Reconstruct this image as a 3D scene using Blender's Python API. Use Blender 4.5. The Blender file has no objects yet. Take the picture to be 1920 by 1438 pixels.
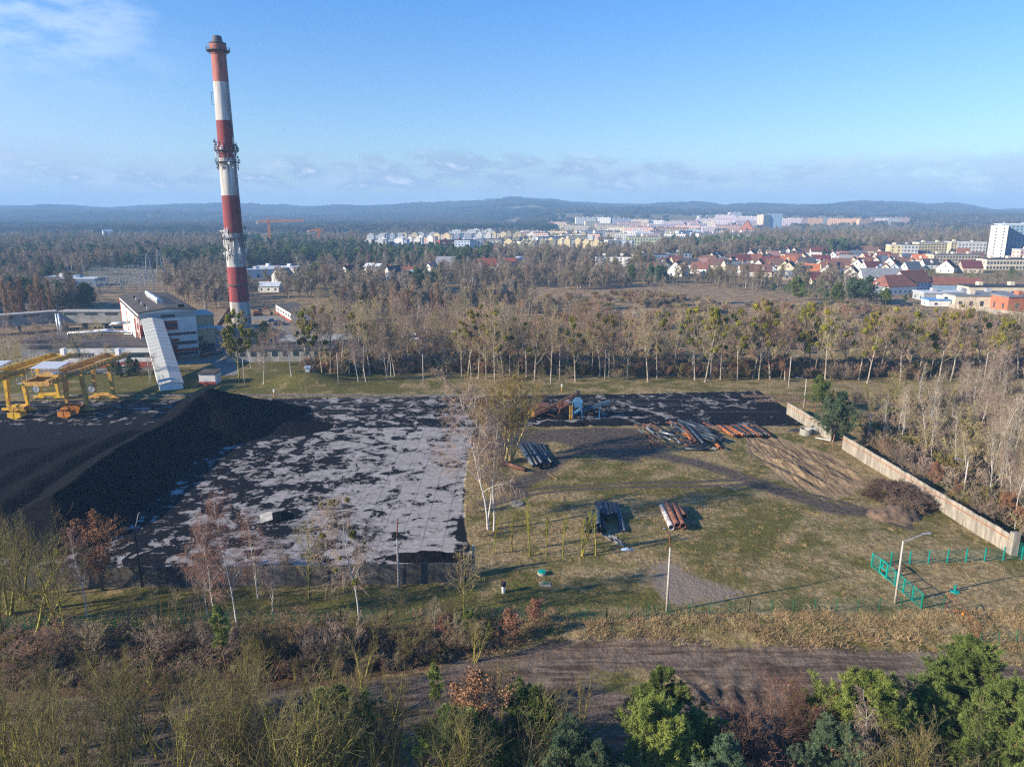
import bpy, math, random
import numpy as np
from mathutils import Vector, Matrix
S = bpy.context.scene
COL = S.collection
R = math.radians
# ------------------------------------------------------------------ camera
H = 45.0; PIT = R(13.25); F = 1363.0
cam = bpy.data.cameras.new('camera'); co = bpy.data.objects.new('camera', cam); COL.objects.link(co)
co.location = (0, 0, H); co.rotation_euler = (math.pi/2 - PIT, 0, 0)
cam.sensor_width = 36; cam.lens = 36*F/1920; cam.clip_start = 1; cam.clip_end = 30000
S.camera = co
S.render.resolution_x = 1024; S.render.resolution_y = 766
# ------------------------------------------------------------------ light
AZ = math.atan2(0.33, 0.944); EL = R(22)
sd = Vector((math.cos(AZ)*math.cos(EL), math.sin(AZ)*math.cos(EL), -math.sin(EL)))
sl = bpy.data.lights.new('sun', 'SUN'); sl.energy = 5.0; sl.angle = R(0.6); sl.color = (1.0, 0.865, 0.67)
so = bpy.data.objects.new('sun', sl); COL.objects.link(so); so.rotation_euler = sd.to_track_quat('-Z', 'Y').to_euler()
so.location = (-200, -60, 300)
S.view_settings.view_transform = 'Standard'; S.view_settings.look = 'None'
S.view_settings.exposure = 1.06; S.view_settings.gamma = 1.0
S.cycles.max_bounces = 5; S.cycles.diffuse_bounces = 2; S.cycles.glossy_bounces = 2
S.cycles.transparent_max_bounces = 12; S.cycles.volume_bounces = 0
S.cycles.use_denoising = False; S.cycles.filter_width = 1.25; S.cycles.sample_clamp_indirect = 2.0


# ------------------------------------------------------------------ node helper
class NT:
    def __init__(s, tree):
        s.t = tree; s.n = tree.nodes; s.l = tree.links
    def put(s, sock, v):
        if hasattr(v, 'is_output') or isinstance(v, bpy.types.NodeSocket): s.l.new(v, sock)
        elif v is not None:
            if isinstance(v, (tuple, list)) and len(v) == 3 and sock.type == 'RGBA': v = (*v, 1)
            sock.default_value = v
    def node(s, typ, out=0, props=None, **ins):
        nd = s.n.new(typ)
        for k, v in (props or {}).items(): setattr(nd, k, v)
        for k, v in ins.items():
            k2 = int(k[1:]) if k[0] == '_' else k.replace('_', ' ')
            s.put(nd.inputs[k2], v)
        return nd.outputs[out]
    def m(s, op, a, b=None, c=None, clamp=False):
        nd = s.n.new('ShaderNodeMath'); nd.operation = op; nd.use_clamp = clamp
        s.put(nd.inputs[0], a)
        if b is not None: s.put(nd.inputs[1], b)
        if c is not None: s.put(nd.inputs[2], c)
        return nd.outputs[0]
    def ss(s, x, lo, hi):
        nd = s.n.new('ShaderNodeMapRange'); nd.interpolation_type = 'SMOOTHSTEP'
        s.put(nd.inputs[0], x); nd.inputs[1].default_value = lo; nd.inputs[2].default_value = hi
        return nd.outputs[0]
    def lin(s, x, lo, hi, a=0.0, b=1.0):
        nd = s.n.new('ShaderNodeMapRange')
        s.put(nd.inputs[0], x)
        for i, v in ((1, lo), (2, hi), (3, a), (4, b)): nd.inputs[i].default_value = v
        return nd.outputs[0]
    def mix(s, f, a, b, mode='MIX'):
        nd = s.n.new('ShaderNodeMix'); nd.data_type = 'RGBA'; nd.blend_type = mode
        s.put(nd.inputs[0], f); s.put(nd.inputs[6], a); s.put(nd.inputs[7], b)
        return nd.outputs[2]
    def noise(s, vec, sc, det=4, rough=0.55, dist=0.0):
        nd = s.n.new('ShaderNodeTexNoise'); s.put(nd.inputs['Vector'], vec)
        nd.inputs['Scale'].default_value = sc; nd.inputs['Detail'].default_value = det
        nd.inputs['Roughness'].default_value = rough; nd.inputs['Distortion'].default_value = dist
        return nd.outputs[0]
    def mapping(s, vec, sc=(1, 1, 1), rot=(0, 0, 0), loc=(0, 0, 0)):
        nd = s.n.new('ShaderNodeMapping'); s.put(nd.inputs[0], vec)
        nd.inputs[1].default_value = loc; nd.inputs[2].default_value = rot; nd.inputs[3].default_value = sc
        return nd.outputs[0]


# ------------------------------------------------------------------ world: sky with thin clouds over the horizon
W = bpy.data.worlds.new('World'); S.world = W; W.use_nodes = True
w = NT(W.node_tree)
for n_ in list(w.n): w.n.remove(n_)
sky = w.n.new('ShaderNodeTexSky'); sky.sky_type = 'NISHITA'; sky.sun_disc = False
sky.sun_elevation = EL; sky.sun_rotation = math.atan2(-0.944, -0.33)
sky.air_density = 1.0; sky.dust_density = 0.4; sky.ozone_density = 3.0; sky.altitude = 100
tc = w.node('ShaderNodeTexCoord')
dirv = w.node('ShaderNodeVectorMath', props={'operation': 'NORMALIZE'}, _0=tc)
sx = w.n.new('ShaderNodeSeparateXYZ'); w.put(sx.inputs[0], dirv)
el = w.m('MULTIPLY', w.m('ARCSINE', sx.outputs[2]), 57.2958)
az = w.m('MULTIPLY', w.m('ARCTAN2', sx.outputs[0], sx.outputs[1]), 57.2958)
cv = w.n.new('ShaderNodeCombineXYZ'); w.put(cv.inputs[0], w.m('MULTIPLY', az, 0.11)); w.put(cv.inputs[1], w.m('MULTIPLY', el, 0.30))
n1 = w.noise(cv.outputs[0], 2.2, 6, 0.55); n2 = w.noise(cv.outputs[0], 0.9, 3, 0.5)
tint = w.mix(w.ss(el, 2.0, 27.0), (0.80, 0.90, 1.05), (0.25, 0.84, 1.42))
skc = w.mix(1.0, sky.outputs[0], tint, 'MULTIPLY')
# cloud bank just over the hills
top = w.m('ADD', w.m('ADD', 2.0, w.m('MULTIPLY', n2, 3.2)), w.lin(az, -36, 0, 0.6, 0.0))
bank = w.m('MULTIPLY', w.m('SUBTRACT', 1.0, w.ss(w.m('SUBTRACT', el, top), -1.0, 0.9)), w.ss(n1, 0.24, 0.58))
w1 = w.m('MULTIPLY', bank, 0.78)
ccol = w.mix(w.ss(n1, 0.40, 0.70), (2.6, 3.4, 4.45), (3.7, 4.3, 5.2))
# small puffs along the top of the bank
nb = w.noise(cv.outputs[0], 2.5, 6, 0.56, 0.15)
ctr = w.m('SUBTRACT', 1.0, w.m('MULTIPLY', w.m('ABSOLUTE', w.m('ADD', az, 4.0)), 0.045))
pf = w.m('MULTIPLY', w.m('MULTIPLY', w.ss(w.m('ADD', nb, w.m('MULTIPLY', ctr, .07)), 0.47, 0.62), w.ss(el, 1.2, 2.2)), w.m('SUBTRACT', 1.0, w.ss(w.m('SUBTRACT', el, w.m('MULTIPLY', ctr, 1.2)), 2.6, 3.9)))
pf = w.m('MULTIPLY', pf, w.lin(az, 0, 30, 0.75, 0.45))
# soft white veil at the upper left
vl = w.m('MULTIPLY', w.m('MULTIPLY', w.ss(el, 6.0, 12.5), w.m('SUBTRACT', 1.0, w.ss(el, 13.0, 16.5))), w.m('SUBTRACT', 1.0, w.ss(az, -30.0, -20.5)))
vl = w.m('MULTIPLY', w.m('MULTIPLY', vl, w.ss(n1, 0.34, 0.66)), 0.42)
hz = w.m('MULTIPLY', w.m('SUBTRACT', 1.0, w.ss(az, -38.0, -16.0)), w.m('SUBTRACT', 1.0, w.ss(el, 3.0, 13.0)))
skc = w.mix(w.m('MULTIPLY', hz, 0.40), skc, (3.6, 4.6, 6.6))
skc = w.mix(w1, skc, ccol)
skc = w.mix(pf, skc, w.mix(w.ss(nb, 0.56, 0.68), (2.1, 2.85, 3.9), (4.9, 5.1, 5.9)))
skc = w.mix(vl, skc, (6.0, 6.6, 7.8))
bg = w.n.new('ShaderNodeBackground'); w.put(bg.inputs[0], skc); bg.inputs[1].default_value = 0.086
wo = w.n.new('ShaderNodeOutputWorld'); w.l.new(bg.outputs[0], wo.inputs[0])


# ------------------------------------------------------------------ projection helpers
cP, sP = math.cos(PIT), math.sin(PIT)
def ray(px, py):
    u = px - 960; v = 719 - py
    return np.array([u, F*cP + v*sP, -F*sP + v*cP])
def P(px, py, z=0.0):                       # a pixel of the photograph onto the plane z
    d = ray(px, py); t = (z - H)/d[2]
    return (d[0]*t, d[1]*t)
def PZ(px, py, Y):                          # point at forward distance Y
    d = ray(px, py); t = Y/d[1]
    return (d[0]*t, Y, H + d[2]*t)
def proj(x, y, z=0.0):
    d = y*cP + (H-z)*sP; up = y*sP - (H-z)*cP
    return 960 + F*x/d, 719 - F*up/d


def smooth(a, b, x):
    t = np.clip((x-a)/(b-a), 0, 1); return t*t*(3-2*t)
def _hash(ix, iy, s):
    n = (ix.astype(np.int64)*374761393 + iy.astype(np.int64)*668265263 + s*2147483647) & 0xffffffff
    n = ((n ^ (n >> 13))*1274126177) & 0xffffffff
    n = n ^ (n >> 16)
    return (n & 0xffff)/65535.0
def vnoise(x, y, s=0):
    x = np.asarray(x, float); y = np.asarray(y, float)
    ix = np.floor(x); iy = np.floor(y); fx = x-ix; fy = y-iy
    fx = fx*fx*(3-2*fx); fy = fy*fy*(3-2*fy)
    a = _hash(ix, iy, s); b = _hash(ix+1, iy, s); c = _hash(ix, iy+1, s); d = _hash(ix+1, iy+1, s)
    return (a*(1-fx)+b*fx)*(1-fy)+(c*(1-fx)+d*fx)*fy
def fbm(x, y, s=0, o=4):
    t = 0; a = 0.5; x = np.asarray(x, float); y = np.asarray(y, float)
    for i in range(o):
        t = t + a*(vnoise(x, y, s+i)-0.5)*2; x = x*2.03; y = y*2.03; a *= 0.5
    return t
def sdf(poly, X, Y):                        # signed distance, + inside
    X = np.asarray(X, float); Y = np.asarray(Y, float)
    d = np.full(X.shape, 1e9); ins = np.zeros(X.shape, bool); n = len(poly)
    for i in range(n):
        ax, ay = poly[i]; bx, by = poly[(i+1) % n]
        ex, ey = bx-ax, by-ay; L = ex*ex+ey*ey + 1e-9
        t = np.clip(((X-ax)*ex+(Y-ay)*ey)/L, 0, 1)
        d = np.minimum(d, (X-ax-t*ex)**2+(Y-ay-t*ey)**2)
        c = ((ay > Y) != (by > Y)) & (X < ex*(Y-ay)/((ey if abs(ey) > 1e-9 else 1e-9)) + ax)
        ins ^= c
    d = np.sqrt(d); return np.where(ins, d, -d)
def ldist(line, X, Y):
    d = np.full(np.shape(X), 1e9)
    for (ax, ay), (bx, by) in zip(line[:-1], line[1:]):
        ex, ey = bx-ax, by-ay; L = ex*ex+ey*ey+1e-9
        t = np.clip(((X-ax)*ex+(Y-ay)*ey)/L, 0, 1)
        d = np.minimum(d, (X-ax-t*ex)**2+(Y-ay-t*ey)**2)
    return np.sqrt(d)
def PT(px, py):                             # a pixel onto the real terrain (far things)
    d = ray(px, py); ts = np.linspace(150, 5600, 1400)/d[1]; X = d[0]*ts; Y = d[1]*ts; Zr = H+d[2]*ts
    k = np.nonzero(Zr < terr(X, Y, False))[0]; k = k[0] if len(k) else 1000
    return float(X[k]), float(Y[k])
def PP(l, z=0.0): return [P(a, b, z) for a, b in l]


# ------------------------------------------------------------------ terrain
SKX = [-400, 0, 100, 170, 230, 300, 400, 500, 620, 700, 800, 900, 950, 1000, 1100, 1150, 1300, 1400, 1500, 1600, 1700, 1800, 1850, 1920, 2400]
SKY_ = [388, 388, 388, 392, 391, 387, 386, 389, 391, 386, 383, 382, 377, 377, 380, 383, 385, 387, 388, 387, 388, 391, 394, 392, 392]
YARD = [P(-500, 1062)] + PP([(0, 1063), (400, 1066), (700, 1064), (860, 1059), (886, 1046), (872, 985), (872, 900), (880, 850), (905, 805), (1000, 800), (1200, 798), (1440, 799), (1525, 798), (1500, 775), (1470, 762), (1425, 733), (1200, 738), (860, 743), (420, 748), (0, 752)]) + [P(-700, 752)]
SAND = PP([(1400, 815), (1455, 818), (1500, 835), (1560, 850), (1610, 880), (1625, 915), (1560, 935), (1480, 905), (1430, 870), (1395, 845)])
ROADP = PP([(640, 1290), (760, 1275), (840, 1252), (930, 1225), (1050, 1206), (1200, 1204), (1400, 1212), (1600, 1216), (1780, 1222), (1930, 1250), (2100, 1300), (2100, 1480), (1300, 1480), (900, 1480), (-300, 1480), (-300, 1330), (200, 1310)], -0.8)
GPATCH = PP([(1110, 1262), (1180, 1250), (1290, 1262), (1300, 1290), (1200, 1310), (1110, 1300)], -0.8)
GRAV = PP([(1228, 1062), (1262, 1052), (1290, 1075), (1340, 1090), (1395, 1108), (1360, 1130), (1270, 1133), (1230, 1100)])
TR1 = PP([(905, 945), (980, 925), (1100, 915), (1240, 908), (1400, 905), (1520, 928), (1700, 985)])
TR2 = PP([(950, 920), (1010, 890), (1040, 865), (1090, 845), (1180, 845), (1260, 858), (1340, 878), (1420, 905), (1560, 955), (1650, 965)])
TR4 = PP([(1215, 1060), (1330, 1030), (1430, 990), (1450, 955), (1380, 925), (1200, 915)])
TR5 = PP([(1300, 1100), (1420, 1050), (1520, 1000), (1540, 965), (1480, 935)])
TR3 = PP([(1190, 845), (1120, 820), (1060, 810)])
MUD = PP([(900, 805), (1190, 800), (1250, 840), (1190, 870), (1100, 850), (1040, 830), (960, 835), (905, 850)])
PLANT = PP([(-300, 690), (240, 690), (420, 700), (420, 675), (620, 655), (620, 585), (440, 585), (100, 640), (-300, 640)])
MOUND = P(548, 722)
MX, MY = MOUND[0]+3, MOUND[1]+2
def skyline_z(x, y):
    px = 960 + F*x/(np.maximum(y, 10)*cP + 45*sP)
    ys = np.interp(px, SKX, SKY_)
    v = 719-ys
    return H + 5200*((v*cP - F*sP)/(F*cP+v*sP))
def terr(x, y, fine=True):
    x = np.asarray(x, float); y = np.asarray(y, float)
    z = -0.8*(1-smooth(69.0, 72.3, y + 0.8*fbm(x/7, y/7, 3, 2)))
    s = smooth(2300, 5200, y)
    hz_ = skyline_z(x, y) - 13
    zr = 28*smooth(1750, 2800, y)*smooth(-0.02, .08, x/np.maximum(y, 1))
    z = z + zr + s*(hz_-zr) + 55*smooth(2400, 3600, y)*(1-smooth(4700, 5300, y))*fbm(x/520, y/620, 11, 3) + 5*smooth(4700, 5200, y)*fbm(x/300, y/900, 12, 3)
    r2 = ((x-MX)/8.5)**2+((y-MY)/5.5)**2
    z = z + 3.6*np.exp(-r2*1.1)
    if fine:
        near = (1-smooth(230, 300, y))
        yd = smooth(-1.0, 1.5, -sdf(YARD, x, y))
        z = z + near*yd*(0.10*fbm(x/3.1, y/3.1, 5, 3) + 0.25*fbm(x/14, y/14, 7, 2))
        bank = smooth(64, 70, y)*(1-smooth(74, 78, y))
        z = z + bank*0.38*np.abs(fbm(x/1.5, y/1.5, 21, 3))
        # wheel ruts in the sandy patch
        sm = smooth(-0.5, 2.5, sdf(SAND, x, y))
        u = (x*0.949 + y*0.316) + 0.9*fbm(x/9, y/9, 31, 2)
        rut = np.zeros_like(u)
        for c, a, wd in ((84.2, .35, .5), (86.0, -.3, .6), (87.6, .55, .45), (89.9, -.25, .8), (91.0, .5, .5), (93.1, .35, .6), (94.5, -.3, .7), (96.0, .55, .6), (97.6, -.3, .8), (99.0, .3, .6)):
            rut = rut + .8*a*np.exp(-((u-c-(1.3*vnoise(x/5, y/7, int(c)+50)-.6))/wd)**2)*(smooth(.25, .7, vnoise(x/5, y/6, int(c)))*1.3)
        z = z + sm*(rut + 0.10*fbm(x/1.2, y/1.2, 41, 3))
        # churned soil under the nearest trees
        cx, cy = P(1360, 1330, -0.8)
        ch = np.exp(-(((x-cx)/6.0)**2+((y-cy)/5.0)**2))
        z = z + ch*0.28*np.sin((x-0.35*(y-cy)*np.sign(x-cx)*0.8)*3.1+1.3*fbm(x/3, y/3, 51, 2)*3)
    return z
def tz(x, y): return float(terr(np.array([x]), np.array([y]))[0])


# ------------------------------------------------------------------ mesh helpers
def mesh_np(name, V, Q=None, T=None, mats=(), mi=None, smooth_=False):
    me = bpy.data.meshes.new(name)
    V = np.asarray(V, np.float32); nq = 0 if Q is None else len(Q); nt = 0 if T is None else len(T)
    me.vertices.add(len(V)); me.vertices.foreach_set('co', V.ravel())
    li = np.concatenate([np.asarray(a, np.int32).ravel() for a in (Q, T) if a is not None and len(a)])
    me.loops.add(len(li)); me.loops.foreach_set('vertex_index', li)
    me.polygons.add(nq+nt)
    st = np.concatenate([np.arange(nq)*4, nq*4+np.arange(nt)*3]).astype(np.int32)
    me.polygons.foreach_set('loop_start', st)
    if mi is not None: me.polygons.foreach_set('material_index', np.asarray(mi, np.int32))
    if smooth_: me.polygons.foreach_set('use_smooth', np.ones(nq+nt, bool))
    for m_ in mats: me.materials.append(m_)
    me.update(calc_edges=True)
    return me
def ob(name, me, parent=None, loc=None):
    o = bpy.data.objects.new(name, me); COL.objects.link(o)
    if parent: o.parent = parent
    if loc is not None: o.location = loc
    return o
def tag(o, label=None, cat=None, group=None, kind=None):
    if label: o['label'] = label
    if cat: o['category'] = cat
    if group: o['group'] = group
    if kind: o['kind'] = kind
    return o
def thing(name, label, cat, loc=(0, 0, 0), rz=0.0, group=None):
    o = bpy.data.objects.new(name, None); COL.objects.link(o)
    o.location = loc; o.rotation_euler = (0, 0, rz); o.empty_display_size = 0.5
    return tag(o, label, cat, group)
class MB:
    def __init__(s): s.v = []; s.f = []; s.mi = []; s.cur = 0
    def mat(s, i): s.cur = i; return s
    def add(s, vs, fs):
        b = len(s.v); s.v += [tuple(p) for p in vs]; s.f += [tuple(b+i for i in f) for f in fs]; s.mi += [s.cur]*len(fs); return s
    def box(s, x0, x1, y0, y1, z0, z1):
        return s.add([(x0, y0, z0), (x1, y0, z0), (x1, y1, z0), (x0, y1, z0), (x0, y0, z1), (x1, y0, z1), (x1, y1, z1), (x0, y1, z1)],
                     [(0, 3, 2, 1), (4, 5, 6, 7), (0, 1, 5, 4), (1, 2, 6, 5), (2, 3, 7, 6), (3, 0, 4, 7)])
    def bar(s, a, b, w_=0.1, h_=None):     # square bar from a to b
        h_ = h_ or w_; a = Vector(a); b = Vector(b); d = (b-a).normalized()
        u = d.cross(Vector((0, 0, 1)))
        if u.length < 1e-3: u = Vector((1, 0, 0))
        u.normalize(); n = u.cross(d)
        u *= w_/2; n *= h_/2
        return s.add([a-u-n, a+u-n, a+u+n, a-u+n, b-u-n, b+u-n, b+u+n, b-u+n], [(0, 1, 2, 3), (7, 6, 5, 4), (0, 4, 5, 1), (1, 5, 6, 2), (2, 6, 7, 3), (3, 7, 4, 0)])
    def tube(s, pts, rs, n=8, cap=True):
        pts = [Vector(p) for p in pts]
        if not isinstance(rs, (list, tuple)): rs = [rs]*len(pts)
        d0 = (pts[-1]-pts[0]).normalized(); ref = Vector((0, 0, 1)) if abs(d0.z) < 0.9 else Vector((1, 0, 0))
        b = len(s.v); k = len(pts)
        for i, p in enumerate(pts):
            d = (pts[min(i+1, k-1)]-pts[max(i-1, 0)]).normalized()
            u = d.cross(ref).normalized(); w_ = d.cross(u)
            for j in range(n):
                a = 2*math.pi*j/n; s.v.append(tuple(p+(u*math.cos(a)+w_*math.sin(a))*rs[i]))
        for i in range(k-1):
            for j in range(n):
                s.f.append((b+i*n+j, b+(i+1)*n+j, b+(i+1)*n+(j+1) % n, b+i*n+(j+1) % n)); s.mi.append(s.cur)
        if cap:
            s.f.append(tuple(b+j for j in range(n))); s.f.append(tuple(b+(k-1)*n+j for j in reversed(range(n)))); s.mi += [s.cur]*2
        return s
    def lathe(s, prof, n=24, c=(0, 0)):    # profile of (r, z)
        b = len(s.v)
        for r, z in prof:
            for j in range(n):
                a = 2*math.pi*j/n; s.v.append((c[0]+r*math.cos(a), c[1]+r*math.sin(a), z))
        for i in range(len(prof)-1):
            for j in range(n):
                s.f.append((b+i*n+j, b+i*n+(j+1) % n, b+(i+1)*n+(j+1) % n, b+(i+1)*n+j)); s.mi.append(s.cur)
        return s
    def pipe(s, a, b_, r, th=0.03, n=14):  # open hollow pipe
        a = Vector(a); b_ = Vector(b_); d = (b_-a).normalized(); u = d.cross(Vector((0, 0, 1))).normalized(); w_ = d.cross(u)
        base = len(s.v)
        for p in (a, b_):
            for rr in (r, r-th):
                for j in range(n):
                    t = 2*math.pi*j/n; s.v.append(tuple(p+(u*math.cos(t)+w_*math.sin(t))*rr))
        g = lambda ring, j: base+ring*n+j % n
        for j in range(n):
            for q in ((g(0, j), g(2, j), g(2, j+1), g(0, j+1)), (g(1, j+1), g(3, j+1), g(3, j), g(1, j)), (g(0, j+1), g(1, j+1), g(1, j), g(0, j)), (g(2, j), g(3, j), g(3, j+1), g(2, j+1))):
                s.f.append(q); s.mi.append(s.cur)
        return s
    def mesh(s, name, *mats, smooth_=False):
        me = bpy.data.meshes.new(name); me.from_pydata(s.v, [], s.f)
        for m_ in mats: me.materials.append(m_)
        if len(mats) > 1: me.polygons.foreach_set('material_index', s.mi)
        if smooth_: me.polygons.foreach_set('use_smooth', [True]*len(me.polygons))
        me.update(); return me
    def build(s, name, mats, parent=None, loc=None, smooth_=False):
        if not isinstance(mats, (list, tuple)): mats = (mats,)
        return ob(name, s.mesh(name, *mats, smooth_=smooth_), parent, loc)


# ------------------------------------------------------------------ materials
def mat(name, c, rough=0.85, var=0.25, sc=3.0, c2=None, metal=0.0, bump=0.0, rnd=0.0, stretch=(1, 1, 1), lo=0.35, hi=0.65, spec=0.3, det=5):
    m_ = bpy.data.materials.new(name); m_.use_nodes = True; t = NT(m_.node_tree)
    bs = t.n['Principled BSDF']
    tc_ = t.n.new('ShaderNodeTexCoord').outputs[3]
    v = t.mapping(tc_, stretch)
    nz = t.noise(v, sc, det, 0.6)
    if c2 is None: c2 = tuple(x*(1-var) for x in c); c = tuple(min(1, x*(1+var)) for x in c)
    colr = t.mix(t.ss(nz, lo, hi), c2, c)
    if rnd:
        oi = t.n.new('ShaderNodeObjectInfo')
        k = t.lin(oi.outputs['Random'], 0, 1, 1-rnd, 1+rnd)
        hs = t.n.new('ShaderNodeHueSaturation'); t.put(hs.inputs['Value'], k)
        r2 = t.m('FRACT', t.m('MULTIPLY', oi.outputs['Random'], 17.31))
        t.put(hs.inputs['Hue'], t.lin(r2, 0, 1, 0.5-rnd*0.05, 0.5+rnd*0.05)); t.put(hs.inputs['Color'], colr); colr = hs.outputs[0]
    t.put(bs.inputs['Base Color'], colr); bs.inputs['Roughness'].default_value = rough
    bs.inputs['Metallic'].default_value = metal; bs.inputs['Specular IOR Level'].default_value = spec
    if bump:
        bp = t.n.new('ShaderNodeBump'); bp.inputs['Strength'].default_value = 1.0; bp.inputs['Distance'].default_value = bump
        t.put(bp.inputs['Height'], nz); t.l.new(bp.outputs[0], bs.inputs['Normal'])
    return m_
def plain_vegetation(name, c, c2, sc=1.5, rnd=0.25, trans=0.0):
    m_ = mat(name, c, 0.9, sc=sc, c2=c2, rnd=rnd, spec=0.1)
    return m_
M = {}
def mm(k, *a, **b): M[k] = mat(k, *a, **b); return M[k]
mm('concrete', (0.40, 0.385, 0.35), 0.9, c2=(0.24, 0.23, 0.205), sc=1.2, bump=0.01, stretch=(1, 1, .35))
mm('concrete_dark', (0.22, 0.20, 0.18), 0.9, c2=(0.10, 0.095, 0.085), sc=0.9, bump=0.01, stretch=(1, 1, .3))
mm('pole', (0.42, 0.38, 0.33), 0.85, var=.15, sc=4)
mm('rust', (0.20, 0.075, 0.032), 0.8, c2=(0.09, 0.035, 0.02), sc=2.5)
mm('rust_orange', (0.42, 0.15, 0.055), 0.8, c2=(0.22, 0.075, 0.032), sc=2.0)
mm('rust_brown', (0.20, 0.085, 0.055), 0.75, c2=(0.10, 0.045, 0.032), sc=1.6)
mm('black_pipe', (0.028, 0.036, 0.050), 0.45, c2=(0.012, 0.014, 0.018), sc=2.5, spec=0.5)
mm('blue_pipe', (0.05, 0.075, 0.11), 0.5, c2=(0.02, 0.03, 0.045), sc=2.5, spec=0.5)
mm('white_pipe', (0.5, 0.5, 0.5), 0.7, c2=(0.25, 0.2, 0.18), sc=1.3)
mm('steel', (0.5, 0.52, 0.55), 0.4, var=.15, sc=2, metal=0.6)
mm('white', (0.75, 0.75, 0.74), 0.7, var=.06, sc=.7)
mm('roofdark', (0.075, 0.062, 0.055), 0.9, var=.25, sc=.5)
mm('glass', (0.03, 0.045, 0.06), 0.25, var=.3, sc=.8, spec=0.6)
mm('yellow', (0.66, 0.40, 0.03), 0.55, c2=(0.30, 0.15, 0.03), sc=1.1, lo=.32, hi=.52)
mm('ochre', (0.58, 0.33, 0.07), 0.6, c2=(0.27, 0.14, 0.05), sc=1.1, lo=.32, hi=.55)
mm('orange', (0.55, 0.20, 0.03), 0.6, c2=(0.32, 0.11, 0.03), sc=1.4)
mm('teal', (0.0, 0.27, 0.21), 0.5, var=.12, sc=3)
mm('green_post', (0.015, 0.13, 0.055), 0.6, var=.15, sc=3)
mm('machine_blue', (0.04, 0.18, 0.38), 0.6, c2=(0.07, 0.11, 0.15), sc=1.6)
mm('brick_red', (0.30, 0.062, 0.040), 0.85, var=.12, sc=1)
mm('beige', (0.40, 0.31, 0.17), 0.85, var=.12, sc=.6)
mm('dark', (0.03, 0.03, 0.033), 0.8, var=.2, sc=3)
mm('wood', (0.26, 0.16, 0.09), 0.85, var=.2, sc=4)
# ------------------------------------------------------------------ ground sheet
def axis(dense0, dense1, step, lo, hi, g=1.07, mx=70):
    a = list(np.arange(dense0, dense1+step*.5, step)); s_ = step; x = a[-1]
    while x < hi: s_ = min(s_*g, mx); x += s_; a.append(x)
    s_ = step; x = a[0]; l = []
    while x > lo: s_ = min(s_*g, mx); x -= s_; l.append(x)
    return np.array(l[::-1]+a)
gx = axis(-112, 104, 0.42, -5200, 5200, 1.06, 55); gy = axis(40, 200, 0.42, -120, 6600, 1.035, 60)
GX, GY = np.meshgrid(gx, gy); GZ = terr(GX, GY)
def ramp(d, w_=2.5): return np.clip(0.5+d/(2*w_), 0, 1)
wx = GX+1.2*fbm(GX/6, GY/6, 61, 3); wy = GY+1.2*fbm(GX/6, GY/6, 65, 3)
mY = ramp(sdf(YARD, GX, GY)); mS = ramp(sdf(SAND, wx, wy))
mR = np.maximum(ramp(sdf(ROADP, wx, wy)) - ramp(sdf(GPATCH, wx, wy))*0.8, 0)
lt1, lt4, lt5 = ldist(TR1, wx, wy), ldist(TR4, wx, wy), ldist(TR5, wx, wy)
mT = np.maximum.reduce([ramp(.55-np.abs(lt1-.95), .6), ramp(1.2-lt1, 2.2)*.42, ramp(.4-np.abs(lt4-.9), .5)*.52, ramp(.4-np.abs(lt5-.9), .5)*.50, ramp(1.0-lt1, 1.8)*(GX < 3), ramp(2.2-ldist(TR2, wx, wy), 2.2), ramp(2.0-ldist(TR3, wx, wy), 2.5), ramp(sdf(MUD, wx, wy))*0.95])
LEAF = PP([(-400, 1185), (150, 1185), (400, 1180), (700, 1180), (850, 1190), (1000, 1200), (900, 1230), (830, 1250), (640, 1285), (200, 1305), (-400, 1330)], -0.4)
mL = np.maximum(ramp(sdf(LEAF, wx, wy)), smooth(205, 230, GY)*0.0)
GR = PP([(-400, 1108), (300, 1112), (860, 1105), (1000, 1090), (1270, 1110), (1250, 1150), (900, 1175), (-400, 1190)])
mG = np.maximum.reduce([ramp(sdf(GR, wx, wy))*0.75, smooth(-1, 1, 4-ldist(PP([(1020, 907), (1300, 915), (1450, 960), (1400, 1010), (1330, 1040)]), GX, GY))*0.55,
     ramp(sdf(PP([(380, 690), (640, 660), (860, 700), (1420, 712), (1430, 728), (860, 735), (420, 742), (0, 745), (0, 700), (230, 700)]), wx, wy))*np.where(GX < -30, .75, 0.15),
     0.9*np.exp(-(((GX-P(930, 870)[0])/4)**2+((GY-P(930, 870)[1])/5)**2)), 0.6*np.exp(-(((GX-P(1430, 850)[0])/6)**2+((GY-P(1430, 850)[1])/7)**2))])
mV = ramp(sdf(GRAV, wx, wy))
mP = ramp(sdf(PLANT, wx, wy))*0
for pts_, wd in ((PP([(430, 700), (420, 678), (520, 665), (620, 650)]), 3), (PP([(-100, 690), (230, 695), (330, 680), (420, 676)]), 3.5), (PP([(520, 655), (560, 620), (560, 600), (500, 596), (440, 598)]), 7), (PP([(395, 660), (400, 620), (480, 612)]), 9)):
    mP = np.maximum(mP, ramp(wd-ldist(pts_, GX, GY), 1.5))
XE, YE = P(250, 850)
dark = np.clip(smooth(30, -75, GX)*1.0, 0, 1)
mC = np.clip(0.375 + 0.11*smooth(-14, -36, GX) + 0.05*smooth(-34, -50, GX) + 0.13*smooth(-46, -62, GX), 0, 1)
mC = np.where(GX > -8, 0.60, mC); mC = np.where((GY > 150), np.clip(mC, 0.54, 0.66), mC)
mC = np.where((GX > 45) & (GY < 165) & (GY > 148), 0.72, mC)
mC = np.where((GX > 10) & (GY < 156), 0.66, mC)
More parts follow.
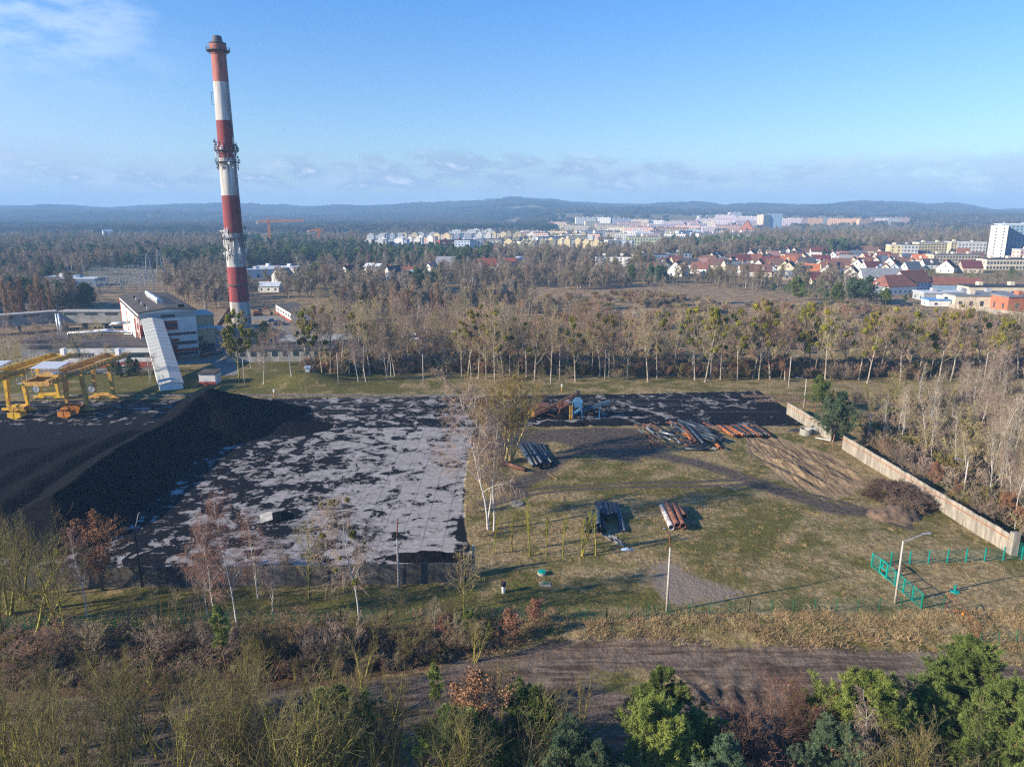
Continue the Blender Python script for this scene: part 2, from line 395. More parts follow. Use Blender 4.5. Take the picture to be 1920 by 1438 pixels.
mC = np.where((GX < -75), 0.80, mC); mC = np.where((GY < 92) & (GX < -30), np.minimum(mC, .54), mC); mC = np.where((GX < -45) & (GY > 152), 0.60, mC)
fld = smooth(225, 250, GY)*(1-smooth(480, 520, GY))          # rough field and forest floor beyond the yard
def addcol(me, nm, chans):
    at = me.attributes.new(nm, 'FLOAT_COLOR', 'POINT')
    at.data.foreach_set('color', np.stack([c.ravel() for c in chans], -1).astype(np.float32).ravel())

def ground_material():
    m_ = bpy.data.materials.new('ground'); m_.use_nodes = True; t = NT(m_.node_tree); bs = t.n['Principled BSDF']
    A = t.n.new('ShaderNodeAttribute'); A.attribute_name = 'ma'; B = t.n.new('ShaderNodeAttribute'); B.attribute_name = 'mb'
    C = t.n.new('ShaderNodeAttribute'); C.attribute_name = 'mc'
    sa = t.n.new('ShaderNodeSeparateColor'); t.put(sa.inputs[0], A.outputs[0]); sb = t.n.new('ShaderNodeSeparateColor'); t.put(sb.inputs[0], B.outputs[0])
    sc_ = t.n.new('ShaderNodeSeparateColor'); t.put(sc_.inputs[0], C.outputs[0])
    tr, sa_, so_, le = sa.outputs[0], sa.outputs[1], sa.outputs[2], A.outputs['Alpha']
    ya, cd, gr, gn = sb.outputs[0], sb.outputs[1], sb.outputs[2], B.outputs['Alpha']
    pl, fr = sc_.outputs[0], sc_.outputs[1]
    g = t.n.new('ShaderNodeNewGeometry').outputs[0]
    nL = t.noise(g, 0.045, 5, 0.6); nM = t.noise(g, 0.22, 6, 0.62); nS = t.noise(g, 1.3, 5, 0.65); nF = t.noise(g, 5.5, 4, 0.7)
    nW = t.noise(t.mapping(g, (1, .55, 1)), 0.8, 6, 0.68, 1.2)
    # grass
    dry = t.mix(t.ss(nF, .3, .7), (0.125, 0.090, 0.044), (0.31, 0.235, 0.115))
    dry = t.mix(t.ss(nS, .42, .66), dry, (0.375, 0.285, 0.15))
    grn = t.mix(t.ss(nF, .3, .7), (0.050, 0.050, 0.014), (0.165, 0.150, 0.042))
    gf = t.m('ADD', t.m('MULTIPLY', gn, 0.55), t.m('MULTIPLY', t.m('SUBTRACT', nM, .5), 2.2))
    gf = t.m('ADD', gf, t.m('MULTIPLY', t.m('SUBTRACT', nL, .5), 1.3))
    colr = t.mix(t.ss(gf, -0.22, 0.36), dry, grn)
    colr = t.mix(t.m('MULTIPLY', t.ss(nW, .48, .68), .55), colr, (0.085, 0.052, 0.032))
    # rough field and forest floor farther off
    ff = t.mix(t.ss(nM, .35, .65), (0.17, 0.115, 0.070), (0.36, 0.26, 0.155)); ff = t.mix(t.m('MULTIPLY', t.ss(nS, .4, .7), .6), ff, (0.12, 0.09, 0.045))
    colr = t.mix(fr, colr, ff)
    def lay(col_, mask, c2, k=0.8, lo=.42, hi=.58, nn=None):
        q = t.m('ADD', mask, t.m('MULTIPLY', t.m('SUBTRACT', nn or nS, .5), k))
        return t.mix(t.ss(q, lo, hi), col_, c2)
    lf = t.mix(t.ss(nF, .35, .7), (0.050, 0.030, 0.022), (0.200, 0.115, 0.068)); lf = t.mix(t.ss(nW, .5, .66), lf, (0.10, 0.075, 0.035))
    colr = lay(colr, le, lf, 1.0)
    trk = t.mix(t.ss(nS, .35, .65), (0.052, 0.043, 0.037), (0.125, 0.100, 0.078))
    colr = lay(colr, tr, trk, 1.1, .38, .72)
    snd = t.mix(t.ss(nW, .40, .62), (0.33, 0.235, 0.135), (0.21, 0.148, 0.090)); snd = t.mix(t.m('MULTIPLY', t.ss(nF, .5, .75), .4), snd, (0.08, 0.055, 0.04))
    colr = lay(colr, sa_, snd, 1.2)
    rn_ = t.noise(t.mapping(g, (1.6, .12, 1), rot=(0, 0, -.32)), 1.0, 5, .6, .4)
    snd = t.mix(t.m('MULTIPLY', t.ss(rn_, .5, .62), .75), snd, (0.10, 0.07, 0.05)); colr = lay(colr, sa_, snd, 1.2)
    gv = t.mix(t.ss(nF, .4, .7), (0.235, 0.19, 0.145), (0.15, 0.12, 0.092)); colr = lay(colr, gr, gv, 1.3)
    # dirt road: streaks along the driving direction
    st = t.noise(t.mapping(g, (.10, .9, 1), rot=(0, 0, .02)), 1.6, 7, 0.62, .7)
    rd = t.mix(t.ss(st, .35, .68), (0.070, 0.050, 0.036), (0.20, 0.150, 0.112)); rd = t.mix(t.m('MULTIPLY', t.ss(nM, .5, .68), .6), rd, (0.25, 0.195, 0.155))
    rd = t.mix(t.m('MULTIPLY', t.ss(nW, .55, .7), .6), rd, (0.05, 0.036, 0.03))
    colr = lay(colr, so_, rd, 0.8)
    plc = t.mix(nM, (0.14, 0.135, 0.13), (0.26, 0.25, 0.235)); colr = lay(colr, pl, plc, .3)
    # concrete slabs of the coal yard
    wv = t.n.new('ShaderNodeVectorMath'); wv.operation = 'ADD'; t.put(wv.inputs[0], g)
    cw = t.n.new('ShaderNodeCombineXYZ'); t.put(cw.inputs[0], t.m('MULTIPLY', t.m('SUBTRACT', nS, .5), .22)); t.put(cw.inputs[1], t.m('MULTIPLY', t.m('SUBTRACT', nM, .5), .5)); t.put(wv.inputs[1], cw.outputs[0])
    vv = t.mapping(wv.outputs[0], loc=(0.6, 0.2, 0))
    sep = t.n.new('ShaderNodeSeparateXYZ'); t.put(sep.inputs[0], vv)
    def joint(s_, per, wd):
        fx = t.m('ABSOLUTE', t.m('SUBTRACT', t.m('FRACT', t.m('DIVIDE', s_, per)), 0.5))
        return t.ss(fx, 0.5-wd/per, 0.5-wd/per*0.35)
    jx = joint(sep.outputs[0], 3.0, .085)
    row = t.m('FLOOR', t.m('DIVIDE', sep.outputs[0], 3.0))
    off = t.m('MULTIPLY', t.m('FRACT', t.m('MULTIPLY', row, 0.377)), 6.0)
    jy = joint(t.m('ADD', sep.outputs[1], off), 3.0, .085)
    jn = t.m('MAXIMUM', jx, jy)
    cell = t.n.new('ShaderNodeCombineXYZ'); t.put(cell.inputs[0], row); t.put(cell.inputs[1], t.m('FLOOR', t.m('DIVIDE', t.m('ADD', sep.outputs[1], off), 3.0)))
    wn = t.n.new('ShaderNodeTexWhiteNoise'); t.put(wn.inputs[0], cell.outputs[0])
    con = t.mix(t.ss(nS, .3, .75), (0.21, 0.195, 0.185), (0.345, 0.325, 0.315))
    con = t.mix(t.m('MULTIPLY', wn.outputs[0], .35), con, (0.37, 0.35, 0.34))
    con = t.mix(t.m('MULTIPLY', t.ss(nF, .55, .75), .5), con, (0.17, 0.15, 0.14))
    con = t.mix(t.m('MULTIPLY', t.m('MULTIPLY', jn, t.ss(nS, .32, .62)), .85), con, (0.035, 0.034, 0.036))
    coal = t.mix(t.ss(nF, .3, .75), (0.005, 0.006, 0.009), (0.015, 0.017, 0.022))
    n6 = t.noise(g, 0.30, 8, 0.62, 0.9); n7 = t.noise(g, 1.1, 5, 0.6, 0.8)
    cf = t.m('ADD', t.m('ADD', n6, t.m('MULTIPLY', t.m('SUBTRACT', n7, .5), .35)), t.m('MULTIPLY', t.m('SUBTRACT', cd, .5), .75))
    cf = t.m('ADD', cf, t.m('MULTIPLY', t.m('SUBTRACT', wn.outputs[0], .5), .10))
    con = t.mix(t.m('MULTIPLY', t.ss(t.m('ADD', cf, .09), .475, .60), .55), con, (0.07, 0.065, 0.066))
    sw = t.noise(t.mapping(g, (.25, 1.1, 1), rot=(0, 0, .35)), 0.5, 5, .6, .5)
    cf = t.m('ADD', cf, t.m('MULTIPLY', t.m('SUBTRACT', sw, .5), .22))
    cov = t.ss(cf, .480, .520)
    yc = t.mix(cov, con, coal)
    # rails and their dark grooves run across the far edge
    colr = lay(colr, ya, yc, 0.35, .46, .54, nM)
    t.put(bs.inputs['Base Color'], colr); bs.inputs['Roughness'].default_value = 0.95; bs.inputs['Specular IOR Level'].default_value = 0.05
    yin = t.ss(ya, .45, .55)
    hgt = t.m('ADD', t.m('MULTIPLY', t.m('ADD', t.m('MULTIPLY', nF, .09), t.m('MULTIPLY', nS, .30)), t.m('SUBTRACT', 1.0, t.m('MULTIPLY', yin, .93))), t.m('MULTIPLY', t.m('MULTIPLY', cov, yin), .05))
    hgt = t.m('SUBTRACT', hgt, t.m('MULTIPLY', t.m('MULTIPLY', so_, st), .10)); hgt = t.m('SUBTRACT', hgt, t.m('MULTIPLY', t.m('MULTIPLY', t.ss(sa_, .5, .8), t.ss(rn_, .45, .62)), .25))
    bp = t.n.new('ShaderNodeBump'); bp.inputs['Strength'].default_value = 1.0; bp.inputs['Distance'].default_value = 1.0
    t.put(bp.inputs['Height'], hgt); t.l.new(bp.outputs[0], bs.inputs['Normal'])
    return m_
GM = ground_material()
ny, nx = GX.shape
idx = np.arange(nx*ny).reshape(ny, nx)
quad = np.stack([idx[:-1, :-1], idx[:-1, 1:], idx[1:, 1:], idx[1:, :-1]], -1).reshape(-1, 4)
def fc(a): return ((a[:-1, :-1]+a[1:, 1:]+a[:-1, 1:]+a[1:, :-1])/4).ravel()
fy = fc(GY)
reg = np.zeros(len(quad), int)
reg[fc(mR) > .5] = 1; reg[(fc(mT) > .5) & (reg == 0)] = 2; reg[fc(mS) > .5] = 3; reg[fc(mY) > .5] = 4; reg[fy > 2350] = 5; reg[(fc(mP) > .5)] = 6
allc = [(mT, mS, mR, mL), (mY, mC, mV, mG), (mP, fld, fld*0, fld*0)]
for k, nm in enumerate(('ground', 'dirt_road', 'dirt_track', 'sand_ground', 'yard_pavement', 'hills', 'road')):
    q = quad[reg == k]
    if not len(q): continue
    use, inv = np.unique(q, return_inverse=True)
    V = np.stack([GX.ravel()[use], GY.ravel()[use], GZ.ravel()[use]], -1)
    me = mesh_np(nm, V, Q=inv.reshape(-1, 4), mats=(GM,), smooth_=True)
    for an, ch in zip(('ma', 'mb', 'mc'), allc): addcol(me, an, [c.ravel()[use] for c in ch])
    tag(ob(nm, me), kind='structure')

# ------------------------------------------------------------------ coal heap
hx = np.arange(-150, -36, 0.5); hy = np.arange(78, 166, 0.5)
HX, HY = np.meshgrid(hx, hy)
xc = np.interp(HY, [80, 92.5, 104, 115, 130, 148, 160], [-64.0, -65.3, -66.2, -67.4, -67.2, -64.5, -62.0]) + 0.7*fbm(HX*0+3, HY/6, 71, 3)
Hc = np.interp(HY, [80, 92, 98, 115, 128, 138, 143, 149, 160], [5.0, 5.2, 5.6, 5.9, 5.6, 5.8, 7.6, 8.6, 8.4])
d = HX-xc
gul = fbm(HY/2.2, HX/9, 73, 4)
right = Hc - np.maximum(d, 0)*0.70*(1-0.012*np.maximum(d, 0)) + 0.25*gul
left = Hc - np.maximum(-d, 0)*0.42
trough = (Hc-2.3) + 0.35*np.sin(-d*0.9)*np.exp(-(-d-6).clip(0)/18)
left = np.where(-d > 5.4, np.maximum(trough*np.clip(1-(-d-9)/95, 0, 1), 0), left)
h = np.where(d > 0, right, left)
bl = 151 + np.where(HX < -64, (HX+64)*0.74, 0) + 1.2*fbm(HX/5, HY*0, 75, 3)
h = np.minimum(h, (bl-HY)*0.55 + Hc)
h = np.minimum(h, np.where(d < -5, (bl-HY)*0.5, 99))
fr_ = 89.5 + 1.6*fbm(HX/6, HY*0+1, 76, 3) + np.where(d > 3, (d-3)*0.7, 0)
h = np.minimum(h, (HY-fr_)*0.66)
cone = 8.9 - np.hypot(HX+64.0, HY-147.5)*0.66
tail = 1.5*(1-np.hypot((HX+50)/11.5, (HY-150)/6.5))
h = np.maximum(np.maximum(h, cone), tail)
h = h + (0.30*fbm(HX/3.2, HY/3.2, 77, 5) - 0.35*np.abs(fbm(HY/1.9, HX/7, 79, 3))*(d > 0))*np.clip(h, 0, 1) + 0.10*np.abs(fbm((HX+HY*0.28)/1.1, HY/14, 78, 2))*(d < -6)
h = np.maximum(h, -0.08)
me_i = np.arange(h.size).reshape(h.shape)
q = np.stack([me_i[:-1, :-1], me_i[:-1, 1:], me_i[1:, 1:], me_i[1:, :-1]], -1).reshape(-1, 4)
keep = (np.maximum.reduce([h[:-1, :-1], h[:-1, 1:], h[1:, 1:], h[1:, :-1]]).ravel() > 0.0)
q = q[keep]; use, inv = np.unique(q, return_inverse=True)
CM = mat('coal', (0.009, 0.010, 0.013), 1.0, c2=(0.0045, 0.005, 0.006), sc=2.2, bump=0.18, spec=0.04, det=10, lo=.3, hi=.7)
heap = ob('coal_heap', mesh_np('coal_heap', np.stack([HX.ravel()[use], HY.ravel()[use], h.ravel()[use]], -1), Q=inv.reshape(-1, 4), mats=(CM,), smooth_=True))
tag(heap, 'huge black heap of coal with a long crest on the concrete yard', 'coal heap')
def lumps(name, cx, cy, rx, ry, hh, m_, label, cat, seed, st=0.35, rough=0.5):
    ax = np.arange(-rx*1.15, rx*1.15+st, st); ay = np.arange(-ry*1.15, ry*1.15+st, st)
    X_, Y_ = np.meshgrid(ax, ay); hh_ = hh*(1-(X_/rx)**2-(Y_/ry)**2) + hh*rough*fbm(X_/1.1+cx, Y_/1.1+cy, seed, 4)
    hh_ = np.minimum(hh_, hh*1.1); i_ = np.arange(X_.size).reshape(X_.shape)
    q_ = np.stack([i_[:-1, :-1], i_[:-1, 1:], i_[1:, 1:], i_[1:, :-1]], -1).reshape(-1, 4)
    kp = np.maximum.reduce([hh_[:-1, :-1], hh_[:-1, 1:], hh_[1:, 1:], hh_[1:, :-1]]).ravel() > 0
    q_ = q_[kp]; us, iv = np.unique(q_, return_inverse=True)
    o = ob(name, mesh_np(name, np.stack([X_.ravel()[us], Y_.ravel()[us], np.maximum(hh_, -0.15).ravel()[us]], -1), Q=iv.reshape(-1, 4), mats=(m_,), smooth_=True), loc=(cx, cy, tz(cx, cy)))
    return tag(o, label, cat)
cx_, cy_ = P(800, 1046); lumps('coal_heap', cx_, cy_, 5.5, 1.6, 0.8, CM, 'low ridge of coal dust swept against the inside of the yard wall', 'coal heap', 81)
cx_, cy_ = P(522, 970); lumps('coal_heap', cx_, cy_, 1.9, 2.2, .7, CM, 'small loose coal pile beside a tilted slab in the middle of the yard', 'coal heap', 83)
SOIL = mat('spoil', (0.17, 0.115, 0.075), 0.95, c2=(0.09, 0.06, 0.042), sc=1.5, bump=0.1)
cx_, cy_ = P(1675, 968); lumps('soil_heap', cx_, cy_, 4.2, 2.6, 1.5, SOIL, 'brown soil heap at the foot of the brushwood pile by the wall', 'soil heap', 85)
cx_, cy_ = P(1080, 797); lumps('coal_heap', cx_, cy_, 2.4, 1.0, 0.7, CM, 'small dark coal spill under the blue screening machine', 'coal heap', 87)
sp = P(500, 975); o = MB().box(-.9, .9, -1.0, 1.0, 0, .2).build('concrete_slab', M['concrete'], loc=(sp[0], sp[1], .35)); o.rotation_euler = (R(18), R(-12), .3)
tag(o, 'tilted pale concrete slab lifted out of the yard beside a coal pile', 'slab')

# ------------------------------------------------------------------ vegetation prototypes
def norm(a): return a/np.maximum(np.linalg.norm(a, axis=-1, keepdims=True), 1e-9)
def lines_(rng, p, dd, L, k, up, nz):
    pts = [p]; 
    for i in range(k):
        dd = norm(dd + nz*rng.normal(size=dd.shape) + np.array([0, 0, up/k])); p = p + dd*(L/k)[:, None]; pts.append(p)
    return np.stack(pts, 1)
def tubes(pts, rad, sides):
    N, K, _ = pts.shape
    dd = norm(np.gradient(pts, axis=1)); ref = np.where(np.abs(dd[..., 2:3]) > 0.9, np.array([1., 0, 0]), np.array([0, 0, 1.]))
    u = norm(np.cross(dd, ref)); v = np.cross(dd, u)
    a = 2*np.pi*np.arange(sides)/sides
    V = pts[:, :, None, :] + rad[:, :, None, None]*(u[:, :, None, :]*np.cos(a)[None, None, :, None] + v[:, :, None, :]*np.sin(a)[None, None, :, None])
    i = np.arange(N*K*sides).reshape(N, K, sides); j = np.roll(i, -1, axis=2)
    Q = np.stack([i[:, :-1], j[:, :-1], j[:, 1:], i[:, 1:]], -1).reshape(-1, 4)
    return V.reshape(-1, 3), Q
def spawn(rng, pts, L, n, t0, t1, ang, ratio, jit=.25, shape=None):
    N, K, _ = pts.shape
    t = t0+(t1-t0)*((np.arange(n)[None, :]+rng.random((N, n)))/n)
    f = t*(K-1); i = np.clip(f.astype(int), 0, K-2); fr = (f-i)[..., None]
    ar = np.arange(N)[:, None]
    p = pts[ar, i]*(1-fr)+pts[ar, i+1]*fr; dd = norm(pts[ar, i+1]-pts[ar, i])
    rv = rng.normal(size=dd.shape); pr = norm(rv-(rv*dd).sum(-1, keepdims=True)*dd)
    an = np.radians(ang)*(1+jit*rng.normal(size=(N, n)))[..., None]
    nd = dd*np.cos(an)+pr*np.sin(an)
    l = L[:, None]*ratio*(1+jit*rng.normal(size=(N, n))).clip(.4, 1.7)*(shape(t) if shape else (1.15-0.5*t))
    return p.reshape(-1, 3), nd.reshape(-1, 3), l.ravel(), t.ravel()
def cat_(parts):
    V = []; Q = []; b = 0
    for v, q_ in parts: V.append(v); Q.append(q_+b); b += len(v)
    return np.concatenate(V), np.concatenate(Q)
def leaves(rng, c, size, n=None, asp=1.0):
    N = len(c); a = norm(rng.normal(size=(N, 3))); b = norm(np.cross(a, rng.normal(size=(N, 3))))
    s_ = size*(0.6+0.8*rng.random((N, 1)))
    V = np.stack([c-a*s_*asp, c+b*s_*.5, c+a*s_*asp, c-b*s_*.5], 1).reshape(-1, 3)
    return V, np.arange(4*N).reshape(N, 4)
class Proto: pass
def bare(seed, h=14, stems=1, r0=.16, lean=.05, bend=.10, L1=(14, .30, .95, 45, .42, .5), L2=(6, 55, .45, .2), L3=(5, 50, .5, 0), L4=None, up=.4, twig=.022, mtrunk='bark', mtwig='twig', leaf=None, clump=0, sway=.12):
    rng = np.random.default_rng(seed); pr = Proto()
    p0 = np.zeros((stems, 3)); 
    if stems > 1: p0[:, :2] = rng.normal(size=(stems, 2))*.25
    d0 = norm(np.concatenate([rng.normal(size=(stems, 2))*(lean+(.22 if stems > 1 else 0)), np.ones((stems, 1))], 1))
    L = h*(1-.2*rng.random(stems)*(stems > 1)); T = lines_(rng, p0, d0, L, 9, .25, bend*.35)
    tt = np.linspace(0, 1, 10); rad0 = r0*(1-.88*tt)[None, :]*np.ones((stems, 1)); rad0[:, 0] *= 1.25
    n, a0, a1, ang, ratio, shp = L1
    p, dd, l, t = spawn(rng, T, L, n, a0, a1, ang, ratio, .22, shape=lambda t_: (1.1-t_)**shp*1.15)
    B1 = lines_(rng, p, dd, l, 5, up, sway); r1 = np.interp(t, tt, (1-.88*tt))*r0*.5
    k = np.linspace(1, .18, 6)[None, :]; R1 = np.clip(r1[:, None]*k, twig*.8, None)
    n2, a2, ra2, u2 = L2
    p, dd, l2, t2 = spawn(rng, B1, l, n2, .2, 1.0, a2, ra2)
    B2 = lines_(rng, p, dd, l2, 3, u2, sway*1.3); R2 = np.linspace(1, .4, 4)[None, :]*np.clip(r1.repeat(n2)*.45, twig, None)[:, None]
    n3, a3, ra3, u3 = L3
    p, dd, l3, t3 = spawn(rng, B2, l2, n3, .15, 1.0, a3, ra3)
    B3 = lines_(rng, p, dd, l3, 2, u3, sway*1.4); R3 = np.linspace(1, .5, 3)[None, :]*np.full((len(l3), 1), twig)
    tw = [tubes(B2, R2, 3), tubes(B3, R3, 3)]
    if L4:
        n4, a4, ra4, u4 = L4; p, dd, l4, _ = spawn(rng, B3, l3, n4, .1, 1, a4, ra4)
        B4 = lines_(rng, p, dd, l4, 2, u4, sway); tw.append(tubes(B4, np.linspace(1, .5, 3)[None, :]*np.full((len(l4), 1), twig*.75), 3))
    V, Q = cat_([tubes(T, rad0, 7), tubes(B1, R1, 4)])
    pr.trunk = mesh_np('trunk', V, Q=Q, mats=(M[mtrunk],), smooth_=True)
    V, Q = cat_(tw); pr.crown = mesh_np('crown', V, Q=Q, mats=(M[mtwig],))
    pr.tips = B2[:, 1]; pr.extra = []
    if leaf:
        mk, num, size = leaf; c = B3.reshape(-1, 3)[rng.integers(0, B3.shape[0]*3, num)] + rng.normal(size=(num, 3))*.12
        V, Q = leaves(rng, c, size); pr.extra.append(('leaves', mesh_np('leaves', V, Q=Q, mats=(M[mk],))))
    pr.h = h; return pr
def pine(seed, h=12, crown=.75, wid=.30, n1=34, tuft=9, dens=7, mk='needle', needle=.22, r0=.16, shp=.7, ang=72):
    rng = np.random.default_rng(seed); pr = Proto()
    T = lines_(rng, np.zeros((1, 3)), np.array([[.02, .02, 1.]]), np.array([h]), 9, .3, .03); tt = np.linspace(0, 1, 10)
    rad = (r0*(1-.9*tt))[None, :]
    p, dd, l, t = spawn(rng, T, np.array([h]), n1, 1-crown, .99, ang, wid, .25, shape=lambda t_: (1.06-t_)**shp*1.3*(.55+.45*np.minimum(1, (t_-(1-crown))/.18)))
    B1 = lines_(rng, p, dd, l, 4, .35, .10); R1 = np.linspace(.045, .015, 5)[None, :]*np.ones((len(l), 1))*h/12
    p, dd, l2, _ = spawn(rng, B1, l, dens, .25, 1.0, 50, .38); B2 = lines_(rng, p, dd, l2, 2, .25, .15)
    p, dd, l3, _ = spawn(rng, B2, l2, 4, .2, 1.0, 45, .55); B3 = lines_(rng, p, dd, l3, 2, .3, .15)
    V, Q = cat_([tubes(T, rad, 7), tubes(B1, R1, 4), tubes(B2, np.full((len(l2), 3), .015), 3)])
    pr.trunk = mesh_np('trunk', V, Q=Q, mats=(M['pinebark'],), smooth_=True)
    c = np.concatenate([B3[:, 1], B3[:, 2], B2[:, 2], T[0, -1:, :]]); N = len(c)
    ax = norm(np.concatenate([B3[:, 2]-B3[:, 1], B3[:, 2]-B3[:, 1], B2[:, 2]-B2[:, 1], np.array([[0, 0, 1.]])]))
    base = np.repeat(c, tuft, 0); ax = np.repeat(ax, tuft, 0)
    dd = norm(ax*.7+rng.normal(size=base.shape)*.6+np.array([0, 0, .25])); s_ = needle*(.6+.8*rng.random((len(base), 1)))
    sd_ = norm(np.cross(dd, rng.normal(size=dd.shape)))*s_*.10; base = base + rng.normal(size=base.shape)*needle*.25
    V = np.stack([base-sd_, base+sd_, base+dd*s_], 1).reshape(-1, 3)
    pr.crown = mesh_np('crown', V, T=np.arange(len(V)).reshape(-1, 3), mats=(M[mk],)); pr.extra = []; pr.h = h; pr.tips = B2[:, 1]
    return pr
def veg(k, c, c2, rnd=.25, sc=1.2, stretch=(1, 1, 1), lo=.35, hi=.65):
    M[k] = mat(k, c, .92, sc=sc, c2=c2, rnd=rnd, spec=.12, stretch=stretch, lo=lo, hi=hi)
veg('bark', (0.20, 0.16, 0.115), (0.10, 0.08, 0.06)); veg('birch', (0.52, 0.49, 0.45), (0.10, 0.09, 0.08), .08, 3.5, (1, 1, 2.5), .30, .42)
veg('mossbark', (0.36, 0.33, 0.065), (0.10, 0.075, 0.042), .2, 1.5); veg('palebark', (0.42, 0.37, 0.30), (0.19, 0.15, 0.11), .15, 2.0, (1, 1, .6))
veg('redbark', (0.30, 0.17, 0.11), (0.15, 0.09, 0.06), .15); veg('pinebark', (0.30, 0.155, 0.085), (0.13, 0.08, 0.055), .1)
veg('twig', (0.42, 0.345, 0.19), (0.26, 0.21, 0.115), .22); veg('twigpurple', (0.34, 0.255, 0.195), (0.21, 0.155, 0.12), .2); veg('twiglight', (0.43, 0.345, 0.225), (0.27, 0.21, 0.14), .15)
veg('twiggold', (0.28, 0.21, 0.085), (0.165, 0.125, 0.055), .15); veg('twigolive', (0.235, 0.205, 0.070), (0.135, 0.11, 0.045), .25); veg('twigpale', (0.25, 0.205, 0.155), (0.15, 0.12, 0.092), .2)
veg('twigred', (0.36, 0.225, 0.14), (0.22, 0.14, 0.09), .2); veg('needle', (0.18, 0.235, 0.06), (0.09, 0.13, 0.035), .2, .9); veg('needlelight', (0.24, 0.28, 0.065), (0.125, 0.165, 0.040), .15, .9)
veg('needleblue', (0.125, 0.18, 0.095), (0.06, 0.095, 0.055), .2, .9); veg('oakleaf', (0.31, 0.150, 0.080), (0.17, 0.085, 0.050), .2); veg('pinkleaf', (0.37, 0.17, 0.11), (0.22, 0.10, 0.065), .2)
veg('mistle', (0.31, 0.28, 0.035), (0.14, 0.135, 0.020), .3, 2.0); veg('grassdry', (0.44, 0.325, 0.17), (0.26, 0.18, 0.09), .3); veg('grassgreen', (0.115, 0.125, 0.035), (0.07, 0.075, 0.025), .3); veg('blossom', (0.55, 0.52, 0.50), (0.30, 0.26, 0.24), .1)

veg('goldbark', (0.42, 0.33, 0.12), (0.22, 0.165, 0.075), .1); veg('twigshade', (0.235, 0.195, 0.085), (0.13, 0.11, 0.05), .2); veg('deadwood', (0.17, 0.115, 0.085), (0.09, 0.062, 0.05), .2); veg('twigrust', (0.30, 0.175, 0.125), (0.18, 0.105, 0.08), .15); veg('thorntwig', (0.20, 0.115, 0.08), (0.11, 0.065, 0.05), .2); veg('mossgreen', (0.30, 0.285, 0.04), (0.13, 0.115, 0.03))
PR = {}
def protos(k, n, f): PR[k] = [f(i) for i in range(n)]
protos('birch', 4, lambda i: bare(100+i, 15, r0=.105, L1=(24, .26, .97, 38, .30, .6), L2=(8, 40, .45, -.3), L3=(6, 40, .55, -.8), L4=(2, 30, .7, -.9), up=.3, twig=.016, mtrunk='birch', mtwig='twigpurple', bend=.12))
protos('birchpale', 4, lambda i: bare(120+i, 13, r0=.085, L1=(17, .30, .97, 30, .26, .6), L2=(6, 38, .45, .1), L3=(4, 40, .55, 0), up=.5, twig=.014, mtrunk='birch', mtwig='twiglight', bend=.14))
protos('birchred', 3, lambda i: bare(130+i, 15, r0=.11, L1=(26, .24, .97, 40, .30, .6), L2=(9, 42, .5, -.6), L3=(7, 40, .6, -1.2), up=.3, twig=.016, mtrunk='birch', mtwig='twigrust', bend=.12))
protos('weepgold', 2, lambda i: bare(140+i, 11, r0=.13, L1=(20, .35, .97, 50, .30, .6), L2=(8, 50, .5, -1.2), L3=(7, 40, .8, -2.5), up=.1, twig=.022, mtrunk='birch', mtwig='twiggold', lean=.12))
protos('poplar', 6, lambda i: bare(200+i, 17, r0=.20, L1=(20, .28, .96, 44, .36, .5), L2=(7, 42, .45, .5), L3=(4, 42, .5, .4), up=.8, twig=.026, mtrunk='palebark', mtwig='twig', bend=.10))
protos('poplarred', 3, lambda i: bare(230+i, 17, r0=.2, L1=(20, .28, .96, 44, .36, .5), L2=(7, 42, .45, .5), L3=(4, 42, .5, .4), up=.8, twig=.026, mtrunk='palebark', mtwig='twigred', bend=.10))
protos('moss', 6, lambda i: bare(300+i, 10, stems=2+i % 3, r0=.13, L1=(10, .22, .97, 30, .36, .45), L2=(6, 38, .50, .4), L3=(3, 40, .55, .2), up=.8, twig=.011, mtrunk='mossbark', mtwig='twigshade', bend=.16, lean=.10))
protos('mossgrey', 4, lambda i: bare(330+i, 9, stems=2+i % 3, r0=.09, L1=(10, .22, .97, 34, .36, .45), L2=(6, 38, .48, .4), L3=(3, 40, .55, .2), up=.7, twig=.011, mtrunk='bark', mtwig='twigshade', bend=.16))
protos('thorn', 3, lambda i: bare(350+i, 6, stems=5, r0=.06, lean=.25, L1=(11, .1, .97, 40, .42, .4), L2=(7, 45, .5, .3), L3=(6, 45, .55, .1), L4=(2, 40, .6, 0), up=.5, twig=.012, mtrunk='redbark', mtwig='thorntwig', bend=.2, leaf=('oakleaf', 90, .07)))
protos('bush', 5, lambda i: bare(380+i, 3.2, stems=6, r0=.035, lean=.3, L1=(8, .05, .97, 35, .45, .3), L2=(5, 40, .5, .3), L3=(4, 40, .55, .1), up=.6, twig=.013, mtrunk='bark', mtwig=('twig', 'twigolive', 'twigpale', 'twigred', 'twigpurple')[i], bend=.2))
protos('oak', 3, lambda i: bare(400+i, 8, r0=.12, L1=(18, .2, .97, 50, .36, .35), L2=(6, 48, .48, .3), L3=(5, 45, .5, .2), up=.4, twig=.018, mtrunk='bark', mtwig='twigred', leaf=('oakleaf', 7500, .085)))
protos('pinkoak', 3, lambda i: bare(420+i, 3.0, r0=.04, L1=(16, .08, .97, 45, .40, .6), L2=(5, 45, .5, .3), L3=(4, 45, .5, .2), up=.5, twig=.012, mtrunk='bark', mtwig='twigred', leaf=('pinkleaf', 2200, .065)))
protos('bank', 2, lambda i: bare(440+i, 12, r0=.15, L1=(18, .25, .97, 50, .34, .4), L2=(7, 48, .5, .4), L3=(6, 45, .5, .2), up=.6, twig=.022, mtrunk='mossbark', mtwig='twig'))
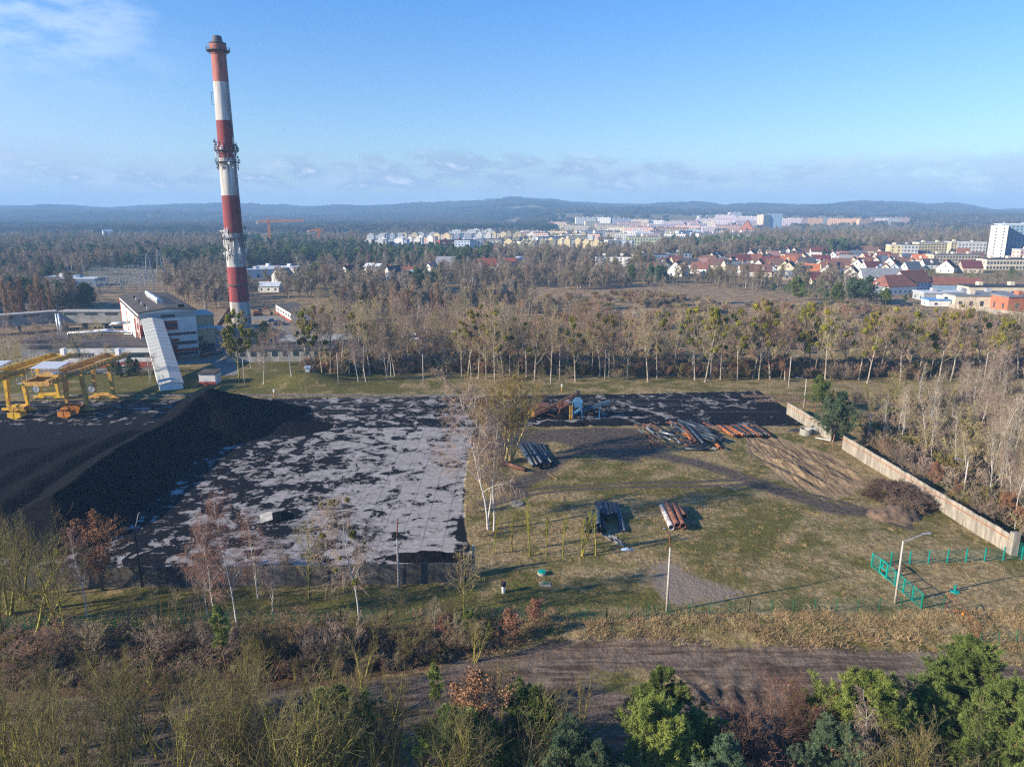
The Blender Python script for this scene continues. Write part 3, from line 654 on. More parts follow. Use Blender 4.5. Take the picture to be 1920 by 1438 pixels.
protos('goldtree', 2, lambda i: bare(450+i, 19, stems=3, r0=.26, lean=.16, L1=(22, .26, .96, 44, .32, .4), L2=(7, 42, .46, .5), L3=(5, 42, .5, .2), up=.9, twig=.026, mtrunk='goldbark', mtwig='twiggold'))
protos('pollard', 3, lambda i: bare(460+i, 5.2, stems=1+i % 2, r0=.10, L1=(22, .42, .99, 22, .20, .3), L2=(4, 25, .5, .5), L3=(2, 25, .5, .2), up=1.3, twig=.015, mtrunk='mossgreen', mtwig='mossgreen'))
protos('pine', 4, lambda i: pine(500+i, 12, .72, .34, 52, 22, 12, 'needle', .25))
protos('pinelight', 3, lambda i: pine(520+i, 9, .85, .38, 46, 22, 12, 'needlelight', .22))
protos('pineblue', 3, lambda i: pine(540+i, 12, .80, .34, 46, 20, 11, 'needleblue', .26))
protos('slimpine', 2, lambda i: pine(560+i, 11, .6, .16, 26, 8, 5, 'needlelight', .28, r0=.1))
protos('spruce', 2, lambda i: pine(570+i, 11, .95, .26, 60, 8, 7, 'needleblue', .38, shp=1.0, ang=85))
protos('column', 3, lambda i: bare(580+i, 16, r0=.25, L1=(44, .08, .99, 16, .20, .25), L2=(6, 22, .5, .5), L3=(5, 25, .55, .3), up=1.4, twig=.05, mtrunk='redbark', mtwig='twigred'))
protos('blossom', 1, lambda i: bare(595+i, 5, stems=3, r0=.08, L1=(14, .15, .97, 42, .42, .4), L2=(6, 45, .5, .3), L3=(5, 45, .55, .1), up=.5, twig=.03, mtrunk='bark', mtwig='twigpale', leaf=('blossom', 2600, .12)))
# a mistletoe ball
_r = np.random.default_rng(7); _c = norm(_r.normal(size=(520, 3)))*(.35+.65*_r.random((520, 1)))**.6*.62
_V, _Q = leaves(_r, _c, .15); MIST = mesh_np('mistletoe', _V, Q=_Q, mats=(M['mistle'],))

TREES = []
PROT_N = {}
def plant(kind, x, y, sc, name, label, cat, group=None, rz=None, idx=None, lean=None, mist=0, ordinal=False, z=None, rnd=random.Random(5), mscale=1.0):
    pr = PR[kind][(rnd.randrange(len(PR[kind])) if idx is None else idx) % len(PR[kind])]
    z = (tz(x, y) if z is None else z)-.05
    root = thing(name, label, cat, (x, y, z), rnd.uniform(0, 6.28) if rz is None else rz, group)
    root.scale = (sc, sc, sc*rnd.uniform(.94, 1.06))
    if lean: root.rotation_euler = (lean[0], lean[1], root.rotation_euler[2])
    ob('trunk', pr.trunk, root); ob('crown', pr.crown, root)
    for nm, me in pr.extra: ob(nm, me, root)
    if mist:
        hi = [t_ for t_ in pr.tips if t_[2] > pr.h*.42]
        for t_ in rnd.sample(hi, min(mist, len(hi))):
            o = ob('mistletoe', MIST, root, tuple(t_)); s_ = rnd.uniform(.6, 1.45)*mscale/sc; o.scale = (s_, s_, s_*.9); o.rotation_euler = (rnd.uniform(0, 3), rnd.uniform(0, 3), 0)
    if ordinal: TREES.append((root, proj(x, y, z)[0]))
    return root
ORD = ['first', 'second', 'third', 'fourth', 'fifth', 'sixth', 'seventh', 'eighth', 'ninth', 'tenth', 'eleventh', 'twelfth', 'thirteenth', 'fourteenth', 'fifteenth', 'sixteenth', 'seventeenth', 'eighteenth', 'nineteenth']
def ordw(n):
    if n < 19: return ORD[n]
    tens = ['twenty', 'thirty', 'forty', 'fifty', 'sixty', 'seventy', 'eighty', 'ninety']; k, r_ = divmod(n+1, 10)
    return tens[k-2]+'-'+ORD[r_-1] if r_ else tens[k-2][:-1]+'ieth'
def finish_ordinals(lst, tail='from the left'):
    by = {}
    for o, x in lst: by.setdefault(o['label'], []).append((x, o))
    for lb, l in by.items():
        l.sort(key=lambda q_: q_[0])
        for i, (x, o) in enumerate(l): o['label'] = f'{lb}, {ordw(i)} {tail}' if len(l) > 1 else lb
ORDS = []
# ------------------------------------------------------------------ placed trees
rn = random.Random(11)
def at(px, py, z=0.0): return P(px, py, z)
def hsc(k, px, py, top):                  # scale so that a tree of this kind reaches the row top
    return hgt(px, py, top)/PR[k][0].h
def hgt(px, py, top):                     # height of a thing standing at (px,py) whose top shows at row top
    x, y = P(px, py); return PZ(px, top, y)[2]
# the poplar row beyond the yard
ROW = [575, 590, 604, 620, 655, 668, 682, 694, 727, 741, 838, 866, 878, 884, 897, 912, 928, 944, 956, 972, 987, 1002, 1017, 1033, 1060, 1079, 1109, 1125, 1141, 1152, 1176, 1215, 1232, 1262, 1303, 1322, 1333, 1351, 1383, 1412, 1423, 1444, 1472, 1505, 1520, 1526, 1547, 1586, 1610, 1626, 1650, 1665, 1688, 1704, 1722, 1744, 1761, 1782, 1801, 1838, 1855, 1875, 1908]
MI = {575: 9, 590: 12, 604: 4, 655: 6, 668: 5, 866: 4, 884: 6, 897: 7, 912: 4, 928: 5, 956: 6, 987: 4, 1017: 6, 1079: 8, 1109: 5, 1141: 4, 1232: 9, 1303: 12, 1322: 16, 1333: 8, 1351: 7, 1383: 9, 1412: 11, 1423: 6, 1444: 9, 1505: 12, 1520: 26, 1526: 16, 1547: 4, 1610: 10, 1626: 7, 1665: 12, 1704: 8, 1722: 6, 1744: 11, 1761: 7, 1782: 4, 1801: 6, 1838: 5, 1855: 9, 1875: 8, 1908: 4}
for px in ROW:
    y0 = 710+rn.uniform(-9, 8) if px > 850 else 704+rn.uniform(-6, 10)
    x, y = at(px, y0); big = 1.06 if px in (1232, 1383, 1610, 1665) else (1.2 if px in (1322, 1520) else rn.uniform(.92, 1.16))
    mi = int(MI.get(px, 0)*1.6)
    lb = 'mistletoe-laden poplar in the row beyond the yard' if mi >= 7 else ('poplar with few mistletoe balls in the row beyond the yard' if mi else 'slender poplar without mistletoe in the row beyond the yard')
    plant('poplarred' if rn.random() < .25 else 'poplar', x, y, big, 'poplar_tree', lb, 'tree', 'poplars in the row beyond the coal yard', mist=mi, ordinal=True, lean=(rn.uniform(-.07, .07), rn.uniform(-.09, .09)), mscale=1.0)
# orange-leaved young oaks under the row
for px, py, s_ in ((1254, 709, .42), (1284, 709, .5), (1375, 709, .55), (1400, 708, .6), (1463, 711, .85), (1445, 709, .7), (1030, 702, .6), (1120, 690, .5)):
    x, y = at(px, py); plant('oak', x, y, s_, 'oak_sapling', 'young oak with orange dead leaves under the poplar row', 'tree', 'young orange oaks under the poplar row', ordinal=True)
for px in (1015, 1068, 1160, 1190, 1205, 1340, 1365, 1500, 1560, 1580, 1600, 1640, 1690, 1715, 1775, 1815, 1850, 960, 940, 820, 640, 760):
    x, y = at(px, rn.uniform(705, 716)); plant('bush', x, y, rn.uniform(.8, 1.4), 'bush', 'low bare bush at the foot of the poplar row', 'bush', 'bare bushes at the foot of the poplar row')
# birches and other trees on the lawn left of the row
for k, px, py, s_ in (('birch', 495, 724, .92), ('birch', 548, 723, 1.0), ('birch', 470, 690, .8), ('birch', 518, 676, .8), ('birch', 640, 690, 1.0), ('birch', 672, 718, .85), ('birch', 686, 716, .9), ('birch', 725, 708, .95), ('birch', 733, 704, 1.05), ('birch', 610, 668, .95), ('birch', 560, 668, .9)):
    x, y = at(px, py); plant(k, x, y, s_, 'birch_tree', 'white-trunked birch on the lawn beyond the coal yard', 'tree', 'birches on the lawn beyond the yard', ordinal=True, lean=(rn.uniform(-.05, .05), rn.uniform(-.06, .06)))
x, y = at(449, 718); plant('bank', x, y, hsc('bank', 449, 718, 592), 'poplar_tree', 'tree choked with yellow-green mistletoe standing in front of the chimney base', 'tree', mist=75, mscale=.95)
x, y = at(585, 662); plant('poplar', x, y, .95, 'poplar_tree', 'thin tree crowded with mistletoe behind the grassy mound', 'tree', mist=26, mscale=.9)
x, y = at(500, 668); plant('pineblue', x, y, .9, 'pine_tree', 'dark pine behind the mistletoe tree near the parked cars', 'tree')
x, y = at(379, 662); plant('spruce', x, y, .7, 'spruce_tree', 'dark spruce at the right corner of the boiler house', 'tree')
for px, py, s_ in ((245, 702, .55), (216, 700, .45), (225, 706, .38), (258, 700, .4)):
    x, y = at(px, py); plant('spruce', x, y, s_, 'spruce_tree', 'small dark spruce beside the left gantry cranes', 'tree', 'small spruces near the cranes', ordinal=True)
# trees around the plant at the left
for k, px, py, s_, lb in (('birch', 60, 690, .85, 'a'), ('birch', 103, 686, .95, 'a'), ('bank', 150, 690, .9, 'b'), ('bank', 175, 672, .8, 'b'), ('birch', 20, 672, .9, 'a'), ('bank', 10, 700, .8, 'b'), ('bank', 40, 705, .8, 'b'), ('bank', 190, 655, .8, 'b'), ('birch', 80, 665, .9, 'a'), ('bank', 120, 700, .7, 'b'), ('bank', 165, 705, .6, 'b'), ('birch', 5, 655, .9, 'a'), ('bank', 230, 668, .6, 'b'), ('birch', 135, 665, .7, 'a'), ('bank', 205, 690, .6, 'b'), ('birch', 283, 722, .55, 'a'), ('bank', 300, 700, .4, 'b')):
    x, y = at(px, py)
    plant(k, x, y, s_, 'birch_tree' if lb == 'a' else 'bare_tree', 'bare white birch near the cranes and pipe bridge' if lb == 'a' else 'bare spreading tree behind the yellow gantry cranes', 'tree', 'trees between the cranes and the plant', ordinal=True)
for px, py, s_ in ((20, 614, 1.15), (32, 606, 1.1), (43, 610, 1.2), (80, 612, 1.3), (67, 600, .9), (83, 602, .8), (100, 596, 1.0)):
    x, y = at(px, py); plant('column', x, y, s_*.9, 'columnar_poplar', 'tall narrow reddish poplar behind the long grey gallery', 'tree', 'columnar poplars behind the gallery', ordinal=True)
for px, py in ((690, 600), (705, 603), (735, 606), (748, 600), (765, 604), (778, 603), (812, 603), (824, 600), (1140, 540), (1100, 520)):
    x, y = at(px, py); plant('column', x, y, rn.uniform(.75, 1.0), 'columnar_poplar', 'narrow rust-tinted poplar standing behind the bare grove', 'tree', 'columnar poplars behind the grove', ordinal=True)

# individual trees of the middle grove (the nearest), their deeper ranks are one mass
n_ = 0
G1 = [(560, 640), (560, 600), (820, 596), (1010, 596), (1180, 640), (1300, 660), (1300, 700), (860, 700), (800, 688), (750, 690), (740, 660), (610, 650)]
def inpoly(poly, x, y): return float(sdf(poly, np.array([x]), np.array([y]))[0]) > 0
while n_ < 125:
    px, py = rn.uniform(560, 1300), rn.uniform(597, 702)
    if not inpoly(G1, px, py): continue
    x, y = at(px, py)
    k = rn.choice(['poplar', 'bank', 'poplarred', 'birch', 'birch', 'poplar'])
    if px > 1000 and rn.random() < .5: k = 'poplarred'
    if px > 1120 and (rn.random() < .75 or py < 650): continue
    plant(k, x, y, rn.uniform(.62, .92)*(.8 if px > 980 else 1), 'bare_tree', 'bare slender tree in the dense grove behind the poplar row', 'tree', 'bare trees in the grove behind the poplar row', mist=rn.choice([0, 0, 0, 2, 4]) if k == 'poplar' else 0); n_ += 1
# birch thicket beyond the right-hand wall
WL = [P(1475, 775), P(1585, 862), P(1888, 1037)]
G2 = [(1640, 800), (1720, 770), (2000, 745), (2100, 800), (2120, 1010), (1990, 1030), (1925, 1010), (1840, 955), (1760, 895), (1690, 860), (1650, 835)]
n_ = 0
while n_ < 170:
    px, py = rn.uniform(1640, 2100), rn.uniform(750, 1020)
    if not inpoly(G2, px, py): continue
    x, y = at(px, py)
    if x < 69.5: continue
    k = rn.choice(['birchpale', 'birchpale', 'birchpale', 'birch', 'bank'])
    plant(k, x, y, rn.uniform(.65, 1.0), 'birch_tree' if k[:5] == 'birch' else 'bare_tree', 'thin white birch in the thicket beyond the concrete wall' if k[:5] == 'birch' else 'bare grey-green tree in the thicket beyond the concrete wall', 'tree', 'trees of the thicket beyond the concrete wall', lean=(rn.uniform(-.07, .07), rn.uniform(-.07, .07))); n_ += 1
for px, py, s_ in ((1885, 985, .62), (1770, 945, .42), (1750, 915, .5), (1700, 870, .35), (1910, 1000, .5)):
    x, y = at(px, py); x = max(x, 70.2); plant('oak', x, y, s_, 'oak_tree', 'oak with brown dead leaves just beyond the concrete wall', 'tree', 'brown-leaved oaks beyond the wall', ordinal=True)
x, y = at(1768, 915); plant('spruce', x, y, .38, 'juniper', 'low green conifer between brown oaks beyond the concrete wall', 'shrub')
for px, py, s_ in ((1610, 800, 1.1), (1590, 785, 1.2), (1640, 842, 1.3), (1665, 862, 1.2), (1600, 760, 1.2), (1630, 770, 1.4), (1690, 885, 1.3), (1720, 905, 1.2), (1560, 770, 1.3), (1800, 960, 1.2), (1840, 975, 1.2), (1665, 800, 1.0), (1700, 790, 1.2)):
    x, y = at(px, py); x = max(x, 69); plant('bush', x, y, s_, 'bush', 'scrubby bare bush just outside the concrete wall', 'bush', 'bushes outside the concrete wall')
x, y = at(1561, 838); plant('pineblue', x, y, .88, 'pine_tree', 'green pine growing against the gap in the concrete wall', 'tree', idx=0)
x, y = at(1527, 772); plant('pine', x, y, .72, 'pine_tree', 'dark pine outside the far end of the concrete wall', 'tree', idx=1)
x, y = at(1660, 800); plant('pine', x, y, .33, 'pine_tree', 'small green pine beyond the wall near the railway', 'tree', idx=2)
for px in np.arange(1570, 1930, 16): 
    x, y = at(px, rn.uniform(752, 764)); plant('pollard', x, y, rn.uniform(.6, .95), 'sapling', 'thin mossy sapling between the railway and the thicket', 'tree', 'mossy saplings along the railway')
# trees at the corner between the two yards
for k, nm, px, py, s_, lb, ln in (
    ('birch', 'birch_tree', 915, 992, hsc('birch', 915, 992, 698), 'tall white birch leaning over the right edge of the coal yard', (.0, -.06)),
    ('birch', 'birch_tree', 926, 994, hsc('birch', 926, 994, 765), 'thinner birch just right of the tall birch at the yard edge', (0, .04)),
    ('weepgold', 'birch_tree', 914, 986, hsc('weepgold', 914, 986, 850), 'yellow weeping birch leaning over the edge of the yard', (0.0, -.22)),
    ('goldtree', 'poplar_tree', 947, 868, hsc('goldtree', 947, 868, 688), 'big golden-twigged tree with a forked trunk beside black pipes', (0, -.10)),
    ('goldtree', 'poplar_tree', 957, 864, hsc('goldtree', 957, 864, 700), 'large yellowish tree leaning right beside the stack of black pipes', (0, .06)),
    ('oak', 'bare_tree', 905, 790, .6, 'brownish small tree at the corner between the two yards', None)):
    x, y = at(px, py); plant(k, x, y, s_, nm, lb, 'tree', lean=ln, mist=(9 if nm == 'poplar_tree' else 0), mscale=.5)
for px, py, s_ in ((890, 960, 1.0), (893, 900, 1.1), (888, 860, 1.1), (902, 1005, .9), (905, 840, 1.1), (918, 805, 1.2), (897, 880, 1.2), (900, 920, 1.2)):
    x, y = at(px, py); plant('bush', x, y, s_*.8, 'bush', 'dry bush along the right edge of the coal yard', 'bush', 'bushes along the edge of the coal yard', ordinal=True)
for px, py, s_ in ((925, 1038, .95), (960, 1034, 1.0), (993, 1042, 1.2), (1025, 1040, 1.1), (1056, 1042, 1.0), (1087, 1043, 1.15), (1091, 1040, .9), (1117, 1041, 1.1)):
    x, y = at(px, py); plant('pollard', x, y, s_, 'pollard_tree', 'mossy yellow-green young tree in the short row', 'tree', 'row of mossy young trees in the grass', ordinal=True)
# trees on the strip in front of the yard wall
for k, nm, px, py, s_, lb, ln in (
    ('birchred', 'birch_tree', 162, 1155, hsc('birchred', 162, 1155, 985), 'bare birch with crooked trunk at the left of the wall lawn', (0, -.05)),
    ('oak', 'oak_tree', 193, 1106, hsc('oak', 193, 1106, 966), 'rusty-leaved oak in front of the yard wall below the coal heap', None),
    ('birchred', 'birch_tree', 410, 1172, hsc('birchred', 410, 1172, 962), 'leaning birch with reddish hanging twigs, left of a crossing pair', (0, -.16)),
    ('birchred', 'birch_tree', 446, 1182, hsc('birchred', 446, 1182, 950), 'leaning white birch whose trunk bends left over the yard wall', (0, -.20)),
    ('birch', 'birch_tree', 391, 1160, hsc('birch', 391, 1160, 1050), 'short thin birch between the leaning birches', (0, -.05)),
    ('birchred', 'bare_tree', 484, 1121, hsc('birchred', 484, 1121, 955), 'reddish-brown twiggy tree standing close to the yard wall', None),
    ('birch', 'birch_tree', 514, 1172, hsc('birch', 514, 1172, 1020), 'slim pale birch right of the reddish-brown tree', (0, -.06)),
    ('bank', 'bare_tree', 580, 1123, hsc('bank', 580, 1123, 980), 'bare mossy tree with spreading crown in front of the yard wall', None),
    ('birch', 'birch_tree', 674, 1176, hsc('birch', 674, 1176, 920), 'tall crooked white birch with mistletoe in front of the yard wall', (0, -.09)),
    ('mossgrey', 'bare_tree', 472, 1206, hsc('mossgrey', 472, 1206, 1115), 'bent bare sapling right of the leaning birches', None),
    ('bank', 'bare_tree', 870, 1166, hsc('bank', 870, 1166, 1045), 'thin bare tree near the corner of the yard wall', None),
    ('mossgrey', 'bare_tree', 235, 1190, hsc('mossgrey', 235, 1190, 1085), 'fan-shaped bare tree on the bank at the left', None)):
    x, y = at(px, py); plant(k, x, y, s_, nm, lb, 'tree', lean=ln, mist=(9 if px == 674 else 0), mscale=.55)
for px, py in ((20, 1150), (65, 1190), (95, 1165), (-10, 1190), (130, 1195), (45, 1120)):
    x, y = at(px, py); plant('moss', x, y, rn.uniform(.9, 1.25), 'bare_tree', 'dense dark bare tree at the far left end of the wall', 'tree', 'dense bare trees at the left end of the wall', ordinal=True)
# saplings tied to wooden stakes
for px, py in ((292, 1158), (332, 1160)):
    x, y = at(px, py); r_ = plant('bank', x, y, .28, 'staked_sapling', 'young tree tied between wooden stakes on the lawn', 'tree', 'staked young trees', ordinal=True)
    for a in (-.9, .9): MB().tube([(a*2.6, a, 0), (a*2.6, a, 7.5)], .14, 6).build('stake', M['wood'], r_)
# saplings and shrubs along the bank below the fence
for i, (px, py, k, s_) in enumerate([(740, 1190, 'mossgrey', .55), (790, 1180, 'mossgrey', .5), (815, 1195, 'birch', .28), (846, 1180, 'mossgrey', .45), (705, 1235, 'moss', .5), (650, 1228, 'bush', 1.3), (610, 1222, 'bush', 1.1), (560, 1215, 'bush', 1.3), (530, 1235, 'mossgrey', .5), (770, 1235, 'bush', 1.2), (735, 1215, 'mossgrey', .45), (680, 1205, 'bush', 1.0), (340, 1210, 'bush', 1.1), (300, 1230, 'bush', 1.2), (180, 1230, 'bush', 1.3), (120, 1225, 'bush', 1.2), (60, 1240, 'bush', 1.5), (890, 1235, 'moss', .5), (855, 1215, 'bush', 1.2), (420, 1235, 'bush', 1.2), (380, 1220, 'bush', 1.1), (580, 1250, 'bush', 1.2), (490, 1250, 'bush', 1.4)]):
    x, y = at(px, py, -.5); plant(k, x, y, s_, 'shrub', 'leafless brown shrub on the bank below the green fence', 'bush', 'leafless shrubs on the bank')
for px, py, s_, lb in ((632, 1205, .85, 'small pinkish-leaved oak on the bank below the leaning birches'), (960, 1198, 1.25, 'conical pinkish-brown young oak standing by the fence'), (1003, 1172, 1.0, 'reddish-leaved young oak behind the conical one by the fence'), (828, 1192, .8, 'small reddish oak left of the pine bush at the fence'), (845, 1188, .75, 'low pinkish oak beside the green pine bush'), (1450, 1180, .0, '')):
    if s_: x, y = at(px, py); plant('pinkoak', x, y, s_, 'oak_sapling', lb, 'tree')
x, y = at(878, 1190); plant('pinelight', x, y, .34, 'pine_bush', 'low green pine bush by the fence under a thin tree', 'bush')
x, y = at(920, 1192); plant('pinelight', x, y, .2, 'pine_bush', 'tiny green pine left of the conical pinkish oak', 'bush')
x, y = at(425, 1262, -.8); plant('slimpine', x, y, .72, 'pine_tree', 'slender light green pine rising in front of the leaning birches', 'tree')
x, y = at(500, 1240, -.8); plant('pinelight', x, y, .3, 'pine_bush', 'small pine among the bank shrubs', 'bush')

# ------------------------------------------------------------------ the nearest belt: pines and mossy trees under the drone
def by_top(px, ptop, Y, hh, base=-.8):     # root position of a tree whose top is at (px, ptop), Y metres ahead
    d_ = ray(px, ptop); t = Y/d_[1]; return d_[0]*t, Y, (H+d_[2]*t-base)/hh
for k, px, pt, Y, hh, lb in (
    ('pine', 1248, 1258, 53, 12, 'large dark pine right of the yellow shrub in the near belt'),
    ('pinelight', 1238, 1340, 46.5, 9, 'smaller light green pine in front of the large dark pine'),
    ('pinelight', 1640, 1258, 50, 9, 'broad light green pine above the white-trunked tree'),
    ('pineblue', 1575, 1372, 46, 12, 'bluish pine crown low beside the broad light green pine'),
    ('pine', 1835, 1212, 53, 12, 'tallest pine at the right end of the near belt'),
    ('pine', 1765, 1296, 50, 12, 'bluish pine left of the tallest pine'),
    ('pine', 1905, 1300, 47, 12, 'dark pine at the lower right corner'),
    ('pinelight', 868, 1335, 47, 9, 'light green round pine near the bottom left of centre'),
    ('pine', 985, 1290, 50, 12, 'dark green pine between mossy trees near the bottom centre'),
    ('pinelight', 610, 1300, 49, 9, 'wide light green pine among bare mossy trees'),
    ('pineblue', 1062, 1375, 45, 12, 'small grey-green pine at the bottom centre'),
    ('pineblue', 1118, 1392, 44, 12, 'small grey-green pine at the bottom edge right of centre'),
    ('pineblue', 1356, 1412, 44, 12, 'tiny pine crown peeping over the bottom edge'),
    ('slimpine', 820, 1240, 58, 11, 'thin young pine at the road bend left of centre'),
    ('slimpine', 498, 1330, 50, 11, 'thin dark pine among the mossy trees at the left'),
    ('pine', 1310, 1350, 48, 12, 'dark pine right behind the light green one'),
    ('slimpine', 690, 1335, 49, 11, 'slim pine right of the wide light green pine')):
    x, y, s_ = by_top(px, pt, Y, hh); plant(k, x, y, s_, 'pine_tree', lb, 'tree', z=-.8)
for k, px, pt, Y, hh, lb in (
    ('moss', 1085, 1262, 55, 10, 'yellow-mossed spreading tree in front of the grass patch'),
    ('moss', 1040, 1300, 50, 10, 'bare yellowish tree left of the grass patch'),
    ('thorn', 1480, 1300, 52, 6, 'red-brown thicket shrub between the two big pines'),
    ('thorn', 1420, 1350, 48, 6, 'dark red-brown thorny shrub by the churned soil'),
    ('thorn', 1535, 1335, 49, 6, 'brown shrub with a few orange leaves left of the broad pine'),
    ('thorn', 1460, 1375, 46, 6, 'low brown shrub in the shade at the bottom right'),
    ('birch', 1655, 1322, 46, 15, 'pale bare tree in front of the broad light green pine'),
    ('mossgrey', 1600, 1370, 44, 9, 'greyish bare tree at the bottom right'),
    ('moss', 1745, 1375, 44, 10, 'olive bare tree below the bluish pine'),
    ('moss', 1700, 1385, 43.5, 10, 'olive twiggy tree at the bottom edge on the right'),
    ('mossgrey', 1900, 1372, 44, 9, 'bare tree at the right bottom corner'),
    ('mossgrey', 1830, 1390, 43, 9, 'bare tree under the tallest pine'),
    ('oak', 862, 1290, 50, 8, 'orange-tinged young oak beside the light green round pine'),
    ('mossgrey', 935, 1225, 60, 9, 'bare grey tree overlapping the left end of the dirt road')):
    x, y, s_ = by_top(px, pt, Y, hh); plant(k, x, y, s_, 'shrub' if k == 'thorn' else 'bare_tree', lb, 'shrub' if k == 'thorn' else 'tree', z=-.8)
for i in range(92):
    px = rn.uniform(-40, 1010); Y = rn.uniform(43, 66)
    pt = 1195+(66-Y)*5.2+rn.uniform(-20, 45) + max(0, px-650)*.12
    k = rn.choice(['moss', 'moss', 'moss', 'mossgrey', 'moss'])
    x, y, s_ = by_top(px, pt, Y, 10)
    if px > 720 and Y > 58: continue
    plant(k, x, y, min(s_, 1.4), 'bare_tree', 'bare mossy many-stemmed tree in the near belt below the dirt road', 'tree', 'bare mossy trees of the near belt', z=-.8)
finish_ordinals(TREES)

# ------------------------------------------------------------------ masses nobody could count
def nogeo(name, me):                      # a prototype kept out of the scene, only used by the masses
    return bpy.data.objects.new(name, me)
def mass(name, pts, scl, rots, idx_, protos_, kind='stuff', tilt=None):
    cl = bpy.data.collections.new(name+'_kinds')
    for i, me in enumerate(protos_): cl.objects.link(nogeo(f'{name}_kind_{i:02d}', me))
    me = bpy.data.meshes.new(name); me.vertices.add(len(pts)); me.vertices.foreach_set('co', np.asarray(pts, np.float32).ravel())
    a = me.attributes.new('scl', 'FLOAT_VECTOR', 'POINT'); a.data.foreach_set('vector', np.asarray(scl, np.float32).ravel())
    a = me.attributes.new('idx', 'INT', 'POINT'); a.data.foreach_set('value', np.asarray(idx_, np.int32))
    a = me.attributes.new('rot', 'FLOAT_VECTOR', 'POINT'); rr = np.zeros((len(pts), 3), np.float32); rr[:, 2] = rots
    if tilt is not None: rr[:, :2] = tilt
    a.data.foreach_set('vector', rr.ravel())
    o = ob(name, me); g = bpy.data.node_groups.new(name, 'GeometryNodeTree')
    g.interface.new_socket('Geometry', in_out='INPUT', socket_type='NodeSocketGeometry'); g.interface.new_socket('Geometry', in_out='OUTPUT', socket_type='NodeSocketGeometry')
    N = g.nodes; gi = N.new('NodeGroupInput'); go = N.new('NodeGroupOutput'); ip = N.new('GeometryNodeInstanceOnPoints'); ci = N.new('GeometryNodeCollectionInfo')
    ci.inputs[0].default_value = cl; ci.inputs[1].default_value = True; ci.inputs[2].default_value = True
    def na(nm, dt):
        q_ = N.new('GeometryNodeInputNamedAttribute'); q_.data_type = dt; q_.inputs[0].default_value = nm; return q_.outputs[0]
    L = g.links; L.new(gi.outputs[0], ip.inputs['Points']); L.new(ci.outputs[0], ip.inputs['Instance']); ip.inputs['Pick Instance'].default_value = True
    L.new(na('idx', 'INT'), ip.inputs['Instance Index']); L.new(na('rot', 'FLOAT_VECTOR'), ip.inputs['Rotation']); L.new(na('scl', 'FLOAT_VECTOR'), ip.inputs['Scale'])
    L.new(ip.outputs[0], go.inputs[0]); md = o.modifiers.new('scatter', 'NODES'); md.node_group = g
    tag(o, kind=kind); return o
def tuft(seed, mk, n=60, hh=.36, w_=.34):
    r_ = np.random.default_rng(seed); b = r_.normal(size=(n, 3))*[w_*.5, w_*.5, 0]; dd = norm(r_.normal(size=(n, 3))*[.7, .7, 0]+[0, 0, .75])
    s_ = hh*(.5+r_.random((n, 1))); sd_ = norm(np.cross(dd, r_.normal(size=(n, 3))))*.014
    V = np.stack([b-sd_, b+sd_, b+dd*s_], 1).reshape(-1, 3); return mesh_np('tuft', V, T=np.arange(3*n).reshape(n, 3), mats=(M[mk],))
rg = np.random.default_rng(99)
def scatter(n, x0, x1, y0, y1, f):        # keep points with probability f(x,y)
    X_ = rg.uniform(x0, x1, n); Y_ = rg.uniform(y0, y1, n); k = rg.random(n) < f(X_, Y_); return X_[k], Y_[k]
def grassprob(X_, Y_):
    bank = smooth(68.6, 70, Y_)*(1-smooth(73.5, 77, Y_))*(vnoise(X_/1.1, Y_/1.1, 92) > .45)
    fld_ = .07*smooth(76, 80, Y_)*(vnoise(X_/5, Y_/5, 91) > .42) + .025
    p = np.maximum(bank, fld_)
    p = p*(sdf(YARD, X_, Y_) < -.6)*(sdf(SAND, X_, Y_) < -.3)*(sdf(ROADP, X_, Y_) < .2)*(ldist(TR1, X_, Y_) > 1.6)*(ldist(TR2, X_, Y_) > 2.4)*(sdf(MUD, X_, Y_) < 0)*(sdf(GRAV, X_, Y_) < 0)
    return p
X_, Y_ = scatter(150000, -75, 80, 44, 180, grassprob); Z_ = terr(X_, Y_)
tk = [tuft(1, 'grassdry'), tuft(2, 'grassdry', 80, .42, .5), tuft(3, 'grassdry', 44, .28), tuft(4, 'grassgreen', 60, .25), tuft(5, 'grassgreen', 50, .2, .5)]
ii = np.where(rg.random(len(X_)) < .78, rg.integers(0, 3, len(X_)), rg.integers(3, 5, len(X_)))
s_ = rg.uniform(.55, 1.5, len(X_))*np.where((Y_ > 67) & (Y_ < 76), .95, .6)
mass('dry_grass', np.stack([X_, Y_, Z_-.02], -1), np.stack([s_*1.3, s_*1.3, s_], -1), rg.uniform(0, 6.28, len(X_)), ii, tk)
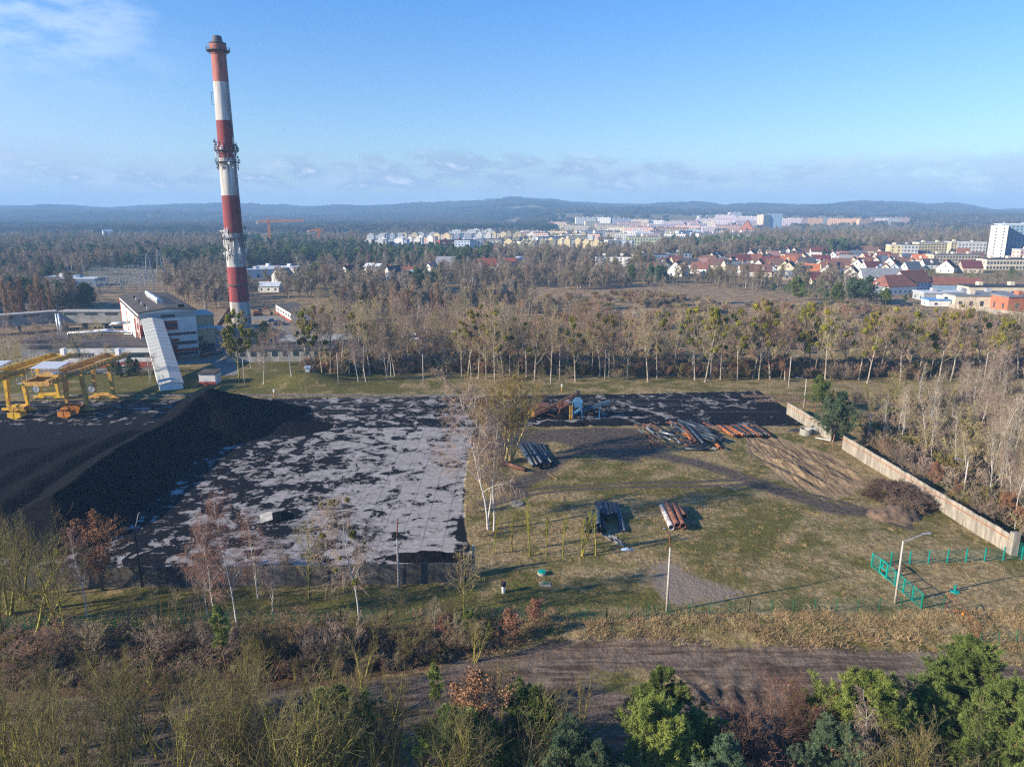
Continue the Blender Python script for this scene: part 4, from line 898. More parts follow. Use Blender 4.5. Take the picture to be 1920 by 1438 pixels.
# brush of the rough field beyond the poplar row and of the bank
def bushmesh(seed, m_, h_=2.6, n=9):
    pr = bare(seed, h_, stems=5, r0=.05, lean=.35, L1=(n, .1, .97, 38, .45, .3), L2=(5, 45, .5, .3), L3=(3, 42, .55, .1), up=.5, twig=.035, mtrunk=m_, mtwig=m_, bend=.2)
    return joinmesh('brush', [pr.trunk, pr.crown])
def joinmesh(name, mes):
    Vs = []; Qs = []; mi = []; b = 0; mats_ = []
    for k, me in enumerate(mes):
        v = np.empty(len(me.vertices)*3, np.float32); me.vertices.foreach_get('co', v); Vs.append(v.reshape(-1, 3))
        q_ = np.empty(len(me.loops), np.int32); me.loops.foreach_get('vertex_index', q_); Qs.append(q_.reshape(len(me.polygons), -1)+b); b += len(me.vertices)
        mi += [k]*len(me.polygons); mats_.append(me.materials[0])
    if all(q_.shape[1] == 4 for q_ in Qs): return mesh_np(name, np.concatenate(Vs), Q=np.concatenate(Qs), mats=mats_, mi=mi)
    qq = [q_ for q_ in Qs if q_.shape[1] == 4]; tt = [q_ for q_ in Qs if q_.shape[1] == 3]
    mi = sum([[k]*len(q_) for k, q_ in enumerate(Qs) if q_.shape[1] == 4], [])+sum([[k]*len(q_) for k, q_ in enumerate(Qs) if q_.shape[1] == 3], [])
    return mesh_np(name, np.concatenate(Vs), Q=np.concatenate(qq) if qq else None, T=np.concatenate(tt), mats=mats_, mi=mi)
bk = [bushmesh(700+i, m_) for i, m_ in enumerate(('twigred', 'twig', 'twigolive', 'twigpale', 'twigred', 'twigpurple'))]
FIELD = [(1180, 632), (1000, 590), (1010, 560), (1180, 552), (1440, 575), (1560, 568), (1700, 578), (1930, 600), (1990, 700), (1560, 705), (1300, 705)]
FW = PP(FIELD)
PLOT = [PP(l) for l in ([(60, 640), (240, 640), (240, 690), (60, 690)],)]
X_, Y_ = scatter(60000, -60, 330, 205, 420, lambda a, b: (sdf(FW, a, b) > 0)*np.clip(.12+.88*(vnoise(a/18, b/24, 93) > .64), 0, 1)*.26)
s_ = rg.uniform(.5, 1.35, len(X_))
mass('brushwood', np.stack([X_, Y_, terr(X_, Y_)-.05], -1), np.stack([s_, s_, s_*rg.uniform(.8, 1.3, len(X_))], -1), rg.uniform(0, 6.28, len(X_)), rg.integers(0, 6, len(X_)), bk)
BR = PP([(0, 1195), (500, 1190), (850, 1200), (930, 1215), (800, 1245), (600, 1270), (0, 1290)], -.5)
X_, Y_ = scatter(2200, -60, 5, 58, 73, lambda a, b: (sdf(BR, a, b) > 0)*1.0)
s_ = rg.uniform(.18, .5, len(X_))
mass('bank_scrub', np.stack([X_, Y_, terr(X_, Y_)-.03], -1), np.stack([s_, s_, s_*.9], -1), rg.uniform(0, 6.28, len(X_)), rg.choice([0, 1, 2, 3, 4, 5], len(X_)), bk)
# scrub under the poplars and grove
UN = PP([(560, 700), (560, 640), (820, 610), (1200, 640), (1300, 690), (1920, 690), (1990, 712), (1300, 708), (860, 700)])
X_, Y_ = scatter(5500, -60, 150, 196, 300, lambda a, b: (sdf(UN, a, b) > 0)*.9)
s_ = rg.uniform(.5, 1.5, len(X_))
mass('undergrowth', np.stack([X_, Y_, terr(X_, Y_)-.03], -1), np.stack([s_, s_, s_*1.1], -1), rg.uniform(0, 6.28, len(X_)), rg.integers(0, 6, len(X_)), bk)
G2W = [(max(a, 69.5), b) for a, b in PP(G2)]
X_, Y_ = scatter(2300, 66, 140, 85, 180, lambda a, b: (sdf(G2W, a, b) > -2)*.9)
s_ = rg.uniform(.5, 1.5, len(X_))
mass('thicket_scrub', np.stack([X_, Y_, terr(X_, Y_)-.03], -1), np.stack([s_, s_, s_*1.1], -1), rg.uniform(0, 6.28, len(X_)), rg.choice([1, 2, 3, 3, 5], len(X_)), bk)

# distant woods
def wood(seed, m_, m2, h_=13, tw=.085, n=20):
    pr = bare(seed, h_, r0=.2, L1=(n, .25, .97, 42, .33, .45), L2=(6, 45, .5, .4), L3=(3, 42, .6, .3), up=.7, twig=tw, mtrunk=m2, mtwig=m_)
    return joinmesh('wood', [pr.trunk, pr.crown])
def conif(seed, m_='needleblue', h_=12, wid=.30, n1=26):
    pr = pine(seed, h_, .8, wid, n1, 5, 4, m_, 1.0); return joinmesh('conifer', [pr.trunk, pr.crown])
veg('woodtwig', (0.31, 0.25, 0.175), (0.20, 0.16, 0.115), .2, .3); veg('woodgrey', (0.30, 0.25, 0.20), (0.20, 0.165, 0.135), .2, .3); veg('woodpurple', (0.30, 0.24, 0.17), (0.20, 0.16, 0.115), .2, .3); veg('woodolive', (0.22, 0.195, 0.10), (0.145, 0.13, 0.07), .2, .3); veg('woodrust', (0.26, 0.165, 0.11), (0.17, 0.11, 0.08), .2, .3)
wk = [wood(800, 'woodtwig', 'bark'), wood(801, 'woodgrey', 'bark'), wood(802, 'woodpurple', 'palebark'), wood(803, 'woodolive', 'bark'), wood(804, 'woodpurple', 'bark'), wood(805, 'woodrust', 'bark'),
      conif(806), conif(807, 'needle'), conif(808, 'needleblue', 13, .26), wood(809, 'woodpurple', 'birch', 14, .07, 22)]
def clumpm(seed, k):                      # a 26 m wide group of crowns for the far hills
    r_ = np.random.default_rng(seed); c = r_.normal(size=(2600, 3)); c = norm(c)*(.45+.55*r_.random((2600, 1)))
    cen = np.concatenate([r_.uniform(-11, 11, (9, 2)), r_.uniform(6.5, 9.5, (9, 1))], 1); q_ = cen[r_.integers(0, 9, 2600)]+c*np.array([5, 5, 5.0])
    V, Q = leaves(r_, q_, 1.0); return mesh_np('canopy', V, Q=Q, mats=(M[k],))
veg('farwood', (0.105, 0.088, 0.070), (0.075, 0.063, 0.052), .3, .15); veg('farwood2', (0.100, 0.080, 0.070), (0.070, 0.058, 0.052), .3, .15); veg('farwood3', (0.100, 0.095, 0.058), (0.072, 0.068, 0.042), .3, .15); veg('fargreen', (0.045, 0.075, 0.04), (0.022, 0.04, 0.024), .3, .15)
hk = [clumpm(820, 'farwood'), clumpm(821, 'farwood2'), clumpm(822, 'farwood3'), clumpm(823, 'fargreen')]
# ------------------------------------------------------------------ chimney
CX, CY = -109.5, 292.0
def zc(py):
    v = 719-py; return H+(v*cP-F*sP)*CY/(F*cP+v*sP)
CH = zc(80)
rad = lambda z: 3.95+(2.55-3.95)*z/CH
mm('stack_red', (0.30, 0.045, 0.048), 0.8, c2=(0.15, 0.035, 0.036), sc=.5, stretch=(1, 1, .12)); mm('stack_faded', (0.40, 0.145, 0.110), 0.8, c2=(0.22, 0.075, 0.062), sc=.6, stretch=(1, 1, .10))
mm('stack_white', (0.62, 0.61, 0.59), 0.8, c2=(0.33, 0.31, 0.28), sc=.55, stretch=(1, 1, .10)); mm('stack_grey', (0.50, 0.49, 0.46), 0.8, c2=(0.24, 0.22, 0.20), sc=.6, stretch=(1, 1, .12))
mm('iron', (0.075, 0.075, 0.085), 0.7, var=.25, sc=2)
ch = thing('chimney', 'very tall red and white banded power plant chimney with antenna platforms', 'chimney', (CX, CY, 0))
bands = [(0, zc(565), 'stack_grey'), (zc(565), zc(500), 'stack_red'), (zc(500), zc(437), 'stack_grey'), (zc(437), zc(367), 'stack_red'), (zc(367), zc(297), 'stack_white'), (zc(297), zc(227), 'stack_red'), (zc(227), zc(155), 'stack_white'), (zc(155), zc(84), 'stack_faded')]
for a, b_, k in bands:
    MB().lathe([(rad(a), a), (rad(b_), b_)], 40).build('shaft_band', M[k], ch, smooth_=True)
rt = rad(zc(90))
MB().lathe([(rt, zc(96)), (rt+.35, zc(94)), (rt+.4, zc(84)), (rt+.55, zc(83)), (rt+.55, zc(81.5)), (rt*.78, zc(81)), (rt*.62, zc(69)), (rt*.55, zc(68)), (rt*.5, zc(74))], 32).build('chimney_head', M['iron'], ch, smooth_=False)
MB().lathe([(rt+.38, zc(95)), (rt+.42, zc(84.5))], 32).build('brick_collar', M['stack_faded'], ch)
def ringplat(py, ext, zz=1.2):
    z = zc(py); r_ = rad(min(z, CH)); m_ = MB(); ro = r_+ext
    m_.lathe([(r_-.05, z), (ro, z), (ro, z+.18), (r_-.05, z+.18)], 32)
    for hh_ in (.6, 1.2): m_.lathe([(ro-.06, z+hh_), (ro, z+hh_), (ro, z+hh_+.09), (ro-.06, z+hh_+.09)], 32)
    for i in range(16):
        a = 2*math.pi*i/16; c, s_ = math.cos(a), math.sin(a)
        m_.bar((ro*c, ro*s_, z), (ro*c, ro*s_, z+1.3), .10); m_.bar((r_*c, r_*s_, z-1.3), ((ro-.1)*c, (ro-.1)*s_, z), .12)
    m_.build('platform', M['iron'], ch)
for py, e_ in ((97, 1.6), (283.5, 1.4), (305, 1.4), (447, 1.3)): ringplat(py, e_)
rr = random.Random(3)
def antennas(py0, py1, n, whites):
    for i in range(n):
        z = zc(rr.uniform(py0, py1)); a = rr.uniform(-3.3, .3); r_ = rad(z)+rr.uniform(.5, 1.2); c, s_ = math.cos(a), math.sin(a); m_ = MB()
        m_.bar((r_*c, r_*s_, z-1.2), (r_*c, r_*s_, z+1.3), .10); m_.bar((rad(z)*c, rad(z)*s_, z), (r_*c, r_*s_, z), .1)
        if i % 2: m_.box(r_*c-.15, r_*c+.15, r_*s_-.3, r_*s_-.12, z-.9, z+.9)
        else: m_.tube([(r_*c, r_*s_-.25, z+.2), (r_*c, r_*s_-.6, z+.2)], [.14, .38], 12)
        m_.build('antenna', M['white'] if rr.random() < whites else M['iron'], ch)
antennas(262, 282, 18, .4); antennas(288, 297, 9, .1); antennas(308, 318, 9, .3); antennas(428, 446, 14, .5); antennas(452, 492, 22, .6)
m_ = MB()                                  # the ladder cage runs down the right-hand side
for i in range(70):
    z = 2+i*(CH-4)/70; r_ = rad(z); a = R(-22); c, s_ = math.cos(a), math.sin(a)
    m_.bar(((r_+.1)*c, (r_+.1)*s_, z), ((r_+.95)*c, (r_+.95)*s_, z), .12, .12)
for dz in (.35, .95): m_.bar(((rad(2)+dz)*math.cos(R(-22)), (rad(2)+dz)*math.sin(R(-22)), 2), ((rad(CH)+dz)*math.cos(R(-22)), (rad(CH)+dz)*math.sin(R(-22)), CH-1), .13)
m_.build('ladder', M['iron'], ch)
m_ = MB(); z = zc(186); r_ = rad(z); m_.bar((-r_-1.2, 0, z-2), (-r_-1.2, 0, z+2.5), .15); m_.bar((-r_, 0, z+2.3), (-r_-1.2, 0, z+2.3), .12); m_.bar((-r_, 0, z-2), (-r_-1.2, 0, z-2), .12); m_.build('bracket', M['iron'], ch)
m_ = MB(); z = zc(535); r_ = rad(z); m_.lathe([(r_+.05, z), (r_+.5, z), (r_+.5, z+.5), (r_+.05, z+.5)], 32); m_.build('cable_ring', M['iron'], ch)
o = MB().bar((-8.5, -3, 0), (-3.4, -1.2, 7.5), 1.6).build('flue_duct', M['rust_brown'], ch)

# ------------------------------------------------------------------ boiler house
A0 = np.array([-115.2, 223.0]); BH = 14.6
ang = R(33); LW = 16.4; LD = 57.0
bh = thing('boiler_house', 'white and red boiler house with dark roof and silver roof vents', 'factory building', (A0[0], A0[1], 0), ang)
wh = (0.66, 0.64, 0.60); M['panel'] = mat('panel', (0.64, 0.62, 0.58), 0.75, var=.05, sc=.5); M['panelblue'] = mat('parapet', (0.33, 0.34, 0.31), 0.7, var=.08, sc=.6)
m_ = MB(); m_.add([(0, 0, 0), (LW, 0, 0), (LW, 0, BH), (LW/2, 0, BH+.9), (0, 0, BH), (0, LD, 0), (LW, LD, 0), (LW, LD, BH), (LW/2, LD, BH+.9), (0, LD, BH)],
    [(0, 1, 2, 3, 4), (5, 9, 8, 7, 6), (0, 4, 9, 5), (1, 6, 7, 2)]); m_.build('wall', M['panel'], bh)
m_ = MB(); t_ = .3
m_.add([(-.4, -.4, BH-.05), (LW/2, -.4, BH+.95), (LW+.4, -.4, BH-.05), (-.4, LD+.4, BH-.05), (LW/2, LD+.4, BH+.95), (LW+.4, LD+.4, BH-.05), (-.4, -.4, BH+.25), (LW/2, -.4, BH+1.25), (LW+.4, -.4, BH+.25), (-.4, LD+.4, BH+.25), (LW/2, LD+.4, BH+1.25), (LW+.4, LD+.4, BH+.25)],
    [(6, 7, 10, 9), (7, 8, 11, 10), (0, 6, 9, 3), (2, 5, 11, 8), (0, 1, 7, 6), (1, 2, 8, 7), (3, 9, 10, 4), (4, 10, 11, 5), (0, 3, 4, 1), (1, 4, 5, 2)])
rf = m_.build('roof', M['roofdark'], bh)
for i in range(9):
    yy = 8+i*3.1 if i > 1 else 36+i*3.5; zz = BH+1.15; m_ = MB(); m_.tube([(LW*.46, yy, zz-.3), (LW*.46, yy, zz+1.2)], .5, 10); m_.tube([(LW*.46, yy, zz+1.1), (LW*.46, yy, zz+1.9)], [.75, .55], 10); m_.box(LW*.46+.4, LW*.46+1.5, yy-.5, yy+.5, zz-.2, zz+1.1); m_.build('roof_vent', M['steel'], rf)
for i in range(6):
    yy = 5+i*7.0; zz = BH+.7; MB().tube([(LW*.2, yy, zz-.3), (LW*.2, yy, zz+.8)], .3, 8).build('roof_vent', M['dark'] if i % 2 else M['steel'], rf)
for i in range(8):
    yy = 4+i*6.4; MB().bar((LW*.93, yy, BH+.3), (LW*.93, yy, BH+2.2), .14).build('roof_pipe', M['rust_brown'], rf)
m_ = MB().box(LW*.72, LW*.84, 3, 5, BH+.5, BH+1.7).build('roof_hatch', M['dark'], rf)
def fpanel(x0, x1, z0, z1, k, nm='wall_panel', side='f'):
    m_ = MB()
    if side == 'f': m_.box(x0*LW, x1*LW, -.06 if k != 'glass' else -.10, .02, z0*BH, z1*BH)
    else: m_.box(-.06 if k != 'glass' else -.10, .02, x0*LD, x1*LD, z0*BH, z1*BH)
    m_.build(nm, M[k], bh)
for a in [(0, 1, .86, .985, 'panelblue'), (.0, .37, .50, .75, 'brick_red'), (.0, .62, .0, .26, 'brick_red'), (.36, .66, .60, .80, 'brick_red'), (.36, .66, .34, .40, 'brick_red'), (.62, 1, .10, .17, 'brick_red')]: fpanel(*a)
for a in [(.38, .66, .665, .735, 'glass'), (.38, .62, .875, .935, 'glass'), (.40, .98, .475, .53, 'glass'), (.38, .98, .265, .33, 'glass'), (.38, .98, .02, .09, 'glass'), (.07, .2, .56, .61, 'glass'), (.06, .2, .40, .45, 'glass'), (.06, .2, .22, .27, 'glass'), (.06, .2, .06, .13, 'glass')]: fpanel(*a, nm='window')
for a in [(.0, .012, 0, 1, 'brick_red'), (.04, .075, .05, .9, 'brick_red'), (.16, .20, .05, .93, 'brick_red'), (.62, .66, .05, .93, 'brick_red'), (.96, 1, .05, .93, 'brick_red'), (0, .62, 0, .12, 'brick_red')]: fpanel(*a, nm='wall_panel', side='l')
for a in [(.02, .95, .88, .93, 'glass'), (.20, .24, .2, .8, 'glass'), (.10, .14, .15, .55, 'glass'), (.08, .12, .60, .75, 'glass')]: fpanel(*a, nm='window', side='l')
# sloping coal gallery
g0 = np.array(P(322, 728, .4)); gt = np.array(P(281, 590, 13.2)); dv = A0-np.array(P(225, 555, BH)); dd_ = (gt-g0)/np.hypot(*(gt-g0)); gl = float(np.hypot(*(gt-g0)))+1
ga = math.atan2(dd_[1], dd_[0])
cg = thing('conveyor_gallery', 'long sloping covered coal gallery with pale ridged roof climbing to the boiler house', 'conveyor', (g0[0], g0[1], 0), ga)
mm('gallery_roof', (0.46, 0.46, 0.42), 0.7, c2=(0.36, 0.36, 0.32), sc=.5, stretch=(4, .3, 1)); w_ = 2.75; z0, z1 = -.6, 12.6
m_ = MB(); m_.add([(0, -w_, z0-1), (0, w_, z0-1), (0, w_, z0+2.0), (0, 0, z0+2.7), (0, -w_, z0+2.0), (gl, -w_, z1-.3), (gl, w_, z1-.3), (gl, w_, z1+2.0), (gl, 0, z1+2.7), (gl, -w_, z1+2.0)],
    [(0, 4, 3, 2, 1), (0, 5, 9, 4), (1, 2, 7, 6), (0, 1, 6, 5), (5, 6, 7, 8, 9)]); m_.build('gallery_wall', M['white'], cg)
for sy, (za, zb) in ((-1, (2.02, 2.72)), (1, (2.02, 2.72))):
    m_ = MB(); m_.add([(-.2, sy*(w_+.25), z0+za), (-.2, 0, z0+zb), (gl, 0, z1+zb), (gl, sy*(w_+.25), z1+za), (-.2, sy*(w_+.25), z0+za+.14), (-.2, 0, z0+zb+.14), (gl, 0, z1+zb+.14), (gl, sy*(w_+.25), z1+za+.14)],
        [(0, 1, 2, 3), (7, 6, 5, 4), (0, 4, 5, 1), (1, 5, 6, 2), (2, 6, 7, 3), (3, 7, 4, 0)]); m_.build('gallery_roof', M['gallery_roof'], cg)
    m_ = MB()
    for i in range(21):
        u_ = (i+.5)*gl/21; zz = z0+(z1-z0)*u_/gl; m_.bar((u_, sy*(w_+.2), zz+za+.16), (u_, sy*.05, zz+zb+.16), .10, .06)
    m_.build('roof_seam', M['panelblue'], cg)
for t_ in (.45, .8):
    for sy in (-1, 1): MB().bar((gl*t_, sy*2.2, 0), (gl*t_, sy*2.2, z0+(z1-z0)*t_), .5).build('support_leg', M['beige'], cg)
# beige annex at the right, low wing at the left
def loc2(o_, x, y): return (o_[0]+x*math.cos(ang)-y*math.sin(ang), o_[1]+x*math.sin(ang)+y*math.cos(ang))
def block(name, label, cat, xy, rz, L_, D_, hh_, wall, roof=None, strips=(), group=None, over=.3, rt=.35):
    t_ = thing(name, label, cat, (xy[0], xy[1], 0), rz, group)
    MB().box(0, L_, 0, D_, 0, hh_).build('wall', wall, t_)
    MB().box(-over, L_+over, -over, D_+over, hh_+.003, hh_+rt).build('roof', roof or M['roofdark'], t_)
    for (a, b_, c, d_, mt, nm, side) in strips:
        m_ = MB()
        if side == 'f': m_.box(a, b_, -.07, .02, c, d_)
        elif side == 'l': m_.box(-.07, .02, a, b_, c, d_)
        else: m_.box(L_-.02, L_+.07, a, b_, c, d_)
        m_.build(nm, mt, t_)
    return t_
block('annex', 'tall beige annex with flat roof at the right flank of the boiler house', 'building', loc2(A0, LW+.3, 8), ang, 6.5, 14, 11.5, M['beige'], M['panelblue'], [(1, 6, 4, 5, M['glass'], 'window', 'f')])
block('annex', 'lower beige box with curved silver side next to the tall annex', 'building', loc2(A0, LW+.4, 1.5), ang, 5.2, 6, 8.0, M['beige'], M['panelblue'], [(.5, 4.8, .6, 3.2, M['glass'], 'window', 'f')])
m_ = MB(); q0 = loc2(A0, LW+6.4, 6)
m_.tube([(q0[0], q0[1], 6.8), (q0[0]+2.6, q0[1]+1, 6.4), (q0[0]+3.6, q0[1]+1.4, 4.5), (q0[0]+3.7, q0[1]+1.5, .0)], 1.5, 14); tag(m_.build('flue_duct', M['steel'], smooth_=True), 'fat silver duct bending down beside the beige annex', 'duct')
wl = P(186, 683); wlr = P(247, 695)
block('office_wing', 'low whitish office wing with dark roof and red base left of the boiler house', 'building', P(120, 690), .06, 26, 14, 6.2, M['panel'], M['roofdark'], [(0, 26, 0, 1.6, M['brick_red'], 'plinth', 'f'), (11, 25, 3.0, 4.4, M['glass'], 'window', 'f'), (1, 9, 3.0, 4.4, M['glass'], 'window', 'f')])
block('entrance_block', 'reddish entrance block with a dark doorway between office wing and boiler house', 'building', loc2(A0, -4.2, -.6), ang, 4.0, 7, 5.5, M['beige'], M['brick_red'], [(1.2, 2.8, 0, 2.6, M['dark'], 'door', 'f')])
block('workshop', 'flat grey workshop with dark roof behind the pipe bridge', 'building', P(40, 668), .05, 40, 12, 4.5, mat('workshop', (.2, .2, .2), .9), M['roofdark'], [(2, 38, 2.2, 3.4, M['glass'], 'window', 'f')])
# long grey gallery at the far left
L0 = P(-60, 633); L1_ = P(112, 618); L2_ = P(238, 618)
def longgal(a, b_, lb):
    dx, dy = b_[0]-a[0], b_[1]-a[1]; LL = math.hypot(dx, dy); t_ = thing('pipe_gallery', lb, 'gallery', (a[0], a[1], 0), math.atan2(dy, dx))
    MB().box(0, LL, 0, 4.5, 2.6, 7.0).build('gallery_wall', mat('gallery_wall', (.23, .225, .215), .9, sc=.2), t_); MB().box(-.1, LL+.1, -.4, 4.9, 7.003, 7.35).build('roof', M['concrete'], t_)
    for i in range(int(LL/8)): MB().box(i*8+2, i*8+7, -.06, .02, 5.7, 6.6).build('window', M['glass'], t_); MB().box(i*8, i*8+.8, .8, 3.6, 0, 2.6).build('support_leg', M['concrete_dark'], t_)
longgal(L0, L1_, 'left half of the long grey windowed gallery on legs'); longgal((L1_[0]+.6, L1_[1]), L2_, 'right half of the long grey gallery ending behind the boiler house')
# silver pipes
def pipeline(pts, r_, lb, legs=()):
    t_ = thing('steam_pipe', lb, 'pipe', (pts[0][0], pts[0][1], 0)); q_ = [(p[0]-pts[0][0], p[1]-pts[0][1], p[2]) for p in pts]
    MB().tube(q_, r_, 10).build('pipe_run', M['steel'], t_, smooth_=True)
    for i in range(len(q_)-1):
        a, b_ = Vector(q_[i]), Vector(q_[i+1])
        if abs(a.z-b_.z) < .5 and (b_-a).length > 8:
            for f_ in (.2, .8):
                c = a.lerp(b_, f_); MB().bar((c.x, c.y, 0), (c.x, c.y, c.z-r_), .25).build('support_leg', M['concrete_dark'], t_)
y_ = 246
pipeline([PZ(128, 634, y_-8), PZ(128, 625, y_-8), PZ(205, 622, y_-4), PZ(248, 622, y_-2), loc2(A0, 0, 22)+(5.5,)], .55, 'fat silver steam pipe running to the boiler house, the lower one')
pipeline([PZ(146, 624, y_), PZ(200, 619, y_), PZ(213, 617, y_), PZ(208, 608, y_), PZ(210, 606, y_), PZ(240, 605, y_), loc2(A0, 0, 30)+(8.5,)], .5, 'silver steam pipe with an upright loop left of the boiler house')
s1 = P(113, 642); zt = PZ(106, 588, s1[1])[2]
t_ = thing('flue_stack', 'slim twin silver flue stacks rising in front of the long gallery', 'flue', (s1[0], s1[1], 0))
for dx in (0, .9): MB().tube([(dx, 0, 0), (dx-.1, 0, zt)], .36, 10).build('flue', M['steel'], t_, smooth_=True)
# small buildings near the chimney
hb = P(373, 722); hutw = P(405, 721)
block('hut', 'small white hut with a red base and dark flat roof on the lawn', 'hut', P(374, 722), .05, 4.3, 4.5, 3.0, M['panel'], M['roofdark'], [(0, 4.3, 0, .9, M['brick_red'], 'plinth', 'f'), (0, 4.5, 0, .9, M['brick_red'], 'plinth', 'l')])
sh = P(581, 606); e1 = P(522, 593)
t_ = block('garage_row', 'long low white garage row with red base and windows beyond the chimney', 'building', P(551, 608), R(118), 38, 9, 4.0, M['white'], M['roofdark'], [(0, 38, 0, 1.0, M['brick_red'], 'plinth', 'f')]+[(1.5+i*3.6, 3.6+i*3.6, 1.8, 2.9, M['glass'], 'window', 'f') for i in range(10)])
t_.location = (*P(551, 608), 0); t_.rotation_euler.z = R(118); t_.scale.y = -1
block('service_building', 'long whitish service building with a dark shed roof and red plinth behind the mound', 'building', P(425, 680), .08, 32, 9, 3.6, M['concrete'], M['roofdark'], [(1+i*3.2, 2.6+i*3.2, 1.8, 3.2, M['glass'], 'window', 'f') for i in range(9)])
block('service_building', 'low bluish-roofed hall half hidden by birches right of the mound', 'building', P(525, 662), .12, 26, 12, 3.6, M['panelblue'], M['panelblue'], [(0, 26, 0, .9, M['brick_red'], 'plinth', 'f')])
block('kiosk', 'tiny white kiosk on top of the grassy mound', 'kiosk', (MX+.5, MY-1.2), .1, 1.1, 1.2, 4.4, M['white'], M['white'])
for px, py, k, lb in ((760, 645, 'white', 'white container glimpsed between the grove trunks'), (765, 655, 'white', 'second white container just right behind the grove trunks'), (842, 640, 'white', 'small white shed seen through the poplars'), (888, 645, 'teal', 'small green tarpaulin shed among the poplars')):
    x, y = at(px, py); block('container', lb, 'container', (x, y), .1, 3.5, 3, 3.0, M[k], M[k])
# vehicles
def car(px, py, rz, paint, lb):
    x, y = at(px, py); t_ = thing('parked_car', lb, 'car', (x, y, tz(x, y)), rz, 'cars parked at the plant')
    m_ = MB(); m_.add([(-2.1, -.85, .35), (2.1, -.85, .35), (2.1, .85, .35), (-2.1, .85, .35), (-2.15, -.85, .85), (2.1, -.85, .75), (2.1, .85, .75), (-2.15, .85, .85)], [(0, 3, 2, 1), (4, 5, 6, 7), (0, 1, 5, 4), (1, 2, 6, 5), (2, 3, 7, 6), (3, 0, 4, 7)]); m_.build('body', paint, t_)
    m_ = MB(); m_.add([(-1.7, -.8, .84), (1.0, -.8, .78), (1.0, .8, .78), (-1.7, .8, .84), (-1.2, -.68, 1.38), (.3, -.68, 1.4), (.3, .68, 1.4), (-1.2, .68, 1.38)], [(0, 1, 5, 4), (1, 2, 6, 5), (2, 3, 7, 6), (3, 0, 4, 7)]); m_.build('window', M['glass'], t_)
    m_ = MB().box(-1.25, .35, -.7, .7, 1.385, 1.46).build('roof', paint, t_)
    for a in (-1.3, 1.3):
        for b_ in (-.8, .8): MB().tube([(a, b_-.1, .33), (a, b_+.1, .33)], .33, 12).build('wheel', M['dark'], t_)
BL = mat('paint_blue', (.03, .09, .25), .35, var=.1); WH = mat('paint_white', (.6, .6, .62), .35, var=.05); GY_ = mat('paint_grey', (.12, .13, .15), .35, var=.1); RD = mat('paint_red', (.35, .03, .03), .35, var=.1)
car(236, 694, .1, WH, 'white car parked below the office wing by the cranes'); car(165, 700, .1, GY_, 'grey car parked behind the gantry crane legs')
for i, (px, py, c, lb) in enumerate([(512, 604, BL, 'blue car parked beyond the chimney near the garage row'), (524, 607, GY_, 'dark car next to the blue one beyond the chimney'), (478, 665, WH, 'white car parked by the service building'), (387, 668, RD, 'red car in the shade at the corner of the boiler house'), (408, 664, GY_, 'grey car in the lot right of the boiler house')]): car(px, py, .3+.3*i, c, lb)
x, y = at(484, 592); t_ = thing('excavator', 'orange-brown excavator standing right of the chimney base', 'excavator', (x, y, 0), .4)
MB().box(-2, 2, -1.4, -.8, 0, .9).box(-2, 2, .8, 1.4, 0, .9).build('track', M['dark'], t_); MB().box(-2, 1.4, -1.3, 1.3, .95, 2.3).build('body', M['rust_orange'], t_); MB().box(.2, 1.6, -1.2, -.1, 2.31, 3.4).build('cab', M['glass'], t_)
MB().bar((1.2, .4, 1.6), (4, .4, 4.0), .5).bar((4, .4, 4.0), (5.8, .4, 1.4), .4).build('boom', M['rust_orange'], t_); MB().tube([(5.8, -.2, .7), (5.8, 1.0, .7)], .6, 10).build('bucket', M['dark'], t_)

